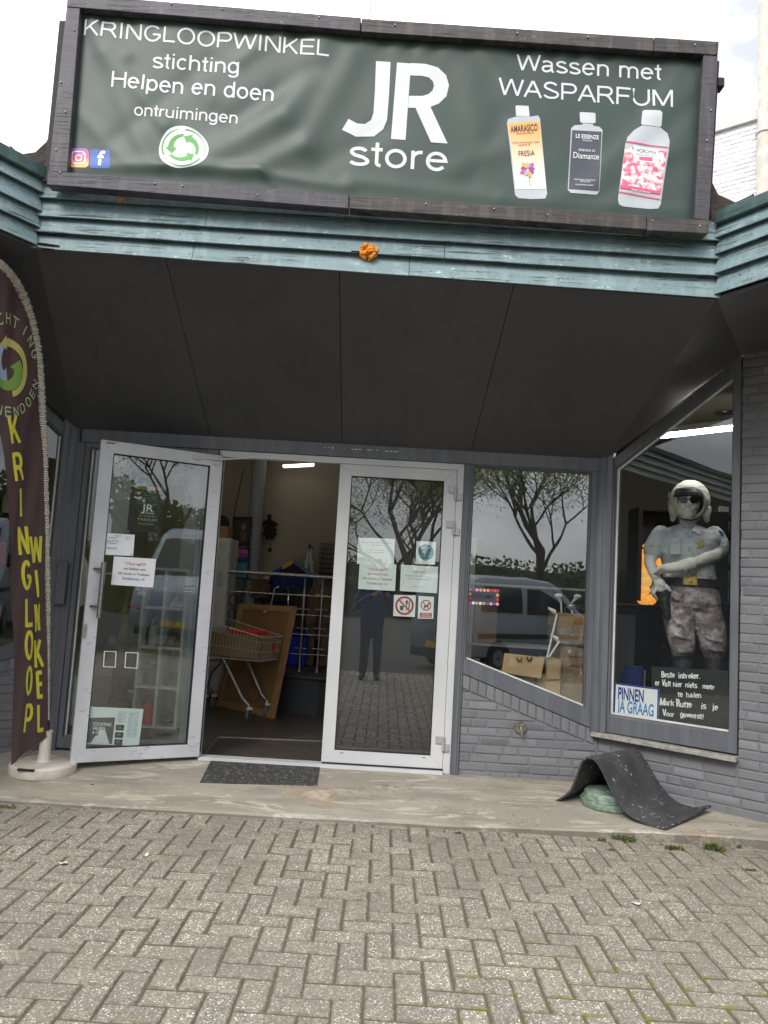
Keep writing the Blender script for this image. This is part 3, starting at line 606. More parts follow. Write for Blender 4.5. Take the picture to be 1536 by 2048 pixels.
def window(fr, outer, inner, nm='window', bead=None, gl='glass', step=.022):
    mb = MB(); ring2(mb, fr, outer, inner, -.06, .016)
    mid = [(a * .62 + b * .38, c * .62 + d * .38) for (a, c), (b, d) in zip(inner, outer)]
    mb2 = inner
    cx = sum(a for a, _ in inner) / len(inner); cz = sum(z for _, z in inner) / len(inner)
    inn = [(a + (cx - a) * .018 , z + (cz - z) * .010) for a, z in inner]
    ring2(mb, fr, [(a + (a - cx) * .004, z + (z - cz) * .003) for a, z in inner], inn, -.055, -.006)
    wdw = obj(nm, mb, M['frame'], shop, bevel=.003)
    pm = MB(); slab2(pm, fr, [(a + (a - cx) * .002, z + (z - cz) * .002) for a, z in inn], -.040, -.034)
    obj('pane', pm, M[gl], wdw, sm=0)
    if bead:
        bm_ = MB()
        for i in bead:
            (a0, z0), (a1, z1) = inn[i], inn[(i + 1) % len(inn)]
            bm_.bar(fr.p(a0, z0, -.022), fr.p(a1, z1, -.022), .022, .014, fr.n)
        obj('glazing_bead', bm_, M['bead'], wdw)
    return wdw
window(Cf, [(.614, SL(.614) + .003), (1.58, SL(1.58) + .003), (1.58, 2.346), (.614, 2.346)], [(.628, .868), (1.535, .566), (1.535, 2.338), (.628, 2.338)], bead=(0,), gl='glass_front')
window(Sf, [(.045, .405), (.99, .405), (.99, 3.115), (.045, 2.425)], [(.098, .528), (.938, .528), (.938, 2.985), (.098, 2.375)], bead=(0, 3, 2))
window(Tf, [(.045, SLT(.045) + .003), (.99, SLT(.99) + .003), (.99, 3.16), (.045, 2.44)], [(.098, .86), (.938, .585), (.938, 3.03), (.098, 2.385)], bead=(3,))
window(Cf, [(-2.363, .05), (-1.427, .05), (-1.427, 2.344), (-2.363, 2.344)], [(-2.325, .13), (-1.46, .13), (-1.46, 2.31), (-2.325, 2.31)], bead=(3,))
mb = MB(); slab2(mb, Sf, [(-.01, .366), (1.0, .360), (1.0, .392), (-.01, .40)], -.05, .075); obj('window_sill', mb, M['stone_sill'], shop, bevel=.004)
mb = MB(); p = Tf.px(103, 1160, .03); rect2(mb, Fr((-2.40, 5.82, 0), (-1, -.4, 0), (.4, -1, 0)), .0, .075, 1.10, 1.42, .0, .03); obj('junction_box', mb, M['frame'], shop, bevel=.006)

# white aluminium door set
mb = MB()
for q in ([(.501, .03), (.555, .03), (.555, 2.345), (.501, 2.2955)], [(-1.318, 2.2955), (.501, 2.2955), (.555, 2.345), (-1.328, 2.345)], [(-1.328, .03), (-1.30, .03), (-1.30, 2.294), (-1.328, 2.343)]):
    slab2(mb, Cf, q, -.06, .006)
mb.box((-1.30, 5.80, .0), (.50, 5.90, .052)); obj('door_frame', mb, M['alu'], shop, bevel=.002)
mb = MB(); mb.bar((-.39, 5.838, .058), (.50, 5.838, .058), .014, .012); mb.box((-.397, 5.90, .06), (.5, 5.93, 2.29)); obj('rubber_seal', mb, M['seal'], shop)
def leaf(fr, a0, a1, z0, z1, rl, rt, rb, d0, d1, mat, gl):
    mb = MB(); e = .0009
    for q in ([(a0, z0), (a0 + rl, z0 + rb), (a0 + rl, z1 - rt), (a0, z1)], [(a1, z0), (a1, z1), (a1 - rl, z1 - rt), (a1 - rl, z0 + rb)],
              [(a0 + e, z0), (a1 - e, z0), (a1 - rl - e, z0 + rb), (a0 + rl + e, z0 + rb)], [(a0 + e, z1), (a0 + rl + e, z1 - rt), (a1 - rl - e, z1 - rt), (a1 - e, z1)]):
        slab2(mb, fr, q, d0, d1)
    dr = obj('door', mb, mat, shop, bevel=.0012)
    gm = MB(); ring2(gm, fr, [(a0 + rl - .003, z0 + rb - .003), (a1 - rl + .003, z0 + rb - .003), (a1 - rl + .003, z1 - rt + .003), (a0 + rl - .003, z1 - rt + .003)],
                     [(a0 + rl + .006, z0 + rb + .006), (a1 - rl - .006, z0 + rb + .006), (a1 - rl - .006, z1 - rt - .006), (a0 + rl + .006, z1 - rt - .006)], d0 + .01, d1 - .004)
    obj('glazing_seal', gm, M['seal'], dr)
    pm = MB(); rect2(pm, fr, a0 + rl + .002, a1 - rl - .002, z0 + rb + .002, z1 - rt - .002, d1 - .024, d1 - .018); obj('pane', pm, M[gl], dr, sm=0)
    return dr
door = leaf(Cf, -.398, .4985, .063, 2.2925, .0925, .087, .09, -.05, .010, M['alu'], 'glass_door')
for zc in (2.115, 1.848, .245):
    hm = MB(); rect2(hm, Cf, .437, .487, zc, zc + .052, .010, .022); hm.tube([Cf.p(.496, zc - .052, .022), Cf.p(.496, zc + .052, .022)], .0105, 12); rect2(hm, Cf, .505, .54, zc - .055, zc - .002, .006, .020)
    obj('hinge', hm, M['hinge'], door, bevel=.002)
mb = MB()
for a in (-.262, .345):
    mb = MB()
    for k in range(3): rect2(mb, Cf, a + .009 * k, a + .009 * k + .006, .132, .139, .0101, .0108)
    obj('drain_slot', mb, M['seal'], door)

Od = V((-2.085 + 1.318, 5.42 - 5.84, 0)).normalized(); Of = Fr((-1.316, 5.838, 0), Od, (-Od.y, Od.x, 0))
if Of.n.y > 0: Of.n = -Of.n
odoor = leaf(Of, .0, .885, .058, 2.2925, .0925, .087, .09, 0, .055, M['alu_scuff'], 'glass_open')
mb = MB(); q0 = Of.px(208, 1124, .11); q1 = Of.px(197, 1236, .11); mb.tube([Of.p(q0[0], q0[1], .11), Of.p(q0[0], q1[1], .11)], .017, 14)
for k in (.13, .80):
    zz = q0[1] + (q1[1] - q0[1]) * k; mb.tube([Of.p(q0[0] + .0, zz, .11), Of.p(q0[0] + .055, zz, .056)], .009, 10)
obj('handle', mb, M['steel'], odoor)
mb = MB(); q = Of.px(169, 1262, .055); mb.prism([Of.p(q[0] + .014 * cos(t_), q[1] + (.034 if sin(t_) > 0 else -.034) + .014 * sin(t_), .0555) for t_ in [2 * pi * k / 16 for k in range(16)]], Of.n * .006)
mb.prism([Of.p(q[0] + .006 * cos(t_), q[1] + .008 * sin(t_), .0617) for t_ in [2 * pi * k / 10 for k in range(10)]], Of.n * .004); obj('lock_cylinder', mb, M['steel_dk'], odoor)
mb = MB(); mb.tube([Of.p(.20, 2.255, .06), Of.p(.02, 2.262, .075), (-1.02, 5.80, 2.30)], .008, 8); mb.box((-1.10, 5.79, 2.288), (-.98, 5.81, 2.312)); mb.tube([Of.p(.17, 2.252, .06), Of.p(.23, 2.252, .06)], .014, 8); obj('closer_arm', mb, M['alu'], odoor)
mb = MB(); rect2(mb, Of, -.012, 0, .09, 2.28, .008, .05); obj('door_seal', mb, M['seal'], odoor)
mb = MB(); p = Of.px(222, 886, .056); rect2(mb, Of, p[0] - .03, p[0] + .03, p[1] - .008, p[1] + .008, .0552, .058); obj('tape_strip', mb, M['tape'], odoor)

Lw = Fr(Tf.p(1.9, 0), (-.55, -.835, 0), (.835, -.55, 0))
mb = MB(); rect2(mb, Lw, 0, 10.5, -.15, 3.22, -.12, -.0015); z = -.065
while z < 3.15:
    course(mb, Lw, 0, 10.5, z, rn); z += CH
obj('brick_wall', mb, M['brick'], shop, sm=30)
# soffit
A = V((1.815, 4.30, 3.128)); B = V((1.628, 5.86, 2.43)); C = Sf.p(.99, 3.128); A2 = V((-2.14, 4.30, 3.205)); B2 = V((-2.455, 5.86, 2.43)); C2 = Tf.p(.99, 3.205)
def panel(name, pts, mat='soffit', th=.02):
    pts = [V(p) for p in pts]; n_ = (pts[1] - pts[0]).cross(pts[2] - pts[0]).normalized()
    if n_.z < 0: n_ = -n_
    mb = MB(); mb.prism(pts, n_ * th); return obj(name, mb, M[mat], shop, sm=0)
def lerp(a, b, t): return a + (b - a) * t
cuts = [0, .228, .476, .723, 1.0]
tops = [at(678, 556, 4.3).x, at(1028, 578, 4.3).x]; st = tops[1] - tops[0]
fx = [A2.x, tops[0] - st, tops[0], tops[1], A.x]; bx_ = [B2.x, at(684, 893, 5.85).x - st * 1.0, at(684, 893, 5.85).x, at(941, 912, 5.85).x, B.x]
for i in range(4):
    g_ = .0022
    f0, f1 = fx[i] + (g_ if i else 0), fx[i + 1] - (g_ if i < 3 else 0); b0_, b1_ = bx_[i] + (g_ if i else 0), bx_[i + 1] - (g_ if i < 3 else 0)
    zl = lambda x: A2.z + (A.z - A2.z) * (x - A2.x) / (A.x - A2.x)
    panel('soffit', [(f0, 4.3, zl(f0)), (f1, 4.3, zl(f1)), (b1_, 5.86, 2.43), (b0_, 5.86, 2.43)])
sR = V((.55, -.835, 0)).normalized(); sL = V((-.55, -.835, 0)).normalized()
panel('soffit', [A, C, B]); panel('soffit', [A2, B2, C2])
panel('soffit', [A, A + sR * 1.1, Sf.p(1.9, 3.128), C]); panel('soffit', [A + sR * 1.103, A + sR * 3.2, Sf.p(4.2, 3.128), Sf.p(1.903, 3.128)])
panel('soffit', [A2, C2, Tf.p(1.3, 3.205), A2 + sL * .35]); panel('soffit', [A2 + sL * .353, Tf.p(1.303, 3.205), Lw.p(0, 3.205), Lw.p(10.4, 3.205), A2 + sL * 11.5])
mb = MB(); mb.prism([(A2.x, 4.31, 3.26), (A.x, 4.31, 3.19), (B.x, 5.9, 2.5), (B2.x, 5.9, 2.5)], (0, 0, .03)); obj('soffit_backing', mb, M['blackm'], shop, sm=0)
for x, y, Y, r_ in ((553, 842, 5.69, .006), (1103, 607, 4.42, .005)): q = at(x, y, Y); mb = MB(); mb.ball(q, r_, 8, 4); obj('paint_fleck', mb, M['bead'], shop)
# paint chips along the head beam
rn2 = random.Random(3)
for x in (648, 655, 662, 688, 703, 707, 716, 733, 738, 752, 770, 778, 786, 790):
    p = at(x, 884 + (x - 640) * .06 + 11, 5.826); l = rn2.uniform(.006, .03); mb = MB(); mb.prism([p + V((0, 0, 0)), p + V((l, 0, rn2.uniform(-.003, .003))), p + V((l * .8, 0, .008)), p + V((l * .2, 0, .006))], (0, -.003, 0)); obj('flaking_paint', mb, M['bead'], shop, sm=0)

# boarded fascia
def boards(mb, p0, p1, n_, zl, zr, joints=None, lap=.044, rn=random, th=.012):
    p0, p1, n_ = V((p0[0], p0[1], 0)), V((p1[0], p1[1], 0)), V(n_)
    for i in range(len(zl) - 1):
        cut = [0.] + sorted((joints or {}).get(i, [])) + [1.]
        for t0, t1 in zip(cut, cut[1:]):
            N = max(2, int((t1 - t0) * (p1 - p0).length / .12)); vs = []; jz = rn.uniform(-.002, .002) if len(cut) > 2 else 0; e = .0004
            for k in range(N + 1):
                t = t0 + (t1 - t0) * k / N
                tt = min(max(t, t0 + (e if t0 else 0)), t1 - (e if t1 < 1 else 0))
                q = p0 + (p1 - p0) * tt; zt = zl[i] + (zr[i] - zl[i]) * t + .02; zb = zl[i + 1] + (zr[i + 1] - zl[i + 1]) * t + jz + .0018 * mnoise.noise((t * 9 + i * 7, i, 0))
                w_ = .0025 * mnoise.noise((t * 6 + i * 3, i * 2 + 9, 0))
                vs += [q + n_ * 0 + V((0, 0, zt)), q + n_ * (lap + w_) + V((0, 0, zb + .002)), q + n_ * (lap + w_ - .002) + V((0, 0, zb)), q + n_ * (lap + w_ - th) + V((0, 0, zb + .001)), q - n_ * .012 + V((0, 0, zt))]
            fs = []
            for k in range(N):
                for r in range(5): fs.append([k * 5 + r, k * 5 + (r + 1) % 5, k * 5 + 5 + (r + 1) % 5, k * 5 + 5 + r])
            fs += [[0, 1, 2, 3, 4], [N * 5 + r for r in (4, 3, 2, 1, 0)]]
            mb.add(vs, fs)
rb = random.Random(2)
mb = MB(); boards(mb, (-2.165, 4.318), (1.83, 4.318), (0, -1, 0), [3.62, 3.506, 3.398, 3.297, 3.198], [3.585, 3.470, 3.364, 3.256, 3.125], {0: [.69], 1: [.25], 2: [.6], 3: [.235, .55]}, rn=rb)
obj('fascia', mb, M['teal'], shop, sm=20)
for pts in ([(70, 484.5), (84, 485), (106, 488.5), (118, 490.5), (100, 490), (84, 487.5)], [(71, 493), (90, 495.5), (108, 497.5), (90, 497.5)], [(702, 501), (716, 501.5), (730, 503.5), (716, 504)]):
    mb = MB(); P_ = [at(x, y, 4.268) for x, y in pts]; mb.prism([p for p in P_], (0, .02, 0)); obj('rotten_split', mb, M['rot'], shop, sm=0)
sLn = V((.835, -.55, 0)); sRn = V((-.835, -.55, 0))
sRn = V((-.835, -.55, 0)); 
mb = MB(); boards(mb, (1.826, 4.30), (1.826 + sR.x * 3.2, 4.30 + sR.y * 3.2), sRn, [3.575, 3.487, 3.388, 3.274, 3.148], [3.585, 3.49, 3.39, 3.28, 3.15], {1: [.5], 2: [.7]}, rn=rb); obj('fascia', mb, M['teal'], shop, sm=20)
mb = MB(); boards(mb, (-2.158, 4.30), (-2.158 + sL.x * 11.5, 4.30 + sL.y * 11.5), sLn, [3.625, 3.537, 3.425, 3.325, 3.215], [3.625, 3.537, 3.425, 3.325, 3.215], {1: [.5], 3: [.6]}, rn=rb); obj('fascia', mb, M['teal'], shop, sm=20)
for p0, dr, nn, z0, z1, ln in ((V((1.826, 4.30, 0)), sR, sRn, 3.57, 3.64, 3.2), (V((-2.158, 4.30, 0)), sL, sLn, 3.622, 3.695, 11.5)):
    mb = MB(); a, b = p0 + nn * .05, p0 + dr * ln + nn * .05
    mb.prism([a + V((0, 0, z0)), a + V((0, 0, z1)), a - nn * .1 + V((0, 0, z1 + .01)), a - nn * .1 + V((0, 0, z0))], b - a); obj('fascia_coping', mb, M['teal_dark'], shop, bevel=.004)
mb = MB()      # lapped-over lead/felt ends beside the sign
mb.prism([V((1.80, 4.285, 3.585)), V((1.80, 4.285, 3.655)), V((1.93, 4.10, 3.672)), V((1.90, 4.14, 3.60))], (.02, .03, 0)); obj('flashing', mb, M['teal_dark'], shop, bevel=.003)
mb = MB(); mb.prism([V((-2.20, 4.26, 3.60)), V((-2.13, 4.285, 3.64)), V((-2.25, 4.10, 3.715)), V((-2.27, 4.09, 3.66))], (-.02, .03, 0))
obj('flashing', mb, M['teal_dark'], shop, bevel=.003)
# roof
RP = [(-2.14, 4.34), (1.81, 4.34), (1.83 + sR.x * 3.2 + .05, 4.3 + sR.y * 3.2 + .05), (9, 1.7), (9, 13), (-13, 13), (-13, -5.2), (-2.16 + sL.x * 11.5 - .05, 4.3 + sL.y * 11.5 + .05)]
mb = MB(); mb.prism([V((x, y, 3.58)) for x, y in RP], (0, 0, .05))
mb.prism([V((1.80, 4.36, 3.60)), V((2.35, 4.36, 3.60)), V((2.3, 4.36, 3.68)), V((1.98, 4.36, 3.74)), V((1.84, 4.36, 3.80)), V((1.80, 4.36, 3.88))], (0, .22, 0))
mb.prism([V((-2.08, 4.36, 3.60)), V((-2.62, 4.36, 3.60)), V((-2.5, 4.36, 3.80)), V((-2.33, 4.36, 3.81)), V((-2.24, 4.36, 3.83)), V((-2.18, 4.36, 3.90)), V((-2.15, 4.36, 4.0)), V((-2.08, 4.36, 4.0))], (0, .22, 0))
obj('roof', mb, M['bitumen'], shop, sm=30)
mb = MB(); p = V((-2.30, 4.55, 0)); mb.prism([p + V((0, 0, 3.64)), p + V((0, 0, 3.80)), p + sL * 11 + V((0, 0, 3.80)), p + sL * 11 + V((0, 0, 3.64))], sLn * -.06); obj('roof_edge_trim', mb, M['bead'], shop)

# inside of the shop
mb = MB(); mw = [atz(x, y, .031) for x, y in ((412, 1507), (437, 1473), (700, 1484), (860, 1507))]
for a, b in zip(mw, mw[1:]): mb.bar(a, b, .022, .006)
obj('mat_well_trim', mb, M['steel_dk'], shop)
mb = MB(); IP = [(-2.46, 5.95), (1.63, 5.95), (Sf.p(4.2, 0, -.13).x, Sf.p(4.2, 0, -.13).y), (9, 3.2), (9, 11.6), (-9, 11.6), (-9, 4.4), (Lw.p(0, 0, -.13).x, Lw.p(0, 0, -.13).y)]
mb.poly([V((x, y, .028)) for x, y in IP]); obj('interior_floor', mb, M['tile'], kind='structure', sm=0)
mb = MB(); mb.prism([V((x, y, 3.22)) for x, y in IP], (0, 0, .05)); obj('interior_ceiling', mb, M['ceil_in'], shop, sm=0)
mb = MB(); mb.box((-9, 10.0, 0), (9, 10.15, 3.3)); mb.box((-9, 3, 0), (-8.9, 11, 3.3)); mb.box((8.9, 3, 0), (9, 11, 3.3)); mb.box((-2.46, 5.94, 2.44), (1.64, 6.0, 3.3))
mb.box((-9, 4.3, 0), (-4.3, 4.4, 3.5)); mb.box((4.8, 3.1, 0), (9, 3.2, 3.5))
obj('interior_wall', mb, M['wall_in'], shop, sm=0)
mb = MB(); slab2(mb, Cf, [(.65, .45), (1.64, .45), (1.64, .49), (.65, .49)], -.75, -.07); mb.prism([Sf.p(.0, .44, -.1), Sf.p(1.3, .44, -.1), Sf.p(1.3, .44, -1.0), Sf.p(-.3, .44, -1.0)], (0, 0, .03)); obj('display_ledge', mb, M['darkgrey'], shop)

# white brick block beyond the roof, flue and mast
wb = thing('white_building', 'white painted brick block with pale parapet rising behind the sign', 'building', (5, 9.8, 3.6))
Wf = Fr((4.2, 9.7, 0), (1, -.77, 0), (-.77, -1, 0)); wz = Wf.px(1434, 247)[1]; wa = Wf.px(1400, 300)[0]
mb = MB(); rect2(mb, Wf, -1.2, 4, 3.6, wz - .12, -.3, -.0015); zz = 3.62; rw = random.Random(5)
CHs = CH
while zz < wz - .14:
    course(mb, Wf, -1.2, 3.0, zz, rw); zz += CH
obj('brick_wall', mb, M['wbrick'], wb, sm=30)
mb = MB(); rect2(mb, Wf, -1.25, 4, wz - .14, wz - .0, -.35, .05); obj('parapet', mb, M['bead'], wb, bevel=.006)
pp = Wf.px(1529, 265, .2); mb = MB(); mb.tube([Wf.p(pp[0], 3.6, .2), Wf.p(pp[0], pp[1] - .02, .2)], .09, 20); mb.tube([Wf.p(pp[0], pp[1] - .02, .2), Wf.p(pp[0], 10.5, .2)], .085, 20)
fl = tag(obj('flue_pipe', mb, M['flagbase']), 'pale round flue pipe standing against white brick block', 'pipe'); base_origin(fl, Wf.p(pp[0], 3.6, .2))
mb = MB(); mb.lathe([(.095, -.025), (.105, -.02), (.105, .02), (.095, .025)], Wf.p(pp[0], pp[1], .2), 20); mb.bar(Wf.p(pp[0] - .16, pp[1] - .02, .16), Wf.p(pp[0], pp[1] - .02, .16), .02, .03); obj('pipe_bracket', mb, M['bead'], fl)
mb = MB(); q = at(740, 30, 7.5); mb.tube([(q.x, q.y, 3.6), (q.x - .01, q.y, 10)], .014, 8); base_origin(tag(obj('mast', mb, M['steel_dk']), 'thin grey mast rising behind top of the green sign', 'mast'), (q.x, q.y, 3.6))
# ================================================================ SHOP SIGN
sign = thing('shop_sign', 'large dark green banner sign in charcoal wooden frame with white lettering', 'sign', (-.17, 4.25, 3.56))
YB = 4.255
def quadboard(mb, pts, y0, y1): return mb.prism([at(x, y, y0) for x, y in pts], (0, y1 - y0, 0))
mb = MB(); quadboard(mb, [(135, -13), (722, 35), (720, 62), (133, 13)], 4.20, 4.25); obj('frame_board', mb, M['signwood'], sign, bevel=.003)
mb = MB(); quadboard(mb, [(723.5, 36.5), (1308, 75), (1307, 102), (722, 63)], 4.202, 4.25); quadboard(mb, [(1309.5, 74), (1438, 83), (1436, 110), (1308, 102)], 4.199, 4.25); obj('frame_board', mb, M['signwood_worn'], sign, bevel=.003)
mb = MB(); quadboard(mb, [(133, 13), (160, 15), (134, 344), (97, 342)], 4.205, 4.25); obj('frame_board', mb, M['signwood'], sign, bevel=.003)
mb = MB(); quadboard(mb, [(1407, 109), (1436, 111), (1418, 441), (1388, 437)], 4.205, 4.25); obj('frame_board', mb, M['signwood'], sign, bevel=.003)
mb = MB(); quadboard(mb, [(95, 341), (697, 389), (697, 417), (93, 369)], 4.175, 4.25); obj('frame_board', mb, M['signwood'], sign, bevel=.003)
mb = MB(); quadboard(mb, [(698.5, 388.5), (1293, 431), (1293, 459), (698.5, 417)], 4.176, 4.25); quadboard(mb, [(1294.5, 433), (1420, 440), (1416, 467), (1294, 461)], 4.172, 4.25); obj('frame_board', mb, M['signwood_worn'], sign, bevel=.003)
# screws
def screw(p): m_ = MB(); m_.ball(p, .006, 8, 4); obj('screw', m_, M['steel_dk'], sign)
for x, y in ((343, 8), (444, 18), (638, 35), (790, 50), (1035, 66), (1176, 74), (1390, 90)): screw(at(x, y, 4.198))
for x, y in ((120, 345), (310, 367), (365, 372), (515, 390), (852, 408), (988, 418), (1095, 430), (1305, 442), (1400, 452)): screw(at(x, y, 4.173))
for x, y in ((122, 165), (131, 224), (1422, 221), (1414, 281), (148, 60), (112, 300)): screw(at(x, y, 4.203))
# box behind the frame
a, b, c_, d_ = at(128, 40, 4.27), at(1440, 120, 4.27), at(1418, 440, 4.27), at(100, 345, 4.27); a.x -= .03; d_.x -= .035
mb = MB(); mb.prism([V((a.x, 4.27, a.z)), V((b.x, 4.27, b.z)), V((c_.x + .01, 4.27, 3.6)), V((d_.x, 4.27, 3.6))], (0, .34, 0))
p = at(1440, 175, 4.3); mb.box((p.x - .03, 4.26, p.z - .02), (p.x + .012, 4.33, p.z + .04))
obj('back_board', mb, M['blackm'], sign, bevel=.006)
FOLDS = [(175, 30, 250, 110, 18, .012), (170, 50, 330, 250, 20, .014), (205, 110, 300, 330, 22, .010), (150, 220, 260, 330, 18, .008), (665, 60, 570, 230, 36, .022), (570, 230, 380, 335, 34, .020),
         (705, 110, 610, 290, 30, .016), (610, 290, 470, 350, 26, .014), (470, 240, 620, 140, 26, -.014), (330, 60, 420, 200, 20, .007), (150, 338, 330, 335, 16, .020), (330, 335, 520, 345, 16, .024), (520, 340, 545, 372, 8, .014),
         (535, 352, 700, 378, 13, .016), (700, 365, 1000, 402, 18, .012), (1000, 402, 1370, 425, 14, .010), (955, 90, 1015, 165, 15, .009), (1385, 120, 1300, 225, 20, .012), (1395, 165, 1215, 330, 24, .015), (1380, 250, 1230, 410, 24, .012),
         (930, 110, 965, 300, 28, .007), (1110, 400, 1390, 290, 22, .009), (640, 330, 760, 260, 26, -.008), (900, 340, 1010, 300, 24, .007), (230, 280, 420, 120, 22, -.008), (560, 60, 480, 120, 18, .010), (1180, 110, 1260, 200, 22, .006), (1000, 230, 940, 360, 24, -.007)]
FW = []
for x0, y0, x1, y1, wd, am in FOLDS:
    p, q = at(x0, y0, YB), at(x1, y1, YB); FW.append((p.x, p.z, q.x, q.z, wd * YB / F * 1.05, am * .62))
bc = [at(150, 4, YB), at(1417, 98, YB), at(1398, 446, YB), at(122, 350, YB)]
def fold(x, z):
    h = .005 * mnoise.noise((x * 1.7, z * 1.7, 4)) + .0015 * mnoise.noise((x * 7, z * 5, 9))
    for x0, z0, x1, z1, wd, am in FW:
        dx, dz = x1 - x0, z1 - z0; l2 = dx * dx + dz * dz; t = max(0, min(1, ((x - x0) * dx + (z - z0) * dz) / l2))
        ex, ez = x - x0 - dx * t, z - z0 - dz * t; d2 = (ex * ex + ez * ez) / (wd * wd)
        if d2 < 9: h += am * exp(-d2 * 1.1)
    top = lerp(bc[0].z, bc[1].z, (x - bc[0].x) / (bc[1].x - bc[0].x)); bot = lerp(bc[3].z, bc[2].z, (x - bc[3].x) / (bc[2].x - bc[3].x))
    e = smooth(0, .13, top - z) * smooth(0, .16, z - bot) * smooth(0, .14, x - bc[3].x) * smooth(0, .14, bc[1].x - x)
    return h * (.25 + .75 * e) + .005 * sin(x * 31 + sin(x * 7) * 2) * smooth(.22, .06, top - z)
vs = []; fs = []; NX, NZ = 240, 76
for j in range(NZ + 1):
    for i in range(NX + 1):
        t, u_ = i / NX, j / NZ; p = (bc[0].lerp(bc[1], t)).lerp(bc[3].lerp(bc[2], t), u_); vs.append(p + V((0, -fold(p.x, p.z), 0)))
for j in range(NZ):
    for i in range(NX): a = j * (NX + 1) + i; fs.append([a, a + NX + 1, a + NX + 2, a + 1])
mb = MB(); mb.add(vs, fs); banner = obj('banner', mb, M['banner'], sign, sm=180)
ZO = [0.0016]
def onb(q): return V((q.x, q.y - fold(q.x, q.z), q.z))
def B(x, y): return at(x, y, YB)
def printed(name, mb, mat, lay=1):
    m2 = finer(mb, .022, 6); m2.v = [V((p.x, p.y - fold(p.x, p.z) - ZO[0] * lay, p.z)) for p in m2.v]
    return obj(name, m2, mat, banner, sm=180, recalc=False)
def face_cam(mb):  # consistent winding not needed: shading is two-sided
    return mb
UPB = (B(700, 300) - B(718, 20)); UPB = V((-.006, 0, 1))
mb = MB()
sans(mb, 'KRINGLOOPWINKEL', B(169, 71), B(656, 115), .099, UPB, .125)
printed('lettering', mb, M['white_print']); mb = MB()
sans(mb, 'stichting', B(306, 136), B(477, 148), .094, UPB, .132)
printed('lettering', mb, M['white_print']); mb = MB()
sans(mb, 'Helpen en doen', B(224, 175), B(546, 203), .098, UPB, .132)
printed('lettering', mb, M['white_print']); mb = MB()
sans(mb, 'ontruimingen', B(269, 231), B(474, 247), .073, UPB, .13)
printed('lettering', mb, M['white_print'])
mb = MB(); sans(mb, 'store', B(700, 330), B(892, 343), .155, UPB, .135); printed('lettering', mb, M['white_print'])
mb = MB(); sans(mb, 'Wassen met', B(1036, 140), B(1320, 161), .102, V((-.02, 0, 1)), .125); printed('lettering', mb, M['white_print']); mb = MB(); sans(mb, 'WASPARFUM', B(1000, 190), B(1343, 217), .106, V((-.02, 0, 1)), .125); printed('lettering', mb, M['white_print'])
# big letters J and R
def strip(mb, P, Q, dz=0): n = len(P); return mb.add([B(*p) for p in P] + [B(*p) for p in Q], [[i, i + 1, n + i + 1, n + i] for i in range(n - 1)])
mb = MB(); strip(mb, [(752, 122), (750, 180), (747, 226), (742, 240), (730, 248), (714, 247), (697, 238)], [(781, 124), (778, 190), (774, 240), (766, 258), (748, 272), (712, 273), (684, 260)])
printed('letter_monogram', mb, M['white_print'])
mb = MB(); mb.poly([B(*p) for p in ((794, 125), (822, 127), (811, 280), (782, 278))])
printed('letter_monogram', mb, M['white_print'])
mb = MB(); strip(mb, [(822, 126), (852, 128), (876, 135), (892, 150), (898, 170), (893, 192), (878, 207), (856, 216), (816, 216)], [(820, 151), (845, 152), (858, 155), (866, 163), (868, 172), (865, 181), (857, 188), (845, 192), (818, 192)])
printed('letter_monogram', mb, M['white_print'], 1.25)
mb = MB(); mb.poly([B(*p) for p in ((829, 212), (859, 210), (895, 287), (862, 285))]); printed('letter_monogram', mb, M['white_print'], 1.5)
# social media badges
def rrect(x0, y0, x1, y1, r, sk=0.):
    P = []
    for cx, cy, a in ((x1 - r, y0 + r, -90), (x1 - r, y1 - r, 0), (x0 + r, y1 - r, 90), (x0 + r, y0 + r, 180)):
        for k in range(6):
            an = R(a + 18 * k); x, y = cx + r * cos(an), cy + r * sin(an); P.append((x - (y - y1) * .07 * 0 + 0, y + (x - x0) * sk))
    return P
mb = MB(); mb.poly([B(*p) for p in rrect(137, 296, 178, 335, 8, .04)]); printed('badge', mb, M['insta'])
mb = MB(); rr0 = rrect(143, 302, 172, 329.5, 8, .04); rr1 = rrect(145.6, 304.6, 169.4, 326.9, 6, .04); n = len(rr0)
mb.add([B(*p) for p in rr0] + [B(*p) for p in rr1], [[i, (i + 1) % n, n + (i + 1) % n, n + i] for i in range(n)])
ringband(mb, B(157.6, 316.3), .0145, .0215, (1, 0, -.04), (0, 0, 1), 24); mb.poly(ellip(B(165.5, 309.6), .0045, .0045, (1, 0, 0), (0, 0, 1), 10)); printed('badge_mark', mb, M['ink_white'], 2)
mb = MB(); mb.poly([B(*p) for p in rrect(180, 299, 221, 337, 5, .05)]); printed('badge', mb, M['ink_fb'])
mb = MB(); write(mb, 'f', B(194, 331), B(209, 332), .085, UPB, bold=.03); printed('badge_mark', mb, M['ink_white'], 2)
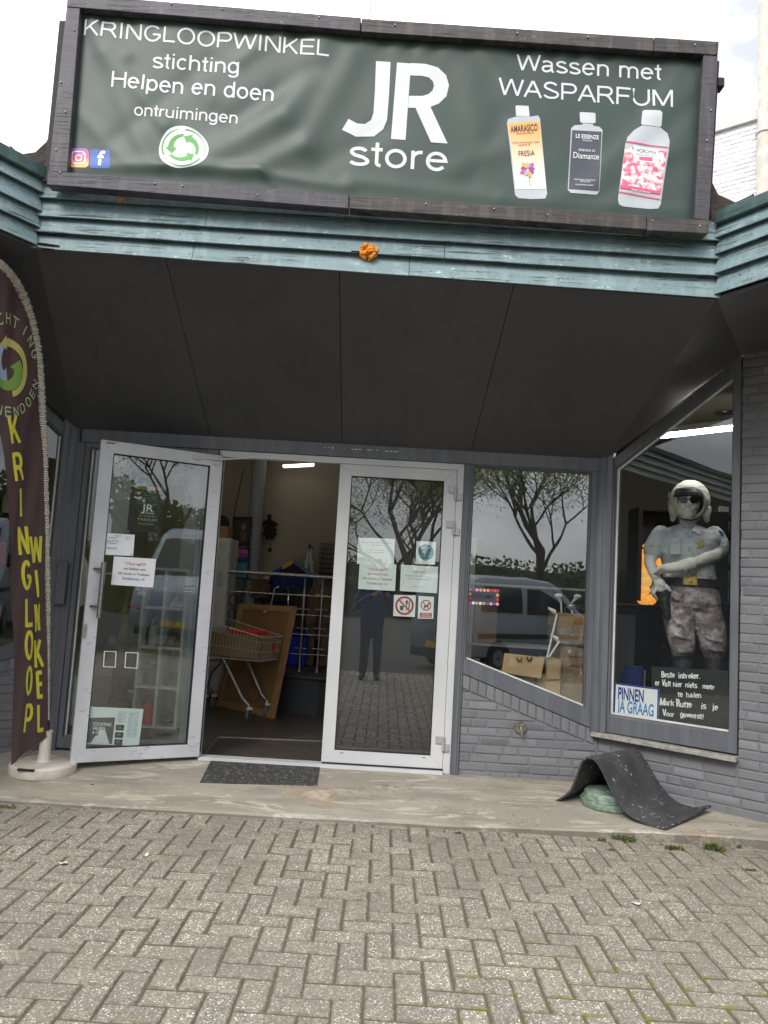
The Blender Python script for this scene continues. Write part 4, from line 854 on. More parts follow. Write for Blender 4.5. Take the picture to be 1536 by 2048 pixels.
# recycling emblem on a white sticker with a scalloped outline
Lc = B(367, 297); lx, lz = V((1, 0, -.06)).normalized(), V((.02, 0, 1)); lr = .146
mb = MB(); mb.poly([Lc + lx * (lr * (1 + .045 * cos(3 * t_ + .6)) * cos(t_)) + lz * (lr * .92 * (1 + .045 * cos(3 * t_ + .6)) * sin(t_)) for t_ in [2 * pi * k / 60 for k in range(60)]]); printed('emblem', mb, M['white_print'])
def swoosh(mb, c, r, a0, a1, w0, w1, hd, ux, uz, rin=1., head=.32):
    N = 16; P = []; Q = []
    for k in range(N + 1):
        t_ = k / N; a = a0 + (a1 - a0) * t_; rr = r * (1 + (rin - 1) * t_); wd = w0 + (w1 - w0) * t_; d = ux * cos(a) + uz * sin(a); P.append(c + d * (rr + wd / 2)); Q.append(c + d * (rr - wd / 2))
    n = len(P); mb.add(P + Q, [[i, i + 1, n + i + 1, n + i] for i in range(n - 1)])
    d = ux * cos(a1) + uz * sin(a1); tg = (ux * -sin(a1) + uz * cos(a1)) * (1 if a1 > a0 else -1); rr = r * rin
    mb.poly([c + d * (rr + w1 / 2 + hd), c + d * (rr - .15 * w1) + tg * head * r, c + d * (rr - w1 / 2 - hd)]); return mb
mb = MB()
for k in range(3):
    a = R(215 + 120 * k); swoosh(mb, Lc, lr * .60, a, a + R(88), lr * .10, lr * .24, lr * .11, lx, lz * .95, .82, .46)
    swoosh(mb, Lc, lr * .86, a + R(12), a + R(112), lr * .01, lr * .07, 0, lx, lz * .95, .98, .10)
printed('emblem_mark', mb, M['ink_green'], 2)
# printed bottles
def poly_px(pts, nm, mat, lay=1.): mb = MB(); mb.poly([B(*p) for p in pts]); return printed(nm, mb, M[mat], lay)
def txt(nm, s_, p0, p1, h, mat, lay=4, bold=0., up=UPB): mb = MB(); write(mb, s_, B(*p0), B(*p1), h, up, bold=bold); return printed(nm, mb, M[mat], lay)
poly_px([(1031, 213), (1033, 211), (1057, 212), (1059, 230), (1058, 233), (1032, 232)], 'bottle_cap', 'bottle_cap')
poly_px([(1033, 233), (1057, 233), (1060, 234), (1076, 231.5), (1080, 238), (1094, 388), (1090, 398), (1063, 399), (1037, 397), (1030, 391), (1014, 246), (1016, 238)][::-1], 'bottle_print', 'bottle')
poly_px([(1016, 247), (1079, 243), (1092, 378), (1031, 379)], 'bottle_label', 'olabel', 2)
txt('label_lettering', 'AMARASICO', (1021, 266), (1075, 262), .040, 'ink_black', bold=.01, up=V((-.1, 0, 1)))
txt('label_lettering', 'FRESIA', (1037, 314), (1069, 312), .032, 'ink_black', up=V((-.1, 0, 1)))
for y, x0, x1, w_ in ((270, 1032, 1068, 'www.amarasico.it'), (288.5, 1024, 1078, 'profumo concentrato per il bucato'), (293.5, 1036, 1060, 'fragranza di:')): txt('label_lettering', w_, (x0, y), (x1, y - 2), .012, 'ink_black')
mb = MB(); fc = B(1055, 340)
for k in range(9):
    mb.cm = k % 4; a = 2 * pi * k / 9 + .2; r = .052 if k % 2 else .042; d = V((cos(a), 0, sin(a))); e = V((-sin(a), 0, cos(a))); mb.poly([fc + d * .006, fc + d * r * .6 + e * .014, fc + d * r + e * .004, fc + d * r * .9 - e * .008, fc + d * r * .5 - e * .013][::1])
m2 = MB()
for k, nm in enumerate(('ink_purple', 'ink_pink', 'ink_skyblue', 'ink_orange')):
    q = MB()
    for f, mi in zip(mb.f, mb.m):
        if mi == k: q.poly([mb.v[i] for i in f])
    printed('label_flower', q, M[nm], 4 + k * .3)
mb = MB(); mb.bar(B(1057, 350), B(1060, 372), .003, .001, (0, 1, 0)); printed('label_flower', mb, M['ink_green'], 4)
poly_px([(1159, 226), (1162, 224.5), (1189, 226), (1191, 228), (1191, 245), (1188, 247), (1163, 246), (1160, 244)], 'bottle_cap', 'bottle_cap')
poly_px([(1166, 247), (1185, 248), (1187, 252), (1199, 254), (1205, 260), (1198, 384), (1193, 390), (1141, 387), (1135, 381), (1142, 257), (1149, 251), (1164, 250)][::-1], 'bottle_print', 'bottle')
poly_px([(1144, 261), (1203, 264), (1197, 383), (1137, 379)], 'bottle_label', 'ink_label', 2)
txt('label_lettering', 'LE ESSENZE', (1151, 277), (1197, 280), .024, 'ink_white', bold=.012); txt('label_lettering', 'DI ELDA', (1165, 283.5), (1184, 284.5), .011, 'ink_white')
txt('label_lettering', 'ESSENZA DI', (1157, 303), (1189, 305), .013, 'ink_white'); txt('label_lettering', 'Diamante', (1146, 317), (1197, 321), .036, 'ink_white')
for w_, a_, b_ in (('PROFUMATORE CONCENTRATO', (1148, 361.5), (1190, 364)), ('PER BUCATO', (1160, 365.5), (1180, 367)), ('CONCENTRATED LAUNDRY', (1150, 372), (1186, 374))): txt('label_lettering', w_, a_, b_, .008, 'ink_white')
poly_px([(1284, 225), (1287, 222), (1319, 224), (1323, 228), (1322, 253), (1319, 256), (1284, 252), (1281, 249)], 'bottle_cap', 'bottle_cap')
poly_px([(1283, 253), (1320, 257), (1334, 268), (1338, 284), (1335, 310), (1321, 409), (1316, 418), (1300, 419), (1245, 414), (1237, 410), (1235, 400), (1249, 292), (1254, 276), (1267, 262)][::-1], 'bottle_print', 'bottle')
poly_px([(1249, 296), (1332, 306), (1321, 387), (1240, 375)], 'bottle_label', 'floral', 2)
for p in (((1251, 284), (1335, 297), (1335, 299), (1251, 286.5)), ((1240, 371), (1321, 384), (1320, 390), (1239, 378)), ((1237, 384), (1320, 399), (1320, 401), (1237, 386.5)), ((1277, 315), (1303, 318), (1302, 324), (1277, 321))): poly_px(p, 'label_band', 'ink_pink', 3.4)
poly_px([(1266, 293), (1315, 303), (1312, 331), (1266, 322)], 'label_plate', 'ink_white', 2.8)
poly_px([(1277, 316), (1303, 320), (1302, 326), (1277, 322)], 'label_band', 'ink_pink', 4)
txt('label_lettering', 'HOROMIA', (1272, 306), (1310, 312), .024, 'ink_grey', 4.4); txt('label_lettering', 'PROFUMO PER BUCATO', (1271, 312), (1308, 317.5), .010, 'ink_grey', 4.4); txt('label_lettering', 'Petali di Peonia', (1262, 383.5), (1299, 389), .014, 'ink_white', 4.4)

# orange foam on the fascia, leaf caught under the sign
bm = bmesh.new(); rf_ = random.Random(4)
for k in range(70):
    g = bmesh.ops.create_icosphere(bm, subdivisions=2, radius=rf_.uniform(.006, .016)); an = rf_.uniform(0, 2 * pi); rr = .047 * rf_.random() ** .6; o_ = V((rr * cos(an), rf_.uniform(-.030, .006) + rr * .5, rr * sin(an) * .95))
    for v in g['verts']: v.co = v.co * (1 + .30 * mnoise.noise(v.co * 60 + o_ * 90)) + o_
me = bpy.data.meshes.new('foam'); bm.to_mesh(me); bm.free(); me.materials.append(M['foam']); p = at(738, 502, 4.275)
fo = bpy.data.objects.new('foam_patch', me); col.objects.link(fo); fo.location = p; WM[fo] = Matrix.Translation(p); tag(fo, 'lump of orange builder foam stuck on the teal boards', 'foam')
me.polygons.foreach_set('use_smooth', [True] * len(me.polygons))
mb = MB(); p = at(228, 398, 4.262); P = [(0, 0), (.03, .008), (.05, .03), (.075, .02), (.095, .035), (.09, .012), (.07, 0), (.074, -.022), (.05, -.01), (.042, -.03), (.028, -.012)]
mb.prism([p + V((a, -.01 * sin(a * 40) - .02 * z, z)) for a, z in P], (0, -.003, 0)); base_origin(tag(obj('torn_leaf', mb, M['leafdry']), 'torn pale leaf caught on boards below sign frame', 'leaf'), p)

# ================================================================ FEATHER FLAG
fb = atz(85, 1546, CZ(-2.2, 5.2)); flag = thing('feather_flag', 'brown feather flag with yellow letters on round cream plastic foot', 'flag', fb)
zb = fb.z
mb = MB(); mb.lathe([(.0, 0), (.206, 0), (.212, .012), (.213, .062), (.206, .072), (.19, .077), (.0, .08)], fb, 48); base_ = obj('base', mb, M['flagbase'], flag)
mb = MB(); q = fb + V((-.075, -.198, .058)); mb.box(q, q + V((.11, -.02, .014))); obj('filler_slot', mb, M['blackm'], base_)
mb = MB()
prof = [(.048, .078), (.041, .088), (.038, .11), (.036, .26), (.040, .268), (.042, .28), (.030, .284)]
N = 32; vs = []; fs = []
for r, h in prof:
    for k in range(N): rr = r * (1 - (.06 if (k % 4 == 0 and .1 < h < .265) else 0)); vs.append(fb + V((rr * cos(2 * pi * k / N), rr * sin(2 * pi * k / N), h)))
for i in range(len(prof) - 1):
    for k in range(N): fs.append([i * N + k, i * N + (k + 1) % N, (i + 1) * N + (k + 1) % N, (i + 1) * N + k])
fs.append([(len(prof) - 1) * N + k for k in range(N)]); mb.add(vs, fs); obj('socket', mb, M['flagbase'], flag, sm=25)
fd = V((-.12, -.99, 0)).normalized(); fn_ = V((-fd.y, fd.x, 0)); fp0 = V((fb.x + .02, fb.y, 0))
if (CAM - fp0).dot(fn_) < 0: fn_ = -fn_
def FP(x, y, d=0.): return atp(x, y, fp0 + fn_ * d, fn_)
pole = [(97, 1472), (97, 1400), (96.5, 1300), (95.5, 1200), (93, 1100), (91, 1000), (88, 900), (84, 820), (80, 750), (73, 690), (62, 640), (47, 595), (26, 558), (0, 530), (-30, 512), (-62, 506), (-92, 512), (-112, 528)]
def cr_(pts, n=8):
    out = []
    for i in range(len(pts) - 1):
        p0 = V(pts[max(i - 1, 0)]).to_3d(); p1 = V(pts[i]).to_3d(); p2 = V(pts[i + 1]).to_3d(); p3 = V(pts[min(i + 2, len(pts) - 1)]).to_3d()
        for k in range(n):
            t_ = k / n; out.append(.5 * ((2 * p1) + (p2 - p0) * t_ + (2 * p0 - 5 * p1 + 4 * p2 - p3) * t_ ** 2 + (3 * p1 - p0 - 3 * p2 + p3) * t_ ** 3))
    out.append(V(pts[-1]).to_3d()); return [(p.x, p.y) for p in out]
pc = cr_(pole, 20); pp3 = [FP(*p) for p in pc]
rad = []
for i, (x, y) in enumerate(pc):
    b_ = .007 + .014 * smooth(1465, 1050, y) + .006 * smooth(1000, 600, y); rad.append(b_ * (1 + .16 * sin(i * 2.4) + .10 * sin(i * 5.3 + 1)) if y < 1455 else .007)
mb = MB(); mb.tube(pp3, rad, 12); obj('pole_sleeve', mb, M['sleeve'], flag, sm=60)
mb = MB(); mb.tube([FP(97, 1480), FP(97, 1440)], .008, 8); mb.tube([FP(95, 1472, .01), FP(70, 1500, .012), FP(40, 1518, .01), FP(20, 1531, .01)], .0016, 5); obj('pole', mb, M['blackm'], flag)
left = [(21, 1530), (25, 1420), (27.5, 1300), (24, 1180), (18, 1050), (10, 940), (0, 850), (-22, 740), (-52, 640), (-90, 560), (-112, 530)]
right = [(p[0] - 3, p[1]) for p in pc if p[1] > 500 and pc.index(p) < len(pc) - 20]
lc = cr_(left, 12)
def samp(pts, t_):
    L_ = [0.]
    for a, b in zip(pts, pts[1:]): L_.append(L_[-1] + hypot(b[0] - a[0], b[1] - a[1]))
    s_ = t_ * L_[-1]
    for i in range(len(pts) - 1):
        if s_ <= L_[i + 1] or i == len(pts) - 2:
            k = (s_ - L_[i]) / max(1e-6, L_[i + 1] - L_[i]); return (pts[i][0] + (pts[i + 1][0] - pts[i][0]) * k, pts[i][1] + (pts[i + 1][1] - pts[i][1]) * k)
def wave(q):
    a = (q - fp0).dot(fd); return .007 * sin(a * 16 + q.z * 1.3) * smooth(.02, .2, a) + .004 * sin(a * 34 + q.z * 2.2 + 1) * smooth(.05, .3, a) + .003 * mnoise.noise((a * 6, q.z * 3, 2))
mb = MB(); NU, NV = 26, 90; vs = []; fs = []
for j in range(NV + 1):
    l, r = samp(lc, j / NV), samp(pc, j / NV)
    for i in range(NU + 1):
        t_ = i / NU; q = FP(r[0] + (l[0] - r[0]) * t_, r[1] + (l[1] - r[1]) * t_); vs.append(q + fn_ * wave(q))
for j in range(NV):
    for i in range(NU): a = j * (NU + 1) + i; fs.append([a, a + 1, a + NU + 2, a + NU + 1])
mb.add(vs, fs); b0 = [q - fn_ * .0015 for q in vs]; mb.add(b0, [f[::-1] for f in fs]); cloth = obj('flag_cloth', mb, M['flag'], flag, sm=180, recalc=False)
def fprint(nm, mb, mat, lay=1.): m2 = finer(mb, .03, 5); m2.v = [p + fn_ * (wave(p) + .0016 * lay) for p in m2.v]; return obj(nm, m2, M[mat], cloth, sm=180, recalc=False)
def fl_letter(ch, cx, cy, w_, h_, lean, mat='ink_yellow', bold=.015):
    w_ *= .9
    b0, b1 = FP(cx - w_ / 2 + lean / 2, cy + h_ / 2), FP(cx + w_ / 2 + lean / 2, cy + h_ / 2 - 2); t0 = FP(cx - w_ / 2 - lean / 2, cy - h_ / 2)
    mb = MB(); sans(mb, ch, b0, b1, (t0 - b0).length, (t0 - b0).normalized(), .158, fn_); fprint('letter', mb, mat)
for ch, cx, cy, w_, ln in (('K', 27, 859, 17, 7), ('R', 35, 934, 16, 6), ('I', 42.5, 1006, 6, 5), ('N', 48, 1082, 16, 3), ('G', 52, 1151, 16, 1), ('L', 56, 1226, 12, 1), ('O', 57, 1291, 15, 0), ('O', 58.5, 1362, 15, -1), ('P', 58.5, 1437, 13, -5)): fl_letter(ch, cx, cy, w_, 56, ln)
for ch, cx, cy, w_, ln in (('W', 71, 1100, 21, 2), ('I', 72, 1168, 5, 4), ('N', 74.5, 1236, 11, 4), ('K', 78, 1308, 13, 3), ('E', 80, 1370, 9, 1), ('L', 80.5, 1437, 11, -1)): fl_letter(ch, cx, cy, w_, 54, ln)
fc = FP(18, 731); fz = V((0, 0, 1)); fu = -fd
def on_circle(word, r, a0, a1, mat, h):
    for i, ch in enumerate(word):
        if ch == ' ': continue
        a = a0 + (a1 - a0) * i / (len(word) - 1); d = fu * cos(a) + fz * sin(a); tg = (fu * sin(a) - fz * cos(a)); 
        if sin(a) < -.25 or a1 > a0: tg = -tg; up = -d
        else: up = d
        wd = h * (.3 if ch == 'I' else .72); c_ = fc + d * r
        mb = MB(); sans(mb, ch, c_ - tg * wd / 2 - up * h / 2, c_ + tg * wd / 2 - up * h / 2, h, up, .15, fn_); fprint('ring_letter', mb, mat)
on_circle('STICHTING', .275, R(172), R(32), 'ink_sage', .068)
on_circle('HELPENENDOEN', .275, R(190), R(352), 'ink_sage', .06)
mb = MB(); swoosh(mb, fc, .15, R(60), R(235), .02, .085, .03, fu, fz, .62, .5); fprint('emblem', mb, 'ink_skyblue', 1.2)
mb = MB(); swoosh(mb, fc, .15, R(190), R(352), .03, .085, .03, fu, fz, .62, .5); fprint('emblem', mb, 'ink_lime', 1.5)
mb = MB(); swoosh(mb, fc, .168, R(-70), R(110), .035, .05, .02, fu, fz, .8, .45); fprint('emblem', mb, 'ink_paleyellow', 1.9)
# ================================================================ NOTICES AND SIGNS ON THE GLASS
class Sheet:
    def __init__(s, name, label, cat, fr, quad, d, mat, th=.0012, group=None, mode='px', curl=.0):
        s.q = [fr.p(*fr.px(x, y, d), d) for x, y in quad]; s.n = fr.n; s.d = d; s.fr = fr
        mb = MB(); N = 8; vs = []; fs = []
        for j in range(N + 1):
            for i in range(N + 1):
                u, v = i / N, j / N; p = s.q[0].lerp(s.q[1], u).lerp(s.q[3].lerp(s.q[2], u), v); vs.append(p + s.n * (curl * (.6 * sin(u * 5 + v * 3) + .6 * (u * v) ** 3) + curl * .3 * sin(u * 13 - v * 9)))
        m = (N + 1) ** 2
        for j in range(N):
            for i in range(N): a = j * (N + 1) + i; fs += [[a, a + 1, a + N + 2, a + N + 1], [m + a, m + a + N + 1, m + a + N + 2, m + a + 1]]
        e = [j * (N + 1) for j in range(N + 1)] + [N * (N + 1) + i for i in range(1, N + 1)] + [(N - j) * (N + 1) + N for j in range(1, N + 1)] + [N - i for i in range(1, N)]
        for a, b in zip(e, e[1:] + e[:1]): fs.append([a, b, m + b, m + a])
        mb.add(vs + [p - s.n * th for p in vs], fs)
        s.o = tag(obj(name, mb, M[mat], sm=60), label, cat, group); base_origin(s.o, (s.q[2] + s.q[3]) / 2); s.curl = curl
        s.ux = (s.q[1] - s.q[0]); s.uz = (s.q[0] - s.q[3]); s.W = s.ux.length; s.H = s.uz.length
    def P(s, u, v, l=1.): return s.q[0].lerp(s.q[1], u).lerp(s.q[3].lerp(s.q[2], u), v) + s.n * (.0008 * l + s.curl * 1.1)
    def line(s, t_, u0, u1, v, h, mat, bold=.0, lay=1., nm='lettering'):
        mb = MB(); write(mb, t_, s.P(u0, v, lay), s.P(u1, v, lay), h * s.H, s.uz.normalized(), bold=bold); return obj(nm, mb, M[mat], s.o, sm=0)
    def sline(s, t_, u0, u1, v, h, mat, wt, lay=1., nm='lettering'):
        mb = MB(); sans(mb, t_, s.P(u0, v, lay), s.P(u1, v, lay), h * s.H, s.uz.normalized(), wt, s.n); return obj(nm, mb, M[mat], s.o, sm=0)
    def scrawl(s, rows, mat, th=.0016, nm='handwriting', seed=1):
        r = random.Random(seed); mb = MB()
        for u0, u1, v, h in rows:
            x = u0
            while x < u1:
                wl = r.uniform(.05, .13); e = min(x + wl, u1); n = max(4, int((e - x) / .008)); P_ = []
                for k in range(n + 1): P_.append(s.P(x + (e - x) * k / n, v + h * r.uniform(-.5, .5) + .004 * sin(k)))
                for a, b in zip(P_, P_[1:]): mb.bar(a, b, th, .0003, s.n)
                x = e + .025
        return obj(nm, mb, M[mat], s.o, sm=0)
    def shape(s, pts, mat, lay=1., nm='picture'): mb = MB(); mb.poly([s.P(u, v, lay) for u, v in pts]); return obj(nm, mb, M[mat], s.o, sm=0)
D1 = .0378
n1 = Sheet('paper_notice', 'white handwritten sheet taped crookedly on the open door glass', 'notice', Of, [(208, 1066), (269.7, 1069.5), (266, 1112), (203.4, 1109)], D1 + .004, 'paper', group='paper notices on the doors', curl=.003)
n1.scrawl([(.32, .55, .10, .05), (.15, .42, .20, .06), (.70, .86, .14, .04), (.12, .50, .34, .06), (.74, .84, .24, .04), (.12, .42, .45, .06), (.15, .45, .68, .07), (.9, .97, .94, .04)], 'ink_grey', .0022)
n2 = Sheet('paper_notice', 'white printed sheet with red heading on the open door glass', 'notice', Of, [(228, 1112.6), (312.5, 1118), (306, 1175), (222, 1169.4)], D1 + .002, 'paper', group='paper notices on the doors', curl=.0015)
n2.line('!!!!!Let op!!!!!', .27, .76, .27, .10, 'ink_red'); n2.line('we hebben een', .25, .77, .44, .095, 'ink_grey'); n2.line('2de locatie in Treebeek', .12, .88, .615, .095, 'ink_grey'); n2.line('Schildstraat 14', .25, .77, .79, .095, 'ink_grey')
DI = -.0165
n3 = Sheet('paper_notice', 'upper pale sheet with fine print behind closed door glass', 'notice', Cf, [(716, 1075), (789.8, 1077.8), (788, 1129), (714, 1127.7)], DI - .002, 'paper_green', group='paper notices on the doors')
n3.scrawl([(.10, .90, .18, .02), (.38, .60, .27, .02), (.23, .76, .46, .02), (.27, .72, .55, .02)], 'ink_grey', .0022, 'fine_print', 4)
n4 = Sheet('paper_notice', 'pale sheet with faded red heading behind closed door glass', 'notice', Cf, [(719.5, 1125), (793, 1129), (790, 1182), (716, 1177.6)], DI + .0004, 'paper_green', group='paper notices on the doors')
n4.line('!!!!!Let op!!!!!', .25, .77, .27, .095, 'ink_red'); n4.line('we hebben een', .22, .78, .44, .09, 'ink_grey'); n4.line('2de locatie in Treebeek', .10, .90, .62, .09, 'ink_grey'); n4.line('Schildstraat 14', .23, .78, .80, .09, 'ink_grey')
n5 = Sheet('paper_notice', 'pale sheet about second hand clothing behind closed door glass', 'notice', Cf, [(802, 1129.4), (876.5, 1133.6), (874, 1186.6), (799.6, 1182)], DI, 'paper_green', group='paper notices on the doors')
n5.line('Let op!!', .35, .66, .27, .095, 'ink_grey'); n5.line('2e hands kleding', .12, .50, .42, .05, 'ink_grey'); n5.scrawl([(.53, .88, .40, .03), (.30, .68, .80, .02)], 'ink_grey', .0018, 'fine_print', 7); n5.line('kan niet geruild worden!', .22, .80, .53, .05, 'ink_grey')
n6 = Sheet('sticker', 'white sticker with blue round basket sign on closed door glass', 'sticker', Cf, [(833, 1082), (872, 1084), (870, 1129), (831, 1128)], DI, 'paper_green', group='stickers on the closed door')
sc_ = n6.P(.5, .48); ux6, uz6 = n6.ux.normalized(), n6.uz.normalized()
mb = MB(); mb.poly(ellip(sc_, .062, .062, ux6, uz6)); obj('blue_disc', mb, M['ink_teal'], n6.o, sm=0)
n6.line('LET OP', .24, .76, .33, .10, 'ink_white', .02, 2.2)
mb = MB()
for a, b in (((.34, .46), (.66, .46)), ((.66, .46), (.70, .66)), ((.70, .66), (.30, .66)), ((.30, .66), (.34, .46)), ((.36, .46), (.42, .38)), ((.42, .38), (.58, .38)), ((.58, .38), (.64, .46))): mb.bar(n6.P(*a, 2), n6.P(*b, 2), .004, .0006, n6.n)
obj('basket_sign', mb, M['ink_gold'], n6.o, sm=0); n6.scrawl([(.26, .74, .79, .02)], 'ink_white', .003, 'fine_print', 2)
def ban(sh, cu, cv, r, mat='ink_red'):
    c = sh.P(cu, cv, 3); ux, uz = sh.ux.normalized(), sh.uz.normalized(); mb = MB(); ringband(mb, c, r * .80, r, ux, uz, 36); q = (ux - uz).normalized(); mb.bar(c - q * r * .86 + sh.n * .0004, c + q * r * .86 + sh.n * .0004, r * .17, .0006, sh.n); return obj('ban_ring', mb, M[mat], sh.o, sm=0)
n7 = Sheet('sticker', 'white sticker with red ring banning food and drink', 'sticker', Cf, [(788, 1189.5), (831.6, 1190.7), (829.6, 1234), (786.4, 1232)], DI, 'paper_green', group='stickers on the closed door')
n7.shape([(.28, .50), (.47, .50), (.44, .72), (.31, .72)], 'ink_grey', 1.5); n7.shape([(.545, .25), (.655, .25), (.645, .40), (.61, .43), (.61, .73), (.575, .73), (.575, .43), (.55, .40)], 'ink_grey', 1.5); n7.shape([(.69, .26), (.735, .28), (.735, .56), (.72, .73), (.69, .73)], 'ink_black', 1.5); ban(n7, .5, .49, .070)
n8 = Sheet('sticker', 'white sticker with red ring banning dogs', 'sticker', Cf, [(837, 1191.7), (868, 1193.7), (866.5, 1237.7), (835.5, 1237)], DI, 'paper_green', group='stickers on the closed door')
n8.shape([(.36, .42), (.60, .38), (.63, .30), (.74, .28), (.76, .33), (.68, .37), (.65, .50), (.62, .56), (.59, .48), (.45, .49), (.43, .56), (.39, .56), (.38, .48), (.33, .40)], 'ink_black', 1.5); ban(n8, .5, .40, .041)
n8.shape([(.12, .74), (.90, .74), (.90, .96), (.12, .96)], 'ink_red', 1.2); n8.line('VERBODEN', .25, .77, .845, .07, 'ink_white', .01, 2.4); n8.line('VOOR HONDEN', .18, .84, .94, .07, 'ink_white', .01, 2.4)
# on the open door
n9 = Sheet('poster', 'dark shop poster with green emblem behind open door glass', 'poster', Of, [(264, 944), (336, 950), (322, 1066), (254, 1060)], .0285, 'poster')
c9 = n9.P(.28, .14); mb = MB(); swoosh(mb, c9, .04, R(40), R(330), .012, .026, .01, n9.ux.normalized(), n9.uz.normalized(), .8, .5); obj('emblem', mb, M['ink_green_dim'], n9.o, sm=0)
n9.line('KRINGLOOPWINKEL', .14, .93, .28, .055, 'ink_gold', .01); n9.line('STORE', .34, .74, .70, .032, 'ink_white'); n9.line('PARFUM', .28, .84, .82, .05, 'ink_sage'); n9.line('JR', .36, .70, .655, .12, 'ink_white', .01)
n9.scrawl([(.14, .92, .335, .02), (.38, .80, .38, .015), (.34, .82, .43, .015), (.2, .9, .47, .015), (.28, .84, .52, .015)], 'ink_green_dim', .006, 'fine_print', 5); n9.scrawl([(.3, .82, .735, .01), (.3, .78, .87, .012)], 'ink_sage', .004, 'fine_print', 6)
n10 = Sheet('leaflet', 'open magazine leaflet standing low behind open door glass', 'leaflet', Of, [(175.5, 1413), (287, 1418), (277.5, 1492), (170, 1488)], .0285, 'paper_green', curl=.001)
n10.shape([(.02, .30), (.50, .26), (.49, .97), (.03, .97)], 'ink_grey', 1.2); n10.shape([(.10, .97), (.24, .60), (.34, .60), (.44, .97)], 'ink_white', 1.6); n10.shape([(.14, .62), (.22, .60), (.22, .76), (.14, .76)], 'ink_black', 1.7)
for v in (.45, .65, .84): n10.shape([(.53, v), (.68, v), (.68, v + .15), (.53, v + .15)], 'ink_black', 1.5); n10.shape([(.55, v + .03), (.62, v + .02), (.66, v + .10), (.56, v + .12)], 'ink_grey', 1.9)
for v, t_ in ((.50, 'STICHTING'), (.61, 'HELPEN'), (.72, '& DOEN')): n10.line(t_, .12, .12 + .036 * len(t_), v, .085, 'ink_white', .01, 3)
n10.scrawl([(.54, .70, .10 + .035 * k, .006) for k in range(9)] + [(.74, .93, .10 + .035 * k, .006) for k in range(20)], 'ink_teal', .0016, 'fine_print', 3)
n11 = Sheet('sticker', 'small dark green sticker low on the open door glass', 'sticker', Of, [(368, 1170), (394, 1172), (391, 1193), (365, 1190)], .0285, 'poster', group='stickers on the open door'); n11.scrawl([(.1, .9, .3, .1), (.1, .9, .6, .1), (.1, .9, .85, .06)], 'ink_sage', .004, 'fine_print', 8)
for quad, lb in (([(178, 1301), (189, 1301.5), (187.5, 1334), (176, 1333)], 'white square outline nearest the handle on open door glass'), ([(208, 1302), (233, 1303), (231, 1335), (206, 1334)], 'white square outline in the middle of its row on open door glass'), ([(251, 1304), (277, 1305.5), (274.5, 1337), (249, 1335.5)], 'white square outline nearest the hinges on open door glass')):
    P_ = [Of.px(x, y, D1) for x, y in quad]; cx = sum(p[0] for p in P_) / 4; cz = sum(p[1] for p in P_) / 4
    mb = MB(); ring2(mb, Of, P_, [(cx + (a - cx) * .87, cz + (z - cz) * .92) for a, z in P_], D1, D1 + .0006); base_origin(tag(obj('square_decal', mb, M['ink_white'], sm=0), lb, 'decal', 'square outlines on the open door'), Of.p(P_[3][0], P_[3][1], D1))
# in the windows
n12 = Sheet('sticker', 'dark sticker bordered with coloured flowers in sloping window', 'sticker', Cf, [(937, 1176), (998, 1179), (997, 1211), (936, 1208)], -.0325, 'ink_label')
n12.line('HOROMIA', .14, .86, .62, .26, 'ink_black', .01, 1.5)
cols = ['ink_gold', 'ink_pink', 'ink_orange', 'ink_purple', 'ink_white', 'ink_red', 'ink_rose']; k = 0
spots = [(u, .09) for u in (.05, .17, .28, .40, .52, .64, .75, .86, .96)] + [(u, .92) for u in (.05, .17, .28, .40, .52, .64, .75, .86, .96)] + [(.05, .36), (.05, .64), (.96, .36), (.96, .64)]
for i, nm in enumerate(cols):
    mb = MB()
    for j, (u, v) in enumerate(spots):
        if (j * 3 + j // 4) % len(cols) == i: mb.poly(ellip(n12.P(u, v, 2), .012, .012, (1, 0, 0), (0, 0, 1), 9)); ringband(mb, n12.P(u, v, 3), .004, .006, (1, 0, 0), (0, 0, 1), 8)
    if mb.f: obj('flower_dot', mb, M[nm], n12.o, sm=0)
pin = Sheet('card_sign', 'white card payment sign with blue border on window ledge', 'sign', Sf, [(1230, 1365.5), (1318, 1377), (1316, 1442), (1227.5, 1429.5)], -.046, 'ink_white', th=.006)
mb = MB(); o_, i_ = [(0, 0), (1, 0), (1, 1), (0, 1)], [(.025, .045), (.972, .045), (.972, .97), (.025, .97)]
mb.add([pin.P(*q, 1) for q in o_ + i_], [[i, (i + 1) % 4, 4 + (i + 1) % 4, 4 + i] for i in range(4)]); obj('border', mb, M['ink_navy'], pin.o, sm=0)
pin.line('PINNEN', .085, .67, .49, .36, 'ink_navy', .026, 1.5); pin.line('JA GRAAG', .075, .90, .88, .35, 'ink_blue', .018, 1.5)
bb = Sheet('blackboard', 'black board with white handwritten message at the statue feet', 'board', Sf, [(1303, 1333), (1456, 1342), (1456, 1466), (1303, 1441)], -.058, 'ink_black', th=.008)
rh = random.Random(5)
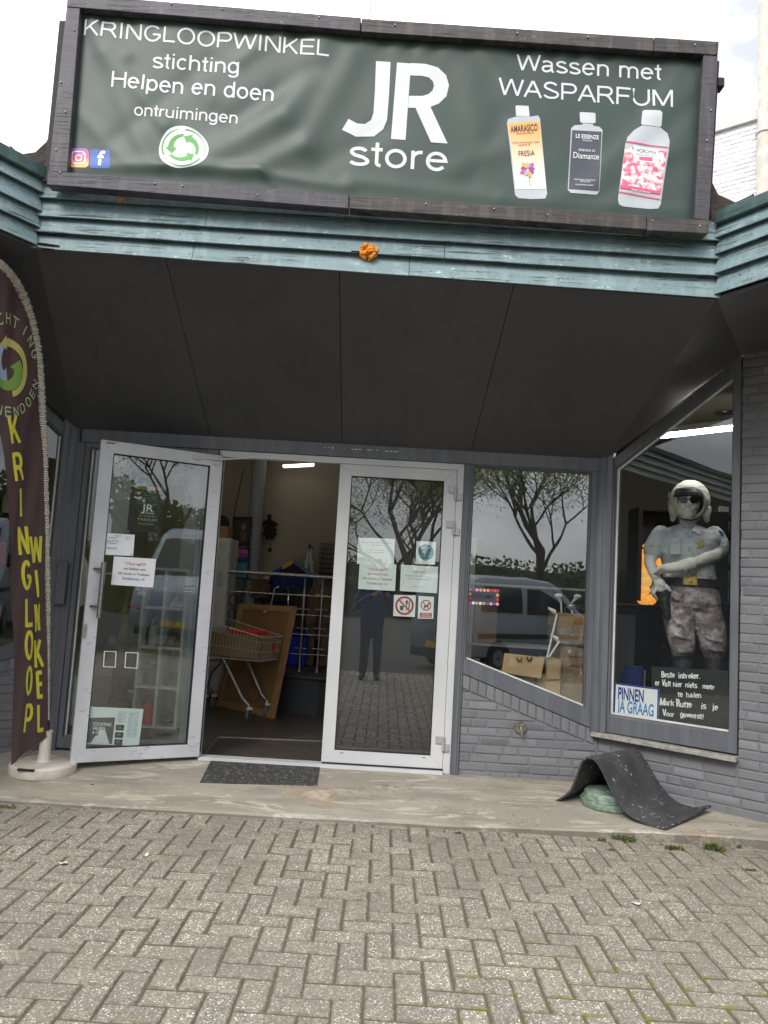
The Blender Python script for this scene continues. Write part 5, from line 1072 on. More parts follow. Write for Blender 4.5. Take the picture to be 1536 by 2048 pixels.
def hand(words, p0, p1, h):
    mb = MB(); a, b = Sf.px(*p0, -.057), Sf.px(*p1, -.057); P0, P1 = Sf.p(a[0], a[1], -.0565), Sf.p(b[0], b[1], -.0565); n = sum(len(w_) for w_, _ in words) + sum(g_ for _, g_ in words); x = 0.; e = P1 - P0
    for w_, g_ in words:
        for ch in w_:
            adv = {'i': .55, 'l': .55, 'j': .6, 't': .7, 'r': .75, '.': .4, '!': .4, 'M': 1.5, 'm': 1.4, 'w': 1.3}.get(ch, 1.0)
            q0 = P0 + e * ((x + .12) / n); q1 = P0 + e * ((x + adv - .10) / n); up = (V((0, 0, 1)) + Sf.u * rh.uniform(-.12, .12)).normalized()
            hh = h * rh.uniform(.92, 1.12) * (1.25 if ch.isupper() else 1); off = V((0, 0, rh.uniform(-.003, .003)))
            if ch in '.!il': 
                c_ = (q0 + q1) / 2; q0, q1 = c_ - Sf.u * (.004 if ch != '.' else .003), c_ + Sf.u * (.004 if ch != '.' else .003)
            sans(mb, ch, q0 + off, q1 + off, hh * .86, up, .17, Sf.n); x += adv + (1 - adv) * .0
        x += g_
    return mb, x, n
def handline(words, p0, p1, h):
    mb, x, n = hand(words, p0, p1, h)
    # second pass with the true length
    s_ = x / n; q1 = (p0[0] + (p1[0] - p0[0]) / s_, p0[1] + (p1[1] - p0[1]) / s_); mb, _, _ = hand(words, p0, q1, h); obj('handwriting', mb, M['ink_white'], bb.o, sm=0)
handline([('Beste', 1.2), ('inbreker.', 0)], (1323, 1354), (1401, 1358), .042)
handline([('er', .8), ('Valt', .7), ('hier', 1.0), ('niets', 1.8), ('meer', 0)], (1310, 1371), (1430, 1379), .040)
handline([('te', 1.0), ('halen', 0)], (1355, 1393), (1403, 1396), .040)
handline([('Mark', .8), ('Rutte', 2.4), ('is', 1.6), ('je', 0)], (1319, 1410), (1436, 1420), .046)
handline([('Voor', 1.8), ('geweest!', 0)], (1326, 1431), (1407, 1438), .040)

# ================================================================ ON THE APRON
def mat_sheet(pts_a, pts_b, th, NX=10, up=None):
    """a rubber sheet between two edge curves"""
    n = len(pts_a); vs = []; fs = []
    for i in range(n):
        d = (pts_a[min(i + 1, n - 1)] - pts_a[max(i - 1, 0)]).normalized(); wv_ = (pts_b[i] - pts_a[i]).normalized(); nn = d.cross(wv_).normalized()
        if nn.z < 0 and up: nn = nn
        for k in range(NX + 1): vs.append(pts_a[i].lerp(pts_b[i], k / NX))
        for k in range(NX + 1): vs.append(pts_a[i].lerp(pts_b[i], k / NX) + nn * th)
    S_ = 2 * (NX + 1)
    for i in range(n - 1):
        for k in range(NX):
            a = i * S_ + k; fs += [[a, a + 1, a + S_ + 1, a + S_], [a + NX + 1, a + NX + 1 + S_, a + NX + 2 + S_, a + NX + 2]]
        for k in (0, NX): a = i * S_ + k; fs.append([a, a + S_, a + S_ + NX + 1, a + NX + 1])
    for i in (0, n - 1):
        for k in range(NX): a = i * S_ + k; fs.append([a, a + NX + 1, a + NX + 2, a + 1])
    mb = MB(); mb.add(vs, fs); return mb
q = [atz(428, 1517, .03), atz(641, 1526, .03), atz(634, 1570, .012), atz(400, 1562, .012)]
q[0] = V((-1.20, 5.79, 0)); q[1] = V((-.40, 5.79, 0))
def ed(a, b, n=12): return [V((a.lerp(b, i / n).x, a.lerp(b, i / n).y, CZ(a.lerp(b, i / n).x, a.lerp(b, i / n).y) + .006)) for i in range(n + 1)]
mb = mat_sheet(ed(q[3], q[0]), ed(q[2], q[1]), .006, 14); tag(base_origin(obj('doormat', mb, M['doormat'], sm=40), (q[2] + q[3]) / 2), 'flat dark speckled doormat lying before the open doorway', 'doormat')
# folded rubber mat: near edge profile in a vertical plane along d_, extruded by w_
P0 = V((1.231, 5.35, 0)); P1 = V((1.776, 4.83, 0)); d_ = (P1 - P0).normalized(); w_ = V((.43, .456, 0)); nv = V((d_.y, -d_.x, 0))
prof = []
for x, y in ((1112, 1604), (1124, 1598), (1137, 1588), (1146, 1575), (1153, 1558), (1160, 1538), (1167, 1523), (1178, 1517), (1190, 1523), (1203, 1543), (1217, 1573), (1232, 1600), (1247, 1621), (1264, 1636), (1286, 1647), (1308, 1655), (1331, 1661)):
    p = atp(x, y, P0, nv); prof.append(p)
pc3 = cr_([((p - P0).dot(d_), p.z) for p in prof], 4)
def mz(s_, k): return .010 * mnoise.noise((s_ * 5, k, 3)) * smooth(.05, .2, s_) * smooth(0, .25, L0 - s_)
L0 = pc3[-1][0]
ea = [P0 + d_ * s_ + V((0, 0, max(z_, CZ(1.6, 5.) + .004))) for s_, z_ in pc3]; L0 = pc3[-1][0]
eb = [P0 + w_ * 1.0 + d_ * (s_ * (1.0 + .05 * s_ / L0)) + V((0, 0, max(z_ * .97 + mz(s_, 4) * 1.5, CZ(1.9, 5.4) + .004 + .035 * smooth(.10, 0., L0 - s_)))) for s_, z_ in pc3]
mb = mat_sheet(ea, eb, .012, 14); tag(base_origin(obj('rubber_mat', mb, M['mat'], sm=50), (P0 + P1) / 2), 'black ribbed rubber mat arched over a green round slab', 'mat')
g0 = V((1.585, 5.32, CZ(1.6, 5.3))); mb = MB(); n = 11
for (r0, z0, r1, z1) in ((.195, 0, .20, .045), (.187, .045, .184, .062), (.178, .062, .165, .096)):
    a, b = [g0 + V((r0 * cos(2 * pi * k / n), r0 * sin(2 * pi * k / n), z0)) for k in range(n)], [g0 + V((r1 * cos(2 * pi * k / n), r1 * sin(2 * pi * k / n), z1)) for k in range(n)]
    mb.add(a + b, [list(range(n))[::-1], list(range(n, 2 * n))] + [[k, (k + 1) % n, n + (k + 1) % n, n + k] for k in range(n)])
gs = thing('parasol_slab', 'stepped green stone parasol foot under the arched mat', 'stone slab', g0); obj('slab', mb, M['greenstone'], gs, bevel=.007, seg=2, sm=30)
mb = MB(); mb.lathe([(.0, .096), (.03, .096), (.03, .10), (.02, .10), (.0, .10)], g0, 20); obj('pole_hole', mb, M['greenstone'], gs)
# outside tap plate on the low wall
tp = at(1040, 1455, 5.84); tap = thing('wall_tap', 'round metal wall plate with brass tap on grey bricks', 'tap', tp)
mb = MB(); mb.lathe([(.0, 0), (.046, 0), (.046, .008), (.041, .014), (.036, .008), (.012, .006), (.0, .006)], tp + V((0, -.0, 0)), 28, (0, -1, 0)); obj('plate', mb, M['brass'], tap)
mb = MB(); mb.tube([tp + V((0, -.006, .004)), tp + V((0, -.04, .004)), tp + V((.004, -.05, -.02)), tp + V((.008, -.05, -.05))], [.012, .012, .012, .008], 10); mb.bar(tp + V((-.02, -.035, .03)), tp + V((.022, -.035, .028)), .01, .01); mb.tube([tp + V((0, -.032, .0)), tp + V((0, -.032, .032))], .008, 8); mb.tube([tp + V((.008, -.05, -.05)), tp + V((.012, -.045, -.068))], .004, 6); obj('spout', mb, M['brass'], tap)
# weeds in the joint before the apron
rw = random.Random(21)
def weed(px, py, n, h, spread, label, broad=False):
    p = atz(px, py, PZ); mb = MB()
    for _ in range(n):
        a, r = rw.uniform(0, 2 * pi), rw.uniform(0, spread); b = p + V((r * cos(a) * 1.7, r * sin(a) * .5, 0)); hh = h * rw.uniform(.45, 1); le = V((rw.uniform(-.6, .6), rw.uniform(-.5, .4), 1)).normalized(); sd_ = V((rw.uniform(-1, 1), rw.uniform(-1, 1), 0)).normalized() * (.007 if broad else .0028)
        mid = b + le * hh * .55; tip = b + le * hh + V((le.x, le.y, -.5)) * hh * .4
        mb.add([b - sd_ * .6, b + sd_ * .6, mid - sd_, mid + sd_, tip], [[0, 1, 3, 2], [2, 3, 4]])
    return base_origin(tag(obj('weed_tuft', mb, M['weed'], sm=0), label, 'weed', 'weeds along the apron edge'), p)
weed(1162, 1672, 34, .05, .022, 'small broad leaved weed at left end of the row by the green slab', True)
weed(1203, 1682, 16, .035, .02, 'low sparse weed in paver joint below the green slab', True)
weed(1236, 1680, 40, .06, .03, 'tall thin grass tuft under the arched rubber mat', False)
weed(1258, 1684, 50, .055, .022, 'bushy grass tuft beside the apron below mat end', True)
weed(1222, 1701, 24, .02, .02, 'flat moss like weed between pavers below the tufts', True)
weed(1348, 1700, 56, .04, .035, 'low spreading weed at the foot of apron kerb', True)
weed(1425, 1700, 90, .075, .035, 'largest grass tuft on apron kerb at right', False)
weed(1440, 1703, 40, .05, .02, 'broad leaved weed growing out of largest grass tuft', True)
weed(1478, 1697, 18, .045, .014, 'thin brownish weed rightmost along the apron kerb', False)
weed(1503, 1742, 26, .02, .02, 'yellow green weed in paver joint at far right', True)
weed(918, 1668, 16, .02, .014, 'tiny lone weed under the closed door at apron edge', True)
weed(8, 1616, 44, .03, .04, 'dark weed clump at far left of apron edge', True)
# litter
def scrap(name, label, cat, px, py, w0, h0, mat, seed, z=PZ):
    r = random.Random(seed); p = atz(px, py, z + .004); n = 9
    vs = [p + V((w0 * cos(2 * pi * k / n) * r.uniform(.7, 1.1), h0 * sin(2 * pi * k / n) * r.uniform(.6, 1.1), r.uniform(.0, .012))) for k in range(n)] + [p + V((0, 0, .006))]
    mb = MB(); mb.add(vs, [[k, (k + 1) % n, n] for k in range(n)]); mb.add([v + V((0, 0, -.001)) for v in vs], [[n, (k + 1) % n, k] for k in range(n)]); return base_origin(tag(obj(name, mb, M[mat], sm=0), label, cat), p)
scrap('paper_scrap', 'white crumpled paper scrap lying on the pavers', 'litter', 1274, 1809, .028, .02, 'paper', 3)
scrap('leaf_litter', 'pale flat leaf on pavers near the flag foot', 'leaf', 128, 1728, .026, .018, 'skirt_cream', 4)
scrap('leaf_litter', 'pale pinkish leaf on pavers left of the doormat', 'leaf', 291, 1711, .016, .012, 'skirt_cream', 5)
scrap('leaf_litter', 'yellowish speck on pavers at left border of picture', 'leaf', 24, 1704, .012, .012, 'leafdry', 6)
scrap('pebble', 'pale pebble pressed on pavers below closed door', 'pebble', 842, 1837, .011, .010, 'skirt_cream', 7)
scrap('dark_leaf', 'dark leaf scrap on concrete by the flag foot', 'leaf', 184, 1571, .018, .010, 'blackm', 8, .0)
scrap('dry_leaf', 'dry orange leaf at wall base behind the mat', 'leaf', 1383, 1607, .02, .01, 'leafdry', 9, .01)
# ================================================================ INSIDE THE SHOP
FZ = .03
def lab(o, label, cat, group=None): return tag(o, label, cat, group)
def strip_lamp(label, p0, p1, group='ceiling strip lights', mt='tube'):
    p0, p1 = V(p0), V(p1); t_ = thing('strip_light', label, 'light', (p0 + p1) / 2, group=group)
    mb = MB(); mb.bar(p0 + V((0, 0, .035)), p1 + V((0, 0, .035)), .09, .05); obj('housing', mb, M['shelf'], t_, bevel=.004); mb = MB(); mb.tube([p0, p1], .024, 10); obj('tube', mb, M[mt], t_)
z_ = 3.14
strip_lamp('long lit strip light above the statue in splayed window', atz(1314, 872, 2.80), atz(1500, 851, 2.80), mt='tube_bright')
strip_lamp('lit strip light seen through the open doorway', atz(568, 932, 2.84), atz(626, 929, 2.84))
strip_lamp('added unseen strip light brightening the wire trolleys', (-2.2, 7.3, z_), (-.8, 7.3, z_), mt='tube_fill')  # added lamp, out of view, brightens the interior behind the doorway
strip_lamp('extra unseen strip light over the left shelves in shop', (-4.6, 6.6, z_), (-4.6, 8.0, z_), mt='tube_fill')  # extra lamp outside the view, raises the light in the left of the shop
strip_lamp('added hidden strip light brightening the red racks', (-.2, 6.7, z_), (1.2, 6.7, z_), mt='tube_fill')  # added lamp hidden by the lintel, gives the red racks light
dl = atz(1451, 824, 3.21); t_ = thing('downlight', 'round chrome downlight in ceiling above the strip light', 'light', dl)
mb = MB(); mb.lathe([(.10, 0), (.10, -.008), (.075, -.004), (.06, .0)], dl, 28); obj('rim', mb, M['chrome'], t_); mb = MB(); mb.lathe([(.055, -.002), (.05, -.012), (.001, -.014)], dl, 20); obj('bulb', mb, M['steel_dk'], t_)
mb = MB(); a, b = atz(1388, 822, 3.215), atz(1437, 853, 3.215); mb.bar(a, b, .012, .006); a, b = atz(1345, 880, 3.215), atz(1365, 892, 3.215); mb.bar(a, b, .01, .006); obj('ceiling_seam', mb, M['ceil_in'], shop)
# column, back corner
c0 = V((-1.655, 9.5, FZ)); mb = MB(); mb.tube([c0, c0 + V((0, 0, 3.2))], .088, 24); base_origin(lab(obj('column', mb, M['col_grey']), 'round grey steel column behind the picture panel', 'column'), c0)
mb = MB(); q0, q1 = at(530, 955, 9.985), at(529, 1150, 9.985); mb.tube([q0, q1], .008, 6); q0, q1 = at(521, 955, 9.985), at(521, 1150, 9.985); mb.tube([q0, q1], .006, 6); lab(base_origin(obj('wall_cable', mb, M['wall_in'], sm=40), q1), 'pair of cream cables running down wall beside the clock', 'cable')
q0, q1 = at(487, 940, 9.6), at(465, 1050, 9.6); mb = MB(); mb.tube([q0, q0.lerp(q1, .5) + V((-.01, 0, -.02)), q1], .006, 6); lab(base_origin(obj('dark_cable', mb, M['blackm']), q1), 'dark cord hanging slantwise above the dark picture', 'cord')
# cuckoo clock
ck = at(540, 1062, 9.7) ; t_ = thing('cuckoo_clock', 'dark carved cuckoo clock with pendulum on cream wall', 'clock', ck)
k = 9.7 / F
def K(x, y): return at(x, y, 9.99)
mb = MB(); mb.prism([K(*p) for p in ((531, 1058), (541, 1036), (552, 1060), (551, 1074), (532, 1073))], (0, -.1, 0)); obj('case', mb, M['blackm'], t_, bevel=.006)
mb = MB()
for p in ((541, 1034, 4), (534, 1046, 4), (549, 1047, 4), (530, 1049, 3), (554, 1050, 3.4), (541, 1042, 4), (533, 1057, 3), (552, 1060, 3), (537, 1077, 3), (545, 1078, 3), (531, 1068, 3), (552, 1070, 3)): mb.ball(K(p[0], p[1]) + V((0, -.1, 0)), p[2] * k * 1.2, 8, 5, (1.1, .5, .9))
obj('carving', mb, M['blackm'], t_)
mb = MB(); mb.tube([K(540, 1078), K(540, 1096)], .004, 6); mb.lathe([(.0, 0), (.026, .002), (.026, .008), (.0, .01)], K(540, 1100), 14, (0, -1, 0)); obj('pendulum', mb, M['blackm'], t_)
# left group: cabinet with box, pictures
cy = 8.75; cl, cr2 = at(432, 1075, cy), at(463, 1073, cy)
t_ = thing('white_cabinet', 'tall white cabinet just inside the open doorway', 'cabinet', ((cl.x + cr2.x) / 2, cy + .2, FZ))
mb = MB(); mb.box((cl.x - .4, cy, FZ + .05), (cr2.x, cy + .45, cl.z)); obj('carcass', mb, M['shelf'], t_, bevel=.008); mb = MB(); mb.box((cl.x - .39, cy - .018, FZ + .07), (cr2.x - .01, cy - .002, cl.z - .02)); obj('door', mb, M['shelf'], t_, bevel=.006); mb = MB(); mb.box((cl.x - .38, cy + .03, FZ), (cr2.x - .02, cy + .42, FZ + .05)); obj('plinth', mb, M['darkgrey'], t_)
ps = Sheet('note_sheet', 'lilac paper sheet taped on the tall white cabinet', 'note', Fr((0, cy - .02, 0), (1, 0, 0), (0, -1, 0)), [(434, 1142), (445, 1143), (443, 1174), (431, 1173)], .001, 'lilac'); ps.scrawl([(.1, .9, .2, .03), (.1, .8, .5, .03)], 'ink_grey', .002)
mb = MB(); mb.box((cr2.x - .30, cy + .05, cl.z + .001), (cr2.x - .06, cy + .35, cl.z + .14)); b_ = lab(base_origin(obj('carton', mb, M['card2'], bevel=.003), (cr2.x - .18, cy + .2, cl.z)), 'brown carton on top of the tall white cabinet', 'box')
mb = MB(); mb.rings([(V((cr2.x - .18, cy + .2, cl.z + .142 + h)), r, r * .9, (1, 0, 0), (0, 1, 0)) for r, h in ((.10, 0), (.105, .03), (.10, .07), (.08, .11), (.04, .13))], 16); lab(base_origin(obj('black_cap', mb, M['blackm']), (cr2.x - .18, cy + .2, cl.z + .142)), 'rounded black hat on the carton above the cabinet', 'hat')
def picture(label, quad, Y, fm, pm, art=()):
    P_ = [at(x, y, Y) for x, y in quad]; c_ = sum(P_, V()) / 4; t_ = thing('framed_picture', label, 'picture', (P_[2] + P_[3]) / 2, group='pictures by the column')
    I_ = [c_ + (p - c_) * .84 for p in P_]; mb = MB(); D_ = V((0, .03, 0)); n = 4; vs = P_ + I_ + [p + D_ for p in P_] + [p + D_ for p in I_]
    mb.add(vs, [f for i in range(4) for f in ([i, (i + 1) % 4, 4 + (i + 1) % 4, 4 + i], [i, 8 + i, 8 + (i + 1) % 4, (i + 1) % 4], [4 + i, 4 + (i + 1) % 4, 12 + (i + 1) % 4, 12 + i])]); obj('frame', mb, M[fm], t_, sm=0)
    mb = MB(); mb.prism([p + V((0, .012, 0)) for p in I_], (0, .01, 0)); o = obj('canvas', mb, M[pm], t_, sm=0)
    for pts, mt, l in art: mb = MB(); mb.poly([at(x, y, Y) + V((0, .010 - l * .001, 0)) for x, y in pts]); obj('painted_figure', mb, M[mt], o, sm=0)
picture('dark oil portrait in black frame beside grey column', [(466, 1033), (504, 1034), (498, 1093), (462, 1092)], 9.3, 'blackm', 'poster', [([(480, 1064), (488, 1058), (492, 1068), (491, 1082), (484, 1084), (480, 1076)], 'oldwood', 1), ([(482, 1052), (489, 1046), (492, 1056), (484, 1060)], 'card2', 2), ([(478, 1084), (495, 1084), (494, 1088), (477, 1088)], 'blackm', 2)])
picture('small orange and purple print below dark portrait', [(468, 1094), (500, 1096), (498, 1119), (467, 1117)], 9.25, 'blackm', 'ink_purple', [([(470, 1097), (478, 1097), (477, 1116), (469, 1116)], 'ink_orange', 1), ([(480, 1099), (496, 1101), (495, 1108), (480, 1106)], 'ink_pink', 1)])
picture('blue print leaning under the orange and purple print', [(462, 1118), (499, 1121), (495, 1159), (457, 1156)], 9.2, 'navycloth', 'ink_teal', [([(466, 1122), (475, 1122), (474, 1127), (466, 1126)], 'ink_white', 1)])
# brown back of a big picture frame leaning in the doorway
BL, BR = atz(432, 1411, FZ), atz(546, 1438, FZ); TL = at(478, 1207, BL.y + .16); TR = at(591, 1213, BR.y + .20)
pn = thing('picture_panel', 'large brown framed panel with its back turned leaning in the doorway', 'panel', (BL + BR) / 2)
nn = (BR - BL).cross(TL - BL).normalized(); nn = nn if nn.y < 0 else -nn
Q = [BL, BR, TR, TL]; cc = sum(Q, V()) / 4; I_ = [BL.lerp(BR, .085).lerp(TL.lerp(TR, .085), .06), BL.lerp(BR, .915).lerp(TL.lerp(TR, .915), .06), BL.lerp(BR, .915).lerp(TL.lerp(TR, .915), .945), BL.lerp(BR, .085).lerp(TL.lerp(TR, .085), .945)]
mb = MB()
for i in range(4):
    j = (i + 1) % 4; e = (Q[j] - Q[i]).normalized() * .0008; mb.prism([Q[i] + e, Q[j] - e, I_[j] - e, I_[i] + e], nn * -.03)
obj('frame', mb, M['pine'], pn, bevel=.002); mb = MB(); mb.prism([p + nn * -.008 for p in I_], nn * -.006); obj('backing_board', mb, M['fibre'], pn, sm=0)
mb = MB(); mb.box(I_[3].lerp(I_[2], .47) + nn * -.004, I_[3].lerp(I_[2], .53) + nn * .002 + V((0, 0, -.02))); mb.bar(I_[3].lerp(I_[2], .5) + nn * -.006, I_[0].lerp(I_[1], .5) + nn * -.006, .003, .002, nn); obj('hanger', mb, M['steel_dk'], pn)
# shopping trolleys
def trolley(o, ang, label, red):
    T = Matrix.Translation(o) @ Matrix.Rotation(ang, 4, 'Z'); t_ = thing('shopping_trolley', label, 'trolley', o, ang, 'shopping trolleys')
    # x forward (nose at x = 0), y across
    zb0, zb1, L_ = .60, .60, .86; hw0, hw1 = .19, .27
    def S(u, v, sd): # u 0 nose .. 1 rear, v 0 bottom .. 1 top
        hw = hw0 + (hw1 - hw0) * u; top = .83 + .16 * u; return V((-u * L_ + .03 * v, sd * (hw - .025 * (1 - v)), zb0 + (top - zb0) * v))
    mb = MB(T)
    for sd in (-1, 1):
        for k in range(26): u = k / 25; mb.tube([S(u, 0, sd), S(u, 1, sd)], .0022, 5)
        for v, r in ((0, .004), (.38, .0028), (.78, .0028), (1, .0055)): mb.tube([S(u / 8, v, sd) for u in range(9)], r, 6)
    for k in range(13): f = k / 12; mb.tube([S(0, 0, -1).lerp(S(0, 0, 1), f), S(0, 1, -1).lerp(S(0, 1, 1), f)], .0022, 5)
    for v, r in ((0, .004), (.38, .0028), (.78, .0028), (1, .0055)): mb.tube([S(0, v, -1), S(0, v, 1)], r, 6)
    for k in range(14): u = k / 13; mb.tube([S(u, 0, -1), S(u, 0, 1)], .0022, 5)
    for k in range(9): f = k / 8; mb.tube([S(0, 0, -1).lerp(S(0, 0, 1), f), S(1, 0, -1).lerp(S(1, 0, 1), f)], .0022, 5)
    for k in range(13): f = k / 12; mb.tube([S(1, 0, -1).lerp(S(1, 0, 1), f), S(1, 1.15, -1).lerp(S(1, 1.15, 1), f)], .0022, 5)
    obj('basket', mb, M['wire'], t_, sm=60)
    for sd in (-1, 1):
        mb = MB(T); w0 = sd * .20; mb.tube([V((-.40, sd * .19, .585)), V((-.34, w0, .52)), V((-.16, sd * .18, .24)), V((-.09, sd * .175, .185)), V((-.075, sd * .175, .135))], .014, 10)
        mb.tube([V((-.40, sd * .19, .585)), V((-.62, sd * .2, .56)), V((-.78, sd * .21, .40)), V((-.84, sd * .22, .14))], .012, 10); obj('frame_leg', mb, M['steel_dk'], t_)
        for x, r in ((-.075, .056), (-.84, .056)):
            c_ = V((x - .01, sd * .175 - (0 if x > -.5 else sd * -.045), FZ - o.z + r)); mb = MB(T); mb.lathe([(.012, -.014), (r - .008, -.014), (r, -.008), (r, .008), (r - .008, .014), (.012, .014)], c_, 20, (1, .22, 0)); wh = obj('castor', mb, M['castor'], t_)
            mb = MB(T); mb.lathe([(.004, .0), (.032, .002), (.036, .012), (.030, .024), (.006, .028)], c_ + V((.012, 0, r - .004)), 18); obj('cap', mb, M['whiteplastic'], wh)
    mb = MB(T); mb.tube([V((-.10, -.175, .20)), V((-.10, .175, .20))], .009, 8); obj('cross_bar', mb, M['steel_dk'], t_)
    mb = MB(T); mb.tube([V((-.92, -.27, 1.02)), V((-.92, .27, 1.02))], .015, 10); obj('handle', mb, M['redpl'], t_)
    mb = MB(T)
    if red: a = S(0, .55, 1).lerp(S(0, .55, -1), .42); mb.box(a + V((.004, -.012, -.04)), a + V((.012, .012, .045))); obj('tag', mb, M['redpl'], t_)
    return t_, T, S
t1, T1, S1 = trolley(V((-1.09, 7.62, 0)), R(-21), 'wire shopping trolley carrying a carton in the doorway', True)
mb = MB(T1); mb.box((-.05, -.16, .615), (-.66, .17, .84)); o_ = lab(base_origin(obj('carton', mb, M['card2'], bevel=.004), T1 @ V((-.35, 0, .615))), 'brown carton sitting in the wire shopping trolley', 'box')
mb = MB(T1); mb.box((-.10, -.10, .842), (-.42, .13, .875)); lab(base_origin(obj('red_tray', mb, M['redpl'], bevel=.01), T1 @ V((-.3, 0, .842))), 'dark red tray on top of carton in the trolley', 'tray')
trolley(V((-1.72, 8.0, 0)), R(-24), 'second wire trolley half hidden behind open door', False)
# raised stage with stainless railing
sz = .425; sy = 8.30
st = thing('stage', 'low dark grey stage with stainless railing posts', 'stage', (-.2, 8.7, FZ))
mb = MB(); mb.prism([V((-1.4, 8.25, FZ)), V((-.62, 7.98, FZ)), V((-.52, 8.05, FZ)), V((-.5, 9.6, FZ)), V((-1.4, 9.6, FZ))], (0, 0, sz - FZ - .03)); mb.box((-.5, 8.2, FZ), (2.2, 9.6, sz - .03)); obj('riser', mb, M['darkgrey'], st, sm=0)
mb = MB(); mb.prism([V((-1.42, 8.22, sz - .03)), V((-.60, 7.95, sz - .03)), V((-.49, 8.03, sz - .03)), V((2.2, 8.17, sz - .03)), V((2.2, 9.6, sz - .03)), V((-1.42, 9.6, sz - .03))], (0, 0, .03)); obj('deck', mb, M['darkgrey'], st, bevel=.004)
mb = MB(); mb.box((-.50, 7.90, FZ), (-.1, 8.19, .20)); obj('step', mb, M['darkgrey'], st, bevel=.004)
rl = thing('railing', 'stainless steel railing with two posts on the dark stage', 'railing', (-.75, 8.5, sz))
def RP_(x, y): return at(x, y, 8.45)
for xt, xb in ((612, 598), (647, 634)):
    top, bot = RP_(xt, 1153), RP_(xb, 1342); bot.z = sz; top.x = bot.x; mb = MB(); mb.tube([bot, bot.lerp(top, .87)], .021, 14); mb.tube([bot.lerp(top, .87), top], .012, 10); mb.lathe([(.06, 0), (.06, .006), (.032, .01), (.03, .05), (.021, .052)], bot, 20)
    for f in (.24, .45, .65, .80): c_ = bot.lerp(top, f); mb.tube([c_ + V((-.07, -.025, 0)), c_ + V((.07, -.025, 0))], .008, 8)
    obj('post', mb, M['steel'], rl)
mb = MB(); a, b = RP_(457, 1143), RP_(690, 1153); a.z = b.z = RP_(612, 1152).z; mb.tube([a, b], .022, 12); obj('handrail', mb, M['steel_dk'], rl)
mb = MB(); a, b = RP_(455, 1182), RP_(690, 1194)
for dz in (0, -.21, -.42, -.63): mb.tube([V((a.x if dz == 0 else -.98, 8.42, a.z + dz)), V((b.x, 8.42, a.z + dz))], .006, 6)
obj('mid_rail', mb, M['steel_dk'], rl)
# on the stage
q = [at(580, 1270, 8.9), at(612, 1273, 8.9)]; t_ = thing('storage_crate', 'bright blue plastic crate behind the railing', 'crate', (-.92, 9.0, sz))
mb = MB(); b0, b1 = at(572, 1335, 8.9), at(609, 1333, 8.9); mb.prism([V((b0.x, 8.9, sz + .002)), V((b1.x, 8.9, sz + .002)), V((q[1].x + .02, 8.9, q[1].z)), V((q[0].x - .03, 8.9, q[0].z))], (0, .35, 0)); obj('tub', mb, M['blueplastic'], t_, bevel=.012); mb = MB(); mb.box((q[0].x - .05, 8.87, q[0].z), (q[1].x + .04, 9.28, q[0].z + .03)); obj('rim', mb, M['blueplastic'], t_, bevel=.008)
for i, (x0, x1, y0, lb) in enumerate(((613, 633, 1221, 'upright weathered timber post behind the railing'), (642, 662, 1228, 'second weathered timber post nearest the closed door'))):
    a, b = at(x0, y0, 9.05), at(x1, y0, 9.05); mb = MB(); mb.box((a.x, 9.05, sz + .002), (b.x, 9.3, a.z)); lab(base_origin(obj('timber_post', mb, M['oldwood'], bevel=.01), (a.x, 9.1, sz)), lb, 'post', 'timber posts on stage')
t_ = thing('dark_sideboard', 'dark side table behind the railing carrying a toy house', 'table', (-.75, 9.5, sz)); a, b = at(515, 1195, 9.35), at(668, 1200, 9.35)
mb = MB(); mb.box((a.x, 9.35, a.z - .04), (b.x, 9.75, a.z)); obj('top', mb, M['blackm'], t_, bevel=.004)
for x in (a.x + .03, b.x - .05, (a.x + b.x) / 2):
    mb = MB(); mb.box((x, 9.38, sz), (x + .04, 9.42, a.z - .04)); obj('leg', mb, M['blackm'], t_)
tz = a.z
mb = MB(); mb.box((a.x + .25, 9.6, sz), (b.x - .05, 9.72, a.z - .045)); obj('back_panel', mb, M['blackm'], t_)
hs = thing('toy_house', 'blue toy house with colourful printed roof behind railing', 'toy', (-.9, 9.6, tz)); H0, H1, HA, HL, HR = at(536, 1170, 9.5), at(586, 1172, 9.5), at(586, 1120, 9.5), at(540, 1145, 9.5), at(624, 1147, 9.5)
mb = MB(); mb.box((HL.x, 9.5, tz + .001), (HR.x, 9.8, HL.z - .002)); obj('wall', mb, M['navycloth'], hs)
mb = MB(); mb.prism([HL, HA, HA + V((0, 0, -.03)), HL + V((.03, 0, -.02))], (0, .3, 0)); obj('roof', mb, M['blueplastic'], hs); mb = MB(); mb.prism([HA, HR, HR + V((-.03, 0, -.02)), HA + V((0, 0, -.03))], (0, .3, 0)); rf = obj('roof', mb, M['ink_teal'], hs)
mb = MB(); mb.prism([HL.lerp(HA, .55) + V((0, -.004, 0)), HA + V((0, -.004, 0)), HA + V((0, -.004, -.05)), HL.lerp(HA, .55) + V((0, -.004, -.05))], (0, .003, 0)); obj('roof_print', mb, M['ink_orange'], hs)
mb = MB(); mb.prism([HL + V((.02, .01, -.005)), HR + V((-.02, .01, -.005)), HA + V((0, .01, -.04))], (0, .01, 0)); obj('gable', mb, M['blackm'], hs)
wz_ = V((0, 0, 0)); kx = [at(x, y, 9.75) for x, y in ((606, 1140), (615, 1100), (620, 1092), (625, 1097), (629, 1142))]
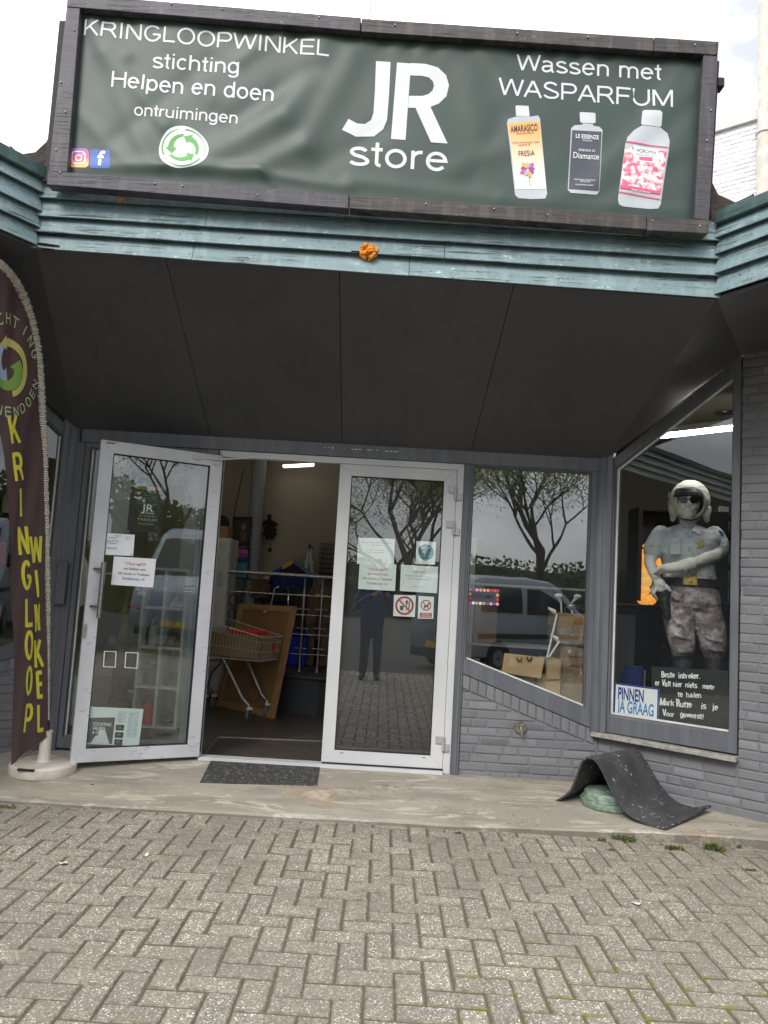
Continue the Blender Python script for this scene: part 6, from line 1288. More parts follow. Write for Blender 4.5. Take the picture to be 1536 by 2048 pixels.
ch = thing('white_stool', 'white narrow folding stool behind the toy house', 'stool', (kx[0] + kx[-1]) / 2); mb = MB(); mb.bar(kx[0] + V((0, 0, -.25)), kx[2], .05, .04); mb.bar(kx[-1] + V((0, 0, -.25)), kx[2], .05, .04); obj('leg_pair', mb, M['shelf'], ch, bevel=.006); mb = MB(); mb.bar(at(608, 1123, 9.74), at(628, 1125, 9.74), .06, .03); obj('rung', mb, M['shelf'], ch)
mb = MB(); mb.tube([kx[1], kx[2] + V((0, -.03, .02)), kx[3]], .012, 8); obj('grip', mb, M['blackm'], ch)
c0, c1 = at(641, 1087, 9.6), at(690, 1148, 9.6); cg = thing('bird_cage', 'black wire bird cage beside the closed door', 'cage', ((c0.x + c1.x) / 2, 9.7, c1.z)); mb = MB()
for k in range(14):
    x = c0.x + (c1.x - c0.x) * k / 13
    for Y in (9.55, 9.9): mb.tube([V((x, Y, c1.z)), V((x, Y, c0.z - .01 * (k < 2)))], .0035, 5)
for k in range(7):
    zz = c1.z + (c0.z - c1.z) * k / 6
    for Y in (9.55, 9.9): mb.tube([V((c0.x, Y, zz)), V((c1.x, Y, zz))], .0035, 5)
    mb.tube([V((c0.x, 9.55, zz)), V((c0.x, 9.9, zz))], .0035, 5)
obj('wire_grid', mb, M['blackm'], cg); mb = MB(); mb.box((c0.x, 9.55, c1.z - .03), (c1.x, 9.9, c1.z)); obj('tray', mb, M['blackm'], cg)
mb = MB(); mb.box((-.5, 9.78, sz + .002), (.6, 9.95, c1.z - .04)); lab(base_origin(obj('dark_shelf_unit', mb, M['blackm'], bevel=.004), (0, 9.85, sz)), 'dark shelf unit under the black bird cage', 'shelf')
# red display racks and drum fan seen through the closed door
def rack(label, x0, x1, Y, z1, nsh, group):
    t_ = thing('display_rack', label, 'rack', ((x0 + x1) / 2, Y, FZ), group=group)
    for x in (x0, x1):
        for y in (Y, Y + .4): mb = MB(); mb.box((x - .02, y - .02, FZ), (x + .02, y + .02, z1)); obj('upright', mb, M['redpl'], t_)
    for k in range(nsh): zz = FZ + .15 + (z1 - FZ - .18) * k / (nsh - 1); mb = MB(); mb.box((x0 + .02, Y - .02, zz), (x1 - .02, Y + .0, zz + .05)); mb.box((x0 + .02, Y + .005, zz + .01), (x1 - .02, Y + .4, zz + .025)); obj('shelf', mb, M['redpl'], t_)
    return t_
a, b = at(769, 1240, 7.0), at(812, 1240, 7.0); rack('red framed display rack behind closed door, left of its pair', a.x, b.x, 7.0, a.z, 3, 'red racks behind the door')
a, b = at(822, 1262, 6.9), at(868, 1262, 6.9); rack('lower red framed display rack behind the door stickers', a.x, b.x, 6.75, a.z, 2, 'red racks behind the door')
mb = MB(); a, b = at(776, 1250, 7.1), at(808, 1300, 7.1); mb.box((a.x, 7.05, b.z), (b.x, 7.3, a.z)); lab(base_origin(obj('grey_bin', mb, M['darkgrey'], bevel=.01), ((a.x + b.x) / 2, 7.2, b.z)), 'grey plastic bin in the red rack behind closed door', 'bin')
p0, p1 = at(715, 1190, 7.4), at(706, 1345, 7.4); t_ = thing('steel_bollard', 'slim stainless post behind closed door glass', 'post', (p1.x, 7.4, FZ)); mb = MB(); mb.tube([V((p1.x, 7.4, FZ)), V((p1.x, 7.4, p0.z - .25))], .018, 12); mb.tube([V((p1.x, 7.4, p0.z - .25)), V((p1.x, 7.4, p0.z))], .024, 12); obj('shaft', mb, M['steel'], t_)
# shelves seen through the open door glass and the left window
def shelf_unit(label, x0, x1, Y, z0, z1, n, mat, group, dp=.35, fill=True, seed=1, slots=4):
    t_ = thing('shelf_unit', label, 'shelf', ((x0 + x1) / 2, Y, z0), group=group); r = random.Random(seed)
    for x in (x0, x1, (x0 + x1) / 2): mb = MB(); mb.box((x - .012, Y, z0), (x + .012, Y + dp, z1)); obj('side_panel', mb, M[mat], t_)
    for k in range(n + 1): zz = z0 + (z1 - z0) * k / n; mb = MB(); mb.box((x0 + .013, Y + .002, zz - .012), (x1 - .013, Y + dp - .002, zz + .012)); obj('shelf', mb, M[mat], t_)
    mb = MB(); mb.box((x0, Y + dp, z0), (x1, Y + dp + .01, z1)); obj('back', mb, M[mat], t_)
    return t_
a, b = at(295, 1180, 7.0), at(378, 1180, 7.0)
shelf_unit('white cube shelf with shoes behind the open door glass', a.x, b.x, 6.9, FZ, 1.42, 4, 'shelf', 'shelves inside the shop')
rs = random.Random(9); names = [('bag', 'redpl', 'red handbag'), ('shoe_pair', 'blackm', 'black shoes'), ('bag', 'blackm', 'black handbag'), ('shoe_pair', 'darkgrey', 'grey shoes'), ('bag', 'skirt_cream', 'cream handbag'), ('shoe_pair', 'card2', 'brown shoes'), ('bag', 'navycloth', 'navy handbag'), ('shoe_pair', 'skirt_cream', 'white shoes')]
row = ['bottom', 'second lowest', 'third', 'top']
for i, (nm, mt, w_) in enumerate(names):
    cx = a.x + (b.x - a.x) * (.26 if i % 2 == 0 else .76); zz = FZ + .013 + (1.42 - FZ) * (i // 2) / 4; mb = MB(); wd = (b.x - a.x) * .17
    if nm == 'bag':
        mb.rings([(V((cx, 7.03, zz + h)), wd * r, .07 * r, (1, 0, 0), (0, 1, 0)) for r, h in ((.9, 0), (1, .03), (.95, .12), (.7, .17))], 14); o = lab(base_origin(obj('handbag', mb, M[mt]), (cx, 7.03, zz)), '%s on the %s level of white cube shelf' % (w_, row[i // 2]), 'bag', 'goods on the white cube shelf'); mb = MB(); mb.tube([V((cx + wd * .6 * cos(t), 7.03, zz + .16 + .09 * sin(t))) for t in [pi * k / 8 for k in range(9)]], .007, 6); obj('handle', mb, M[mt], o)
    else:
        for sx_ in (-.5, .5): mb.rings([(V((cx + wd * sx_, 6.95 + y, zz + h / 2 + .001)), .035, h / 2, (1, 0, 0), (0, 0, 1)) for y, h in ((0, .03), (.03, .06), (.10, .07), (.16, .11), (.2, .10))], 10)
        lab(base_origin(obj('shoe_pair', mb, M[mt]), (cx, 7.03, zz)), '%s on the %s level of white cube shelf' % (w_, row[i // 2]), 'shoes', 'goods on the white cube shelf')
# dark shelf with goods behind the left window
a, b = at(-60, 1100, 6.6), at(24, 1100, 6.6)
shelf_unit('dark shelf of wares behind the flag in left window', a.x - .6, b.x + .0, 6.55, FZ, 2.25, 5, 'blackm', 'shelves inside the shop', .4)
W_ = [('bowl', 'skirt_cream'), ('plastic_pack', 'whiteplastic'), ('jar', 'shelf'), ('pack', 'redpl')]
for lv in range(1, 5):
    for k in range(6):
        cx = b.x - .10 - k * .15; zz = FZ + (2.25 - FZ) * lv / 5 + .013; mb = MB(); mt = ['skirt_cream', 'whiteplastic', 'shelf', 'redpl', 'steel_dk', 'darkgrey'][(k * 2 + lv * 3) % 6]
        if lv == 2: mb.lathe([(.03, 0), (.065, .03), (.07, .07), (.06, .10), (.0, .11)], (cx, 6.65, zz), 16)
        elif lv == 1: mb.ball((cx, 6.66, zz + .075), .07, 14, 8, (.9, .9, 1.05))
        elif lv == 3: mb.box((cx - .05, 6.62, zz), (cx + .05, 6.72, zz + .2 + .04 * (k % 3)))
        else: mb.lathe([(.045, 0), (.05, .02), (.05, .15), (.03, .18), (.03, .21), (.0, .212)], (cx, 6.66, zz), 14)
        nm = ['', 'round_pot', 'bowl', 'packet', 'jar'][lv]; wd = ['', 'round pot', 'upturned bowl', 'tall packet', 'stoppered jar'][lv]
        place = ['nearest the door', 'second from the door', 'third from the door', 'fourth from the door', 'fifth from the door', 'farthest from the door'][k]
        lab(base_origin(obj(nm, mb, M[mt], bevel=.004 if lv == 3 else 0), (cx, 6.66, zz)), '%s %s on dark shelf behind the flag' % (wd, place), wd.split()[-1], 'wares on the dark shelf')
# behind the side light: a slatted white radiator
r0, r1 = at(112, 1355, 6.3), at(132, 1480, 6.3); t_ = thing('radiator', 'white slatted radiator behind the side light', 'radiator', (r0.x, 6.3, FZ)); mb = MB(); mb.box((r0.x - .1, 6.32, .12), (r1.x + .02, 6.40, r0.z)); obj('panel', mb, M['shelf'], t_, bevel=.006)
mb = MB()
for k in range(9): zz = .14 + (r0.z - .16) * k / 8; mb.box((r0.x - .1, 6.305, zz), (r1.x + .02, 6.318, zz + .05))
obj('fin', mb, M['shelf'], t_)
mb = MB(); fx0 = at(150, 1180, 6.9); mb.rings([(V((fx0.x + .05 * sin(h * 7), 6.9, 1.05 + h)), .06 + .03 * sin(h * 5 + 1), .05, (1, 0, 0), (0, 1, 0)) for h in [k * .06 for k in range(9)]], 12); lab(base_origin(obj('hanging_scarf', mb, M['skirt_cream']), (fx0.x, 6.9, 1.05)), 'cream patterned scarf hanging behind the side light', 'scarf')
# cartons in the sloping window
lz = .492
def carton(label, quad_px, Y, dep, mat, group=None, z0=None):
    P_ = [at(x, y, Y) for x, y in quad_px]; x0 = min(p.x for p in P_); x1 = max(p.x for p in P_); z1 = max(p.z for p in P_); z0 = z0 if z0 is not None else lz
    t_ = thing('carton', label, 'box', ((x0 + x1) / 2, Y + dep / 2, z0), group=group); mb = MB(); mb.box((x0, Y, z0), (x1, Y + dep, z1)); obj('body', mb, M[mat], t_, bevel=.003); return t_, x0, x1, z1
t_, x0, x1, z1 = carton('open shallow carton with flap and string handles on ledge', [(1011, 1345), (1092, 1400)], 6.12, .34, 'card', 'cartons on the window ledge')
f0, f1, f2, f3 = at(1009, 1306, 6.06), at(1089, 1315, 6.06), at(1082, 1357, 6.02), at(1003, 1345, 6.02); mb = MB(); mb.prism([f0, f1, f2, f3], (0, .006, 0)); mb.add([f0, f1, V((x1, 6.46, z1)), V((x0, 6.46, z1))], [[0, 1, 2, 3]]); obj('flap', mb, M['card'], t_, sm=0)
for xx in (1038, 1058): c_ = at(xx, 1313, 6.05); mb = MB(); mb.tube([c_ + V((.018 * cos(a), -.012 - .01 * sin(a), -.03 * sin(a))) for a in [pi * k / 8 for k in range(9)]], .0055, 8); obj('string_handle', mb, M['blackm' if xx > 1050 else 'oldwood'], t_)
mb = MB(); a = at(1071, 1360, 6.115); mb.box((a.x - .012, 6.116, lz), (a.x + .012, 6.119, z1)); obj('parcel_tape', mb, M['blackm'], t_)
t_, x0, x1, z1 = carton('small square carton beside the shrink wrapped stack', [(1093, 1318), (1120, 1400)], 6.10, .3, 'card', 'cartons on the window ledge'); mb = MB(); f = [at(1093, 1317, 6.09), at(1119, 1319, 6.09), at(1119, 1358, 6.085), at(1094, 1359, 6.085)]; mb.prism(f, (0, .004, 0)); obj('flap', mb, M['card'], t_, sm=0)
t_, x0, x1, z1 = carton('lower shrink wrapped carton of the tall stack', [(1121, 1293), (1178, 1400)], 6.14, .4, 'card2', 'stacked cartons')
mb = MB(); mb.box((x0 - .008, 6.132, lz + .002), (x1 + .008, 6.548, z1 + .02)); obj('stretch_film', mb, M['film'], t_, sm=0)
mb = MB(); 
for k, (a_, b_) in enumerate((('', 1312), ('', 1330))): q0, q1 = at(1138, b_, 6.138), at(1168, b_ + 2, 6.138); mb.box((q0.x, 6.1375, q0.z - .012), (q1.x, 6.1395, q0.z))
obj('print_band', mb, M['oldwood'], t_, sm=0); zt = z1
t_, x0b, x1b, z1 = carton('upper taped carton on the shrink wrapped stack', [(1118, 1226), (1178, 1293)], 6.12, .38, 'card2', 'stacked cartons', zt + .022); mb = MB(); mb.box((x0b - .004, 6.116, z1 - .11), (x1b + .004, 6.504, z1 - .05)); obj('parcel_tape', mb, M['tape'], t_, sm=0); mb = MB(); mb.box((x0b - .01, 6.108, zt + .0225), (x1b + .01, 6.512, zt + .16)); obj('stretch_film', mb, M['film'], t_, sm=0)
ztop = z1
# golf clubs and hangers
for i, (x0, y0, x1, y1, lb) in enumerate(((1094, 1315, 1114, 1228, 'white golf club leaning against the stacked cartons, left of its pair'), (1098, 1314, 1119, 1282, 'white short club leaning against the stacked cartons, right of its pair'))):
    a, b = at(x0, y0, 6.06), at(x1, y1, 6.09); mb = MB(); mb.tube([a, b], .008, 8); o = lab(base_origin(obj('golf_club', mb, M['whiteplastic']), a), lb, 'club', 'golf clubs in the window'); mb = MB(); hx = -1 if i == 0 else 1
    mb.rings([(b + V((-.012 - .06 * t_, -.0, .012 + .03 * t_)), .016 * (1 - .3 * t_), .022 * (1 - .5 * t_), (0, 1, 0), (0, 0, 1)) for t_ in (0, .4, .8, 1)], 10); obj('club_head', mb, M['whiteplastic'], o)
for i, (x, y, dx, dz, lb, mt) in enumerate(((1122, 1204, -.03, .05, 'white curved handle tip above the stacked cartons', 'whiteplastic'), (1130, 1216, .05, .02, 'black and white iron head above the stacked cartons', 'steel'), (1143, 1207, .04, .06, 'striped pointed wood cover on the stacked cartons', 'whiteplastic'), (1138, 1218, .06, .01, 'dark teal club head sticking out of upper carton', 'navycloth'), (1150, 1219, .07, .0, 'black club head sticking out of upper carton', 'blackm'))):
    a = at(x, y, 6.3); mb = MB(); mb.tube([V((a.x + .03, 6.3, ztop - .25)), a, a + V((dx, -.03, dz))], [.006, .008, .018], 8); mb.ball(a + V((dx, -.03, dz)), .022, 10, 6, (1.5, .8, .8)); lab(base_origin(obj('club_head', mb, M[mt]), (a.x, 6.3, ztop - .25)), lb, 'club', 'club heads in the carton')
fn = at(975, 1330, 6.4); 
mb = MB(); a, b = at(948, 1250, 7.4), at(990, 1330, 7.4); mb.box((a.x, 7.4, .9), (b.x, 7.7, 1.25)); lab(base_origin(obj('carton', mb, M['card2'], bevel=.004), ((a.x + b.x) / 2, 7.5, .9)), 'brown carton on a rack behind the flower sticker', 'box')
mb = MB(); mb.box((.72, 8.1, FZ), (2.35, 8.16, 3.2)); lab(base_origin(obj('dark_sheet', mb, M['darkgrey']), (1.5, 8.1, FZ)), 'added dark sheet hiding the lit wall behind storage rack', 'dark_sheet')  # added sheet that keeps the interior dark behind the sloping window
t_ = thing('storage_rack', 'pale storage rack behind the sloping window', 'rack', (1.2, 7.6, FZ))
for x in (.8, 2.0): mb = MB(); mb.box((x, 7.38, FZ), (x + .05, 7.42, 1.9)); obj('upright', mb, M['shelf'], t_)
for zz in (.45, .88, 1.45): mb = MB(); mb.box((.8, 7.36, zz), (2.05, 7.8, zz + .019)); obj('shelf', mb, M['shelf'], t_)
mb = MB(); a = at(972, 1318, 7.0); mb.ball((a.x, 7.5, .47 + .13), .13, 16, 10, (1, .8, 1)); lab(base_origin(obj('wrapped_lamp', mb, M['film']), (a.x, 7.5, .47)), 'round film wrapped lamp on lowest level of storage rack', 'lamp')
# behind the statue: counter, glowing salt lamps, posters
a, b = at(1215, 1205, 6.75), at(1330, 1209, 6.75); t_ = thing('counter', 'glossy black shop counter left of the statue', 'counter', ((a.x + b.x) / 2, 6.9, FZ))
mb = MB(); mb.box((a.x - .1, 6.78, FZ), (b.x - .01, 7.15, a.z - .03)); obj('front', mb, M['black'], t_, bevel=.004); mb = MB(); mb.box((a.x - .12, 6.74, a.z - .03), (b.x, 7.2, a.z)); obj('top', mb, M['black'], t_, bevel=.008); mb = MB(); c_ = at(1262, 1230, 6.77); mb.box((c_.x - .2, 6.772, .3), (c_.x + .04, 6.779, c_.z)); obj('panel', mb, M['darkgrey'], t_)
cz_ = a.z
sl = thing('display_case', 'dark open case of glowing salt stones behind the statue', 'case', at(1300, 1205, 7.3)); A_, B_ = at(1278, 1020, 7.5), at(1352, 1206, 7.5)
mb = MB(); mb.box((A_.x, 7.5, B_.z), (A_.x + .04, 7.8, A_.z)); mb.box((B_.x, 7.5, B_.z), (B_.x + .5, 7.8, A_.z)); mb.box((A_.x, 7.8, B_.z), (B_.x + .5, 7.83, A_.z)); mb.box((A_.x, 7.5, A_.z), (B_.x + .5, 7.83, A_.z + .03)); obj('carcass', mb, M['blackm'], sl)
mb = MB(); w1_ = at(1302, 1098, 7.5); w2_ = at(1302, 1096, 7.5); mb.box((A_.x + .04, 7.55, w1_.z), (B_.x, 7.79, w1_.z + .02)); obj('shelf', mb, M['blackm'], sl)
def stone(px, py, r, mat, label, sc_=(1, 1, 1.2)):
    c_ = at(px, py, 7.62); bm = bmesh.new(); bmesh.ops.create_icosphere(bm, subdivisions=2, radius=r)
    for v in bm.verts: n_ = 1 + .22 * mnoise.noise(v.co * 14 + V((px, py, 0))); v.co = V((v.co.x * sc_[0], v.co.y * sc_[1], v.co.z * sc_[2])) * n_
    me = bpy.data.meshes.new('salt_lamp'); bm.to_mesh(me); bm.free(); me.materials.append(M[mat]); o = bpy.data.objects.new('salt_lamp', me); col.objects.link(o); o.location = c_; tag(o, label, 'lamp', 'glowing salt stones')
for i, (px, py, r, mt, lb) in enumerate(((1290, 1118, .10, 'amber', 'tall orange glowing salt block at left of the case'), (1322, 1118, .085, 'amber', 'orange glowing salt block seen beside the statue arm'), (1288, 1143, .075, 'amber_pale', 'pale glowing salt lump under the tall orange block'), (1291, 1163, .065, 'amber_pale', 'pale glowing salt lump with dark split, third from top'), (1284, 1180, .045, 'amber', 'small orange glowing stone left of the statue hand'), (1291, 1180, .05, 'amber_pale', 'small pale glowing stone by the statue thumb'), (1284, 1197, .05, 'amber', 'oval orange glowing stone resting lowest at left'), (1293, 1201, .045, 'amber_pale', 'oval pale glowing stone resting lowest in the middle'), (1304, 1199, .05, 'amber', 'orange glowing stone behind the statue fingers'))): stone(px, py, r, mt, lb, (1, .8, 1.5) if i < 2 else (1, .8, 1.15))
t_ = thing('notice_board', 'dark notice board with pinned sheets behind the statue', 'board', at(1330, 1100, 7.9)); a, b = at(1279, 1022, 7.95), at(1420, 1210, 7.95); mb = MB(); mb.box((a.x, 7.95, .9), (b.x + .6, 7.98, a.z)); obj('panel', mb, M['blackm'], t_)
Nf = Fr((0, 7.948, 0), (1, 0, 0), (0, -1, 0))
for quad, lb in (([(1285, 1027), (1307, 1028), (1307, 1056), (1285, 1055)], 'pale printed sheet highest on the dark notice board'), ([(1285, 1060), (1307, 1061), (1307, 1092), (1285, 1091)], 'pale printed sheet lower on the dark notice board'), ([(1437, 1012), (1458, 1014), (1457, 1038), (1437, 1036)], 'small white sheet right of the statue helmet'), ([(1437, 1042), (1459, 1043), (1458, 1066), (1437, 1064)], 'white sheet with red line right of statue shoulder'), ([(1441, 1080), (1460, 1081), (1459, 1128), (1441, 1126)], 'tall ruled sheet right of the statue arm'), ([(1436, 1140), (1459, 1141), (1458, 1208), (1438, 1206)], 'tall grid sheet right of the statue belt')):
    sh = Sheet('pinned_sheet', lb, 'sheet', Nf, quad, .003, 'paper', group='sheets on the notice board'); sh.scrawl([(.15, .85, v, .03) for v in (.15, .3, .45, .6, .75, .9)], 'ink_grey', .004, 'fine_print', int(quad[0][1]))
Kf = Fr((0, 8.2, 0), (1, 0, 0), (0, -1, 0))
for ch, q in (('K', (1337, 985, 1345, 996)), ('H', (1336, 1001, 1345, 1011)), ('L', (1344, 1012, 1352, 1021))):
    sh = Sheet('letter_plate', {'K': 'white plate with letter K beside the helmet', 'H': 'white plate with letter H beside the helmet', 'L': 'white plate with letter L beside the helmet'}[ch], 'letter', Kf, [(q[0], q[1]), (q[2], q[1] + .5), (q[2], q[3]), (q[0], q[3])], .002, 'paper', group='letter plates by the helmet'); sh.line(ch, .3, .75, .85, .7, 'ink_black', .02)
mb = MB(); a, b = at(1238, 1330, 6.6), at(1300, 1410, 6.6); mb.rings([(V(((a.x + b.x) / 2, 6.6, .47 + h)), (b.x - a.x) / 2 * r, .12 * r, (1, 0, 0), (0, 1, 0)) for r, h in ((.95, 0), (1, .08), (.9, .2), (.6, (a.z - .47)))], 14); lab(base_origin(obj('blue_bag', mb, M['navycloth']), ((a.x + b.x) / 2, 6.6, .47)), 'navy blue cloth bag on ledge behind card sign', 'bag')
p = at(1290, 1340, 6.25); mb = MB(); mb.tube([V((p.x, 6.25, .47)), V((p.x, 6.25, p.z))], .022, 14); lab(base_origin(obj('steel_tube', mb, M['steel']), (p.x, 6.25, .47)), 'short upright steel tube between card sign and blackboard', 'tube')

# more second-hand goods around the stage
def goods(name, label, cat, px, py, Y, mb_fn, mat, zb=None):
    p = at(px, py, Y); p.z = zb if zb is not None else p.z; mb = MB(); mb_fn(mb, p); return lab(base_origin(obj(name, mb, M[mat], sm=40), p), label, cat)
def stack_books(mb, p):
    r = random.Random(int(p.x * 100)); z = 0
    for k in range(7): h = r.uniform(.02, .04); w_ = r.uniform(.10, .14); o = r.uniform(-.015, .015); mb.box(p + V((-w_ + o, 0, z + .0005)), p + V((w_ + o, .2, z + h))); z += h
def coat(mb, p): mb.rings([(p + V((.01 * sin(h * 20), 0, h)), r, .07, (1, 0, 0), (0, 1, 0)) for h, r in ((0, .16), (.12, .17), (.3, .155), (.45, .16), (.56, .15), (.62, .09), (.65, .03))], 14)
def basket(mb, p): mb.lathe([(.12, 0), (.16, .16), (.165, .17), (.15, .165), (.11, .01)], p, 20)
def vase(mb, p): mb.lathe([(.05, 0), (.09, .08), (.10, .16), (.05, .24), (.035, .30), (.05, .33), (.04, .33), (.0, .31)], p, 18)
goods('book_pile', 'leaning pile of mixed books on dark side table', 'books', 520, 1180, 9.4, stack_books, 'oldwood', tz + .001)
goods('vase', 'cream vase on dark side table near the grey column', 'vase', 533, 1180, 9.62, vase, 'skirt_cream', tz + .001)
goods('wicker_basket', 'round wicker basket at the foot of grey column', 'basket', 512, 1200, 9.2, basket, 'card', sz + .001)
goods('hanging_coat', 'dark coat hanging behind railing left of timber posts', 'coat', 590, 1250, 9.25, coat, 'blackm', sz + .25)
goods('hanging_coat', 'brown coat hanging behind railing beside timber post', 'coat', 638, 1240, 9.22, coat, 'oldwood', sz + .3)
goods('hanging_coat', 'navy coat hanging behind railing above blue crate', 'coat', 566, 1230, 9.28, coat, 'navycloth', sz + .42)
cs = thing('folding_chair', 'black folding chair with chrome arms under side table', 'chair', (at(560, 1190, 9.1).x, 9.1, sz)); q = at(560, 1195, 9.1)
for dx in (-.16, .16): mb = MB(); mb.tube([V((q.x + dx, 9.0, sz + .001)), V((q.x + dx * .6, 9.12, q.z - .05)), V((q.x + dx * .5, 9.16, q.z + .10)), V((q.x + dx * .2, 9.18, q.z + .13))], .011, 8); obj('frame_side', mb, M['chrome'], cs)
mb = MB(); mb.box((q.x - .18, 8.98, sz + .42), (q.x + .18, 9.3, sz + .46)); obj('seat', mb, M['blackm'], cs, bevel=.01); mb = MB(); mb.box((q.x - .15, 9.16, q.z - .05), (q.x + .15, 9.19, q.z + .08)); obj('backrest', mb, M['blackm'], cs, bevel=.01)
ls = thing('iron_stand', 'black wrought iron stand beside the white cabinet', 'stand', (at(463, 1240, 8.9).x, 8.9, FZ)); q = at(463, 1240, 8.9)
for dx in (-.05, .05): mb = MB(); mb.tube([V((q.x + dx, 8.9, FZ)), V((q.x + dx * .8, 8.9, q.z))], .008, 6); obj('rod', mb, M['blackm'], ls)
mb = MB()
for k in range(6): mb.tube([V((q.x + .045 * cos(t), 8.9, FZ + .25 + k * .17 + .07 * sin(t))) for t in [2 * pi * j / 12 for j in range(13)]], .006, 5, caps=False)
obj('scrollwork', mb, M['blackm'], ls)
# ================================================================ THE STATUE IN THE WINDOW
def remesh(name, mb, mat, parent, vox=.012, sm_it=4):
    o = obj(name, mb, mat, parent, sm=0); m = o.modifiers.new('r', 'REMESH'); m.mode = 'VOXEL'; m.voxel_size = vox; m.use_smooth_shade = True
    s_ = o.modifiers.new('s', 'SMOOTH'); s_.iterations = sm_it; s_.factor = .5
    bpy.context.view_layer.update(); dg = bpy.context.evaluated_depsgraph_get(); me = bpy.data.meshes.new_from_object(o.evaluated_get(dg)); old = o.data; o.modifiers.clear(); o.data = me; bpy.data.meshes.remove(old)
    me.polygons.foreach_set('use_smooth', [True] * len(me.polygons)); return o
SY = 6.22; sf = V((-.28, -.96, 0)).normalized(); sr = V((.96, -.28, 0)).normalized()
def SP(x, y, d=0.): return at(x, y, SY) + sf * d
m_ = SY / F
def limb(mb, pts, radii, n=14):     # tapered limb with rounded ends
    P_ = [V(p) for p in pts]; d0 = (P_[0] - P_[1]).normalized(); d1 = (P_[-1] - P_[-2]).normalized()
    P2 = [P_[0] + d0 * radii[0] * .9, P_[0] + d0 * radii[0] * .6] + P_ + [P_[-1] + d1 * radii[-1] * .6, P_[-1] + d1 * radii[-1] * .9]; R2 = [radii[0] * .35, radii[0] * .8] + list(radii) + [radii[-1] * .8, radii[-1] * .35]
    return mb.tube(P2, R2, n)
stb = SP(1390, 1440); stb.z = .472
stt = thing('police_statue', 'worn painted statue of a motorcycle policeman with white helmet and sunglasses', 'statue', stb)
def ring_at(x, y, hw, hd, d=0., tilt=0.): return (SP(x, y, d), hw * m_, hd, sr, sf)
# skin: head, neck, arms, hands in one body
mb = MB()
hc = SP(1374, 1008, .045)
mb.rings([(hc + V((0, 0, z)) + sf * f, rx, ry, sr, sf) for z, rx, ry, f in ((-.135, .02, .02, .03), (-.125, .045, .05, .025), (-.09, .068, .085, .01), (-.04, .080, .10, 0), (.02, .084, .105, -.01), (.08, .08, .10, -.015), (.12, .06, .08, -.015), (.14, .03, .04, -.015))], 20)
mb.rings([(SP(1376, 1032, -.02), .062, .066, sr, sf), (SP(1377, 1050, -.03), .066, .07, sr, sf), (SP(1377, 1066, -.03), .09, .08, sr, sf)], 16)
mb.rings([(hc + sf * (.108 + .03 * t_) + V((0, 0, .03 - .055 * t_)), .010 + .010 * t_, .012 + .006 * t_, sr, V((0, 0, 1))) for t_ in (0, .3, .6, .9, 1.05)], 10)   # nose
mb.ball(hc + sf * .095 + V((0, 0, -.105)), .034, 10, 8)          # chin
for sd in (-1, 1): mb.ball(hc + sf * .085 + sr * .038 * sd + V((0, 0, -.035)), .026, 10, 6); mb.ball(hc + sr * .083 * sd + V((0, 0, -.01)), .026, 10, 6, (.4, .8, 1.2))
mb.rings([(hc + sf * (.104 - .012 * abs(t_)) + sr * (.028 * t_) + V((0, 0, -.058 - .010 * abs(t_))), .009, .007, sf, V((0, 0, 1))) for t_ in (-1, -.5, 0, .5, 1)], 8)   # lips
# his right arm (left in the picture) hangs to the holster
limb(mb, [SP(1312, 1086, .0), SP(1303, 1110, .01), SP(1299, 1124, .03), SP(1305, 1143, .07), SP(1311, 1158, .10)], [.060, .055, .048, .041, .034])
limb(mb, [SP(1312, 1158, .10), SP(1317, 1168, .115), SP(1320, 1176, .12)], [.036, .046, .040])
limb(mb, [SP(1324, 1170, .12), SP(1333, 1176, .13), SP(1338, 1182, .12)], [.022, .019, .015], 10)       # thumb
for i, (p, q, r_) in enumerate((((1311, 1177), (1305, 1187), (1311, 1196)), ((1309, 1179), (1304, 1190), (1313, 1199)), ((1308, 1177), (1303, 1186), (1309, 1193)), ((1307, 1174), (1302, 1182), (1305, 1189)))):
    limb(mb, [SP(p[0] + 2, p[1] - 4, .13 - .02 * i), SP(q[0], q[1], .135 - .028 * i), SP(r_[0], r_[1], .12 - .028 * i)], [.017, .0135, .011], 10)
# his left arm crosses the body, glove resting on the right wrist
limb(mb, [SP(1434, 1086, .0), SP(1433, 1102, .05), SP(1426, 1112, .13), SP(1400, 1121, .20), SP(1376, 1130, .23)], [.058, .058, .053, .044, .033])
limb(mb, [SP(1378, 1129, .23), SP(1366, 1132, .24), SP(1356, 1134, .24)], [.050, .046, .040])
limb(mb, [SP(1356, 1135, .24), SP(1342, 1137, .235), SP(1330, 1138, .225)], [.038, .040, .036])
for i, (y0, x1, y1, x2, y2) in enumerate(((1134, 1316, 1137, 1306, 1146), (1137, 1314, 1141, 1304, 1149), (1140, 1316, 1144, 1307, 1151), (1142, 1321, 1146, 1313, 1152))): limb(mb, [SP(1331, y0, .235 - .012 * i), SP(x1, y1, .23 - .015 * i), SP(x2, y2, .205 - .015 * i)], [.017, .0145, .011], 10)
limb(mb, [SP(1346, 1142, .22), SP(1338, 1150, .21), SP(1330, 1152, .20)], [.018, .015, .012], 10)
remesh('body', mb, M['st_skin'], stt, .0075, 3)
mb = MB()
for k in range(3): mb.lathe([(.040, -.008), (.0475, 0), (.040, .008)], SP(1362 + k * 5, 1133.5 - k * 1.2, .24 - k * .004), 16, (SP(1376, 1130, .23) - SP(1356, 1134, .24)))
obj('glove_cuff', mb, M['st_skin'], stt)
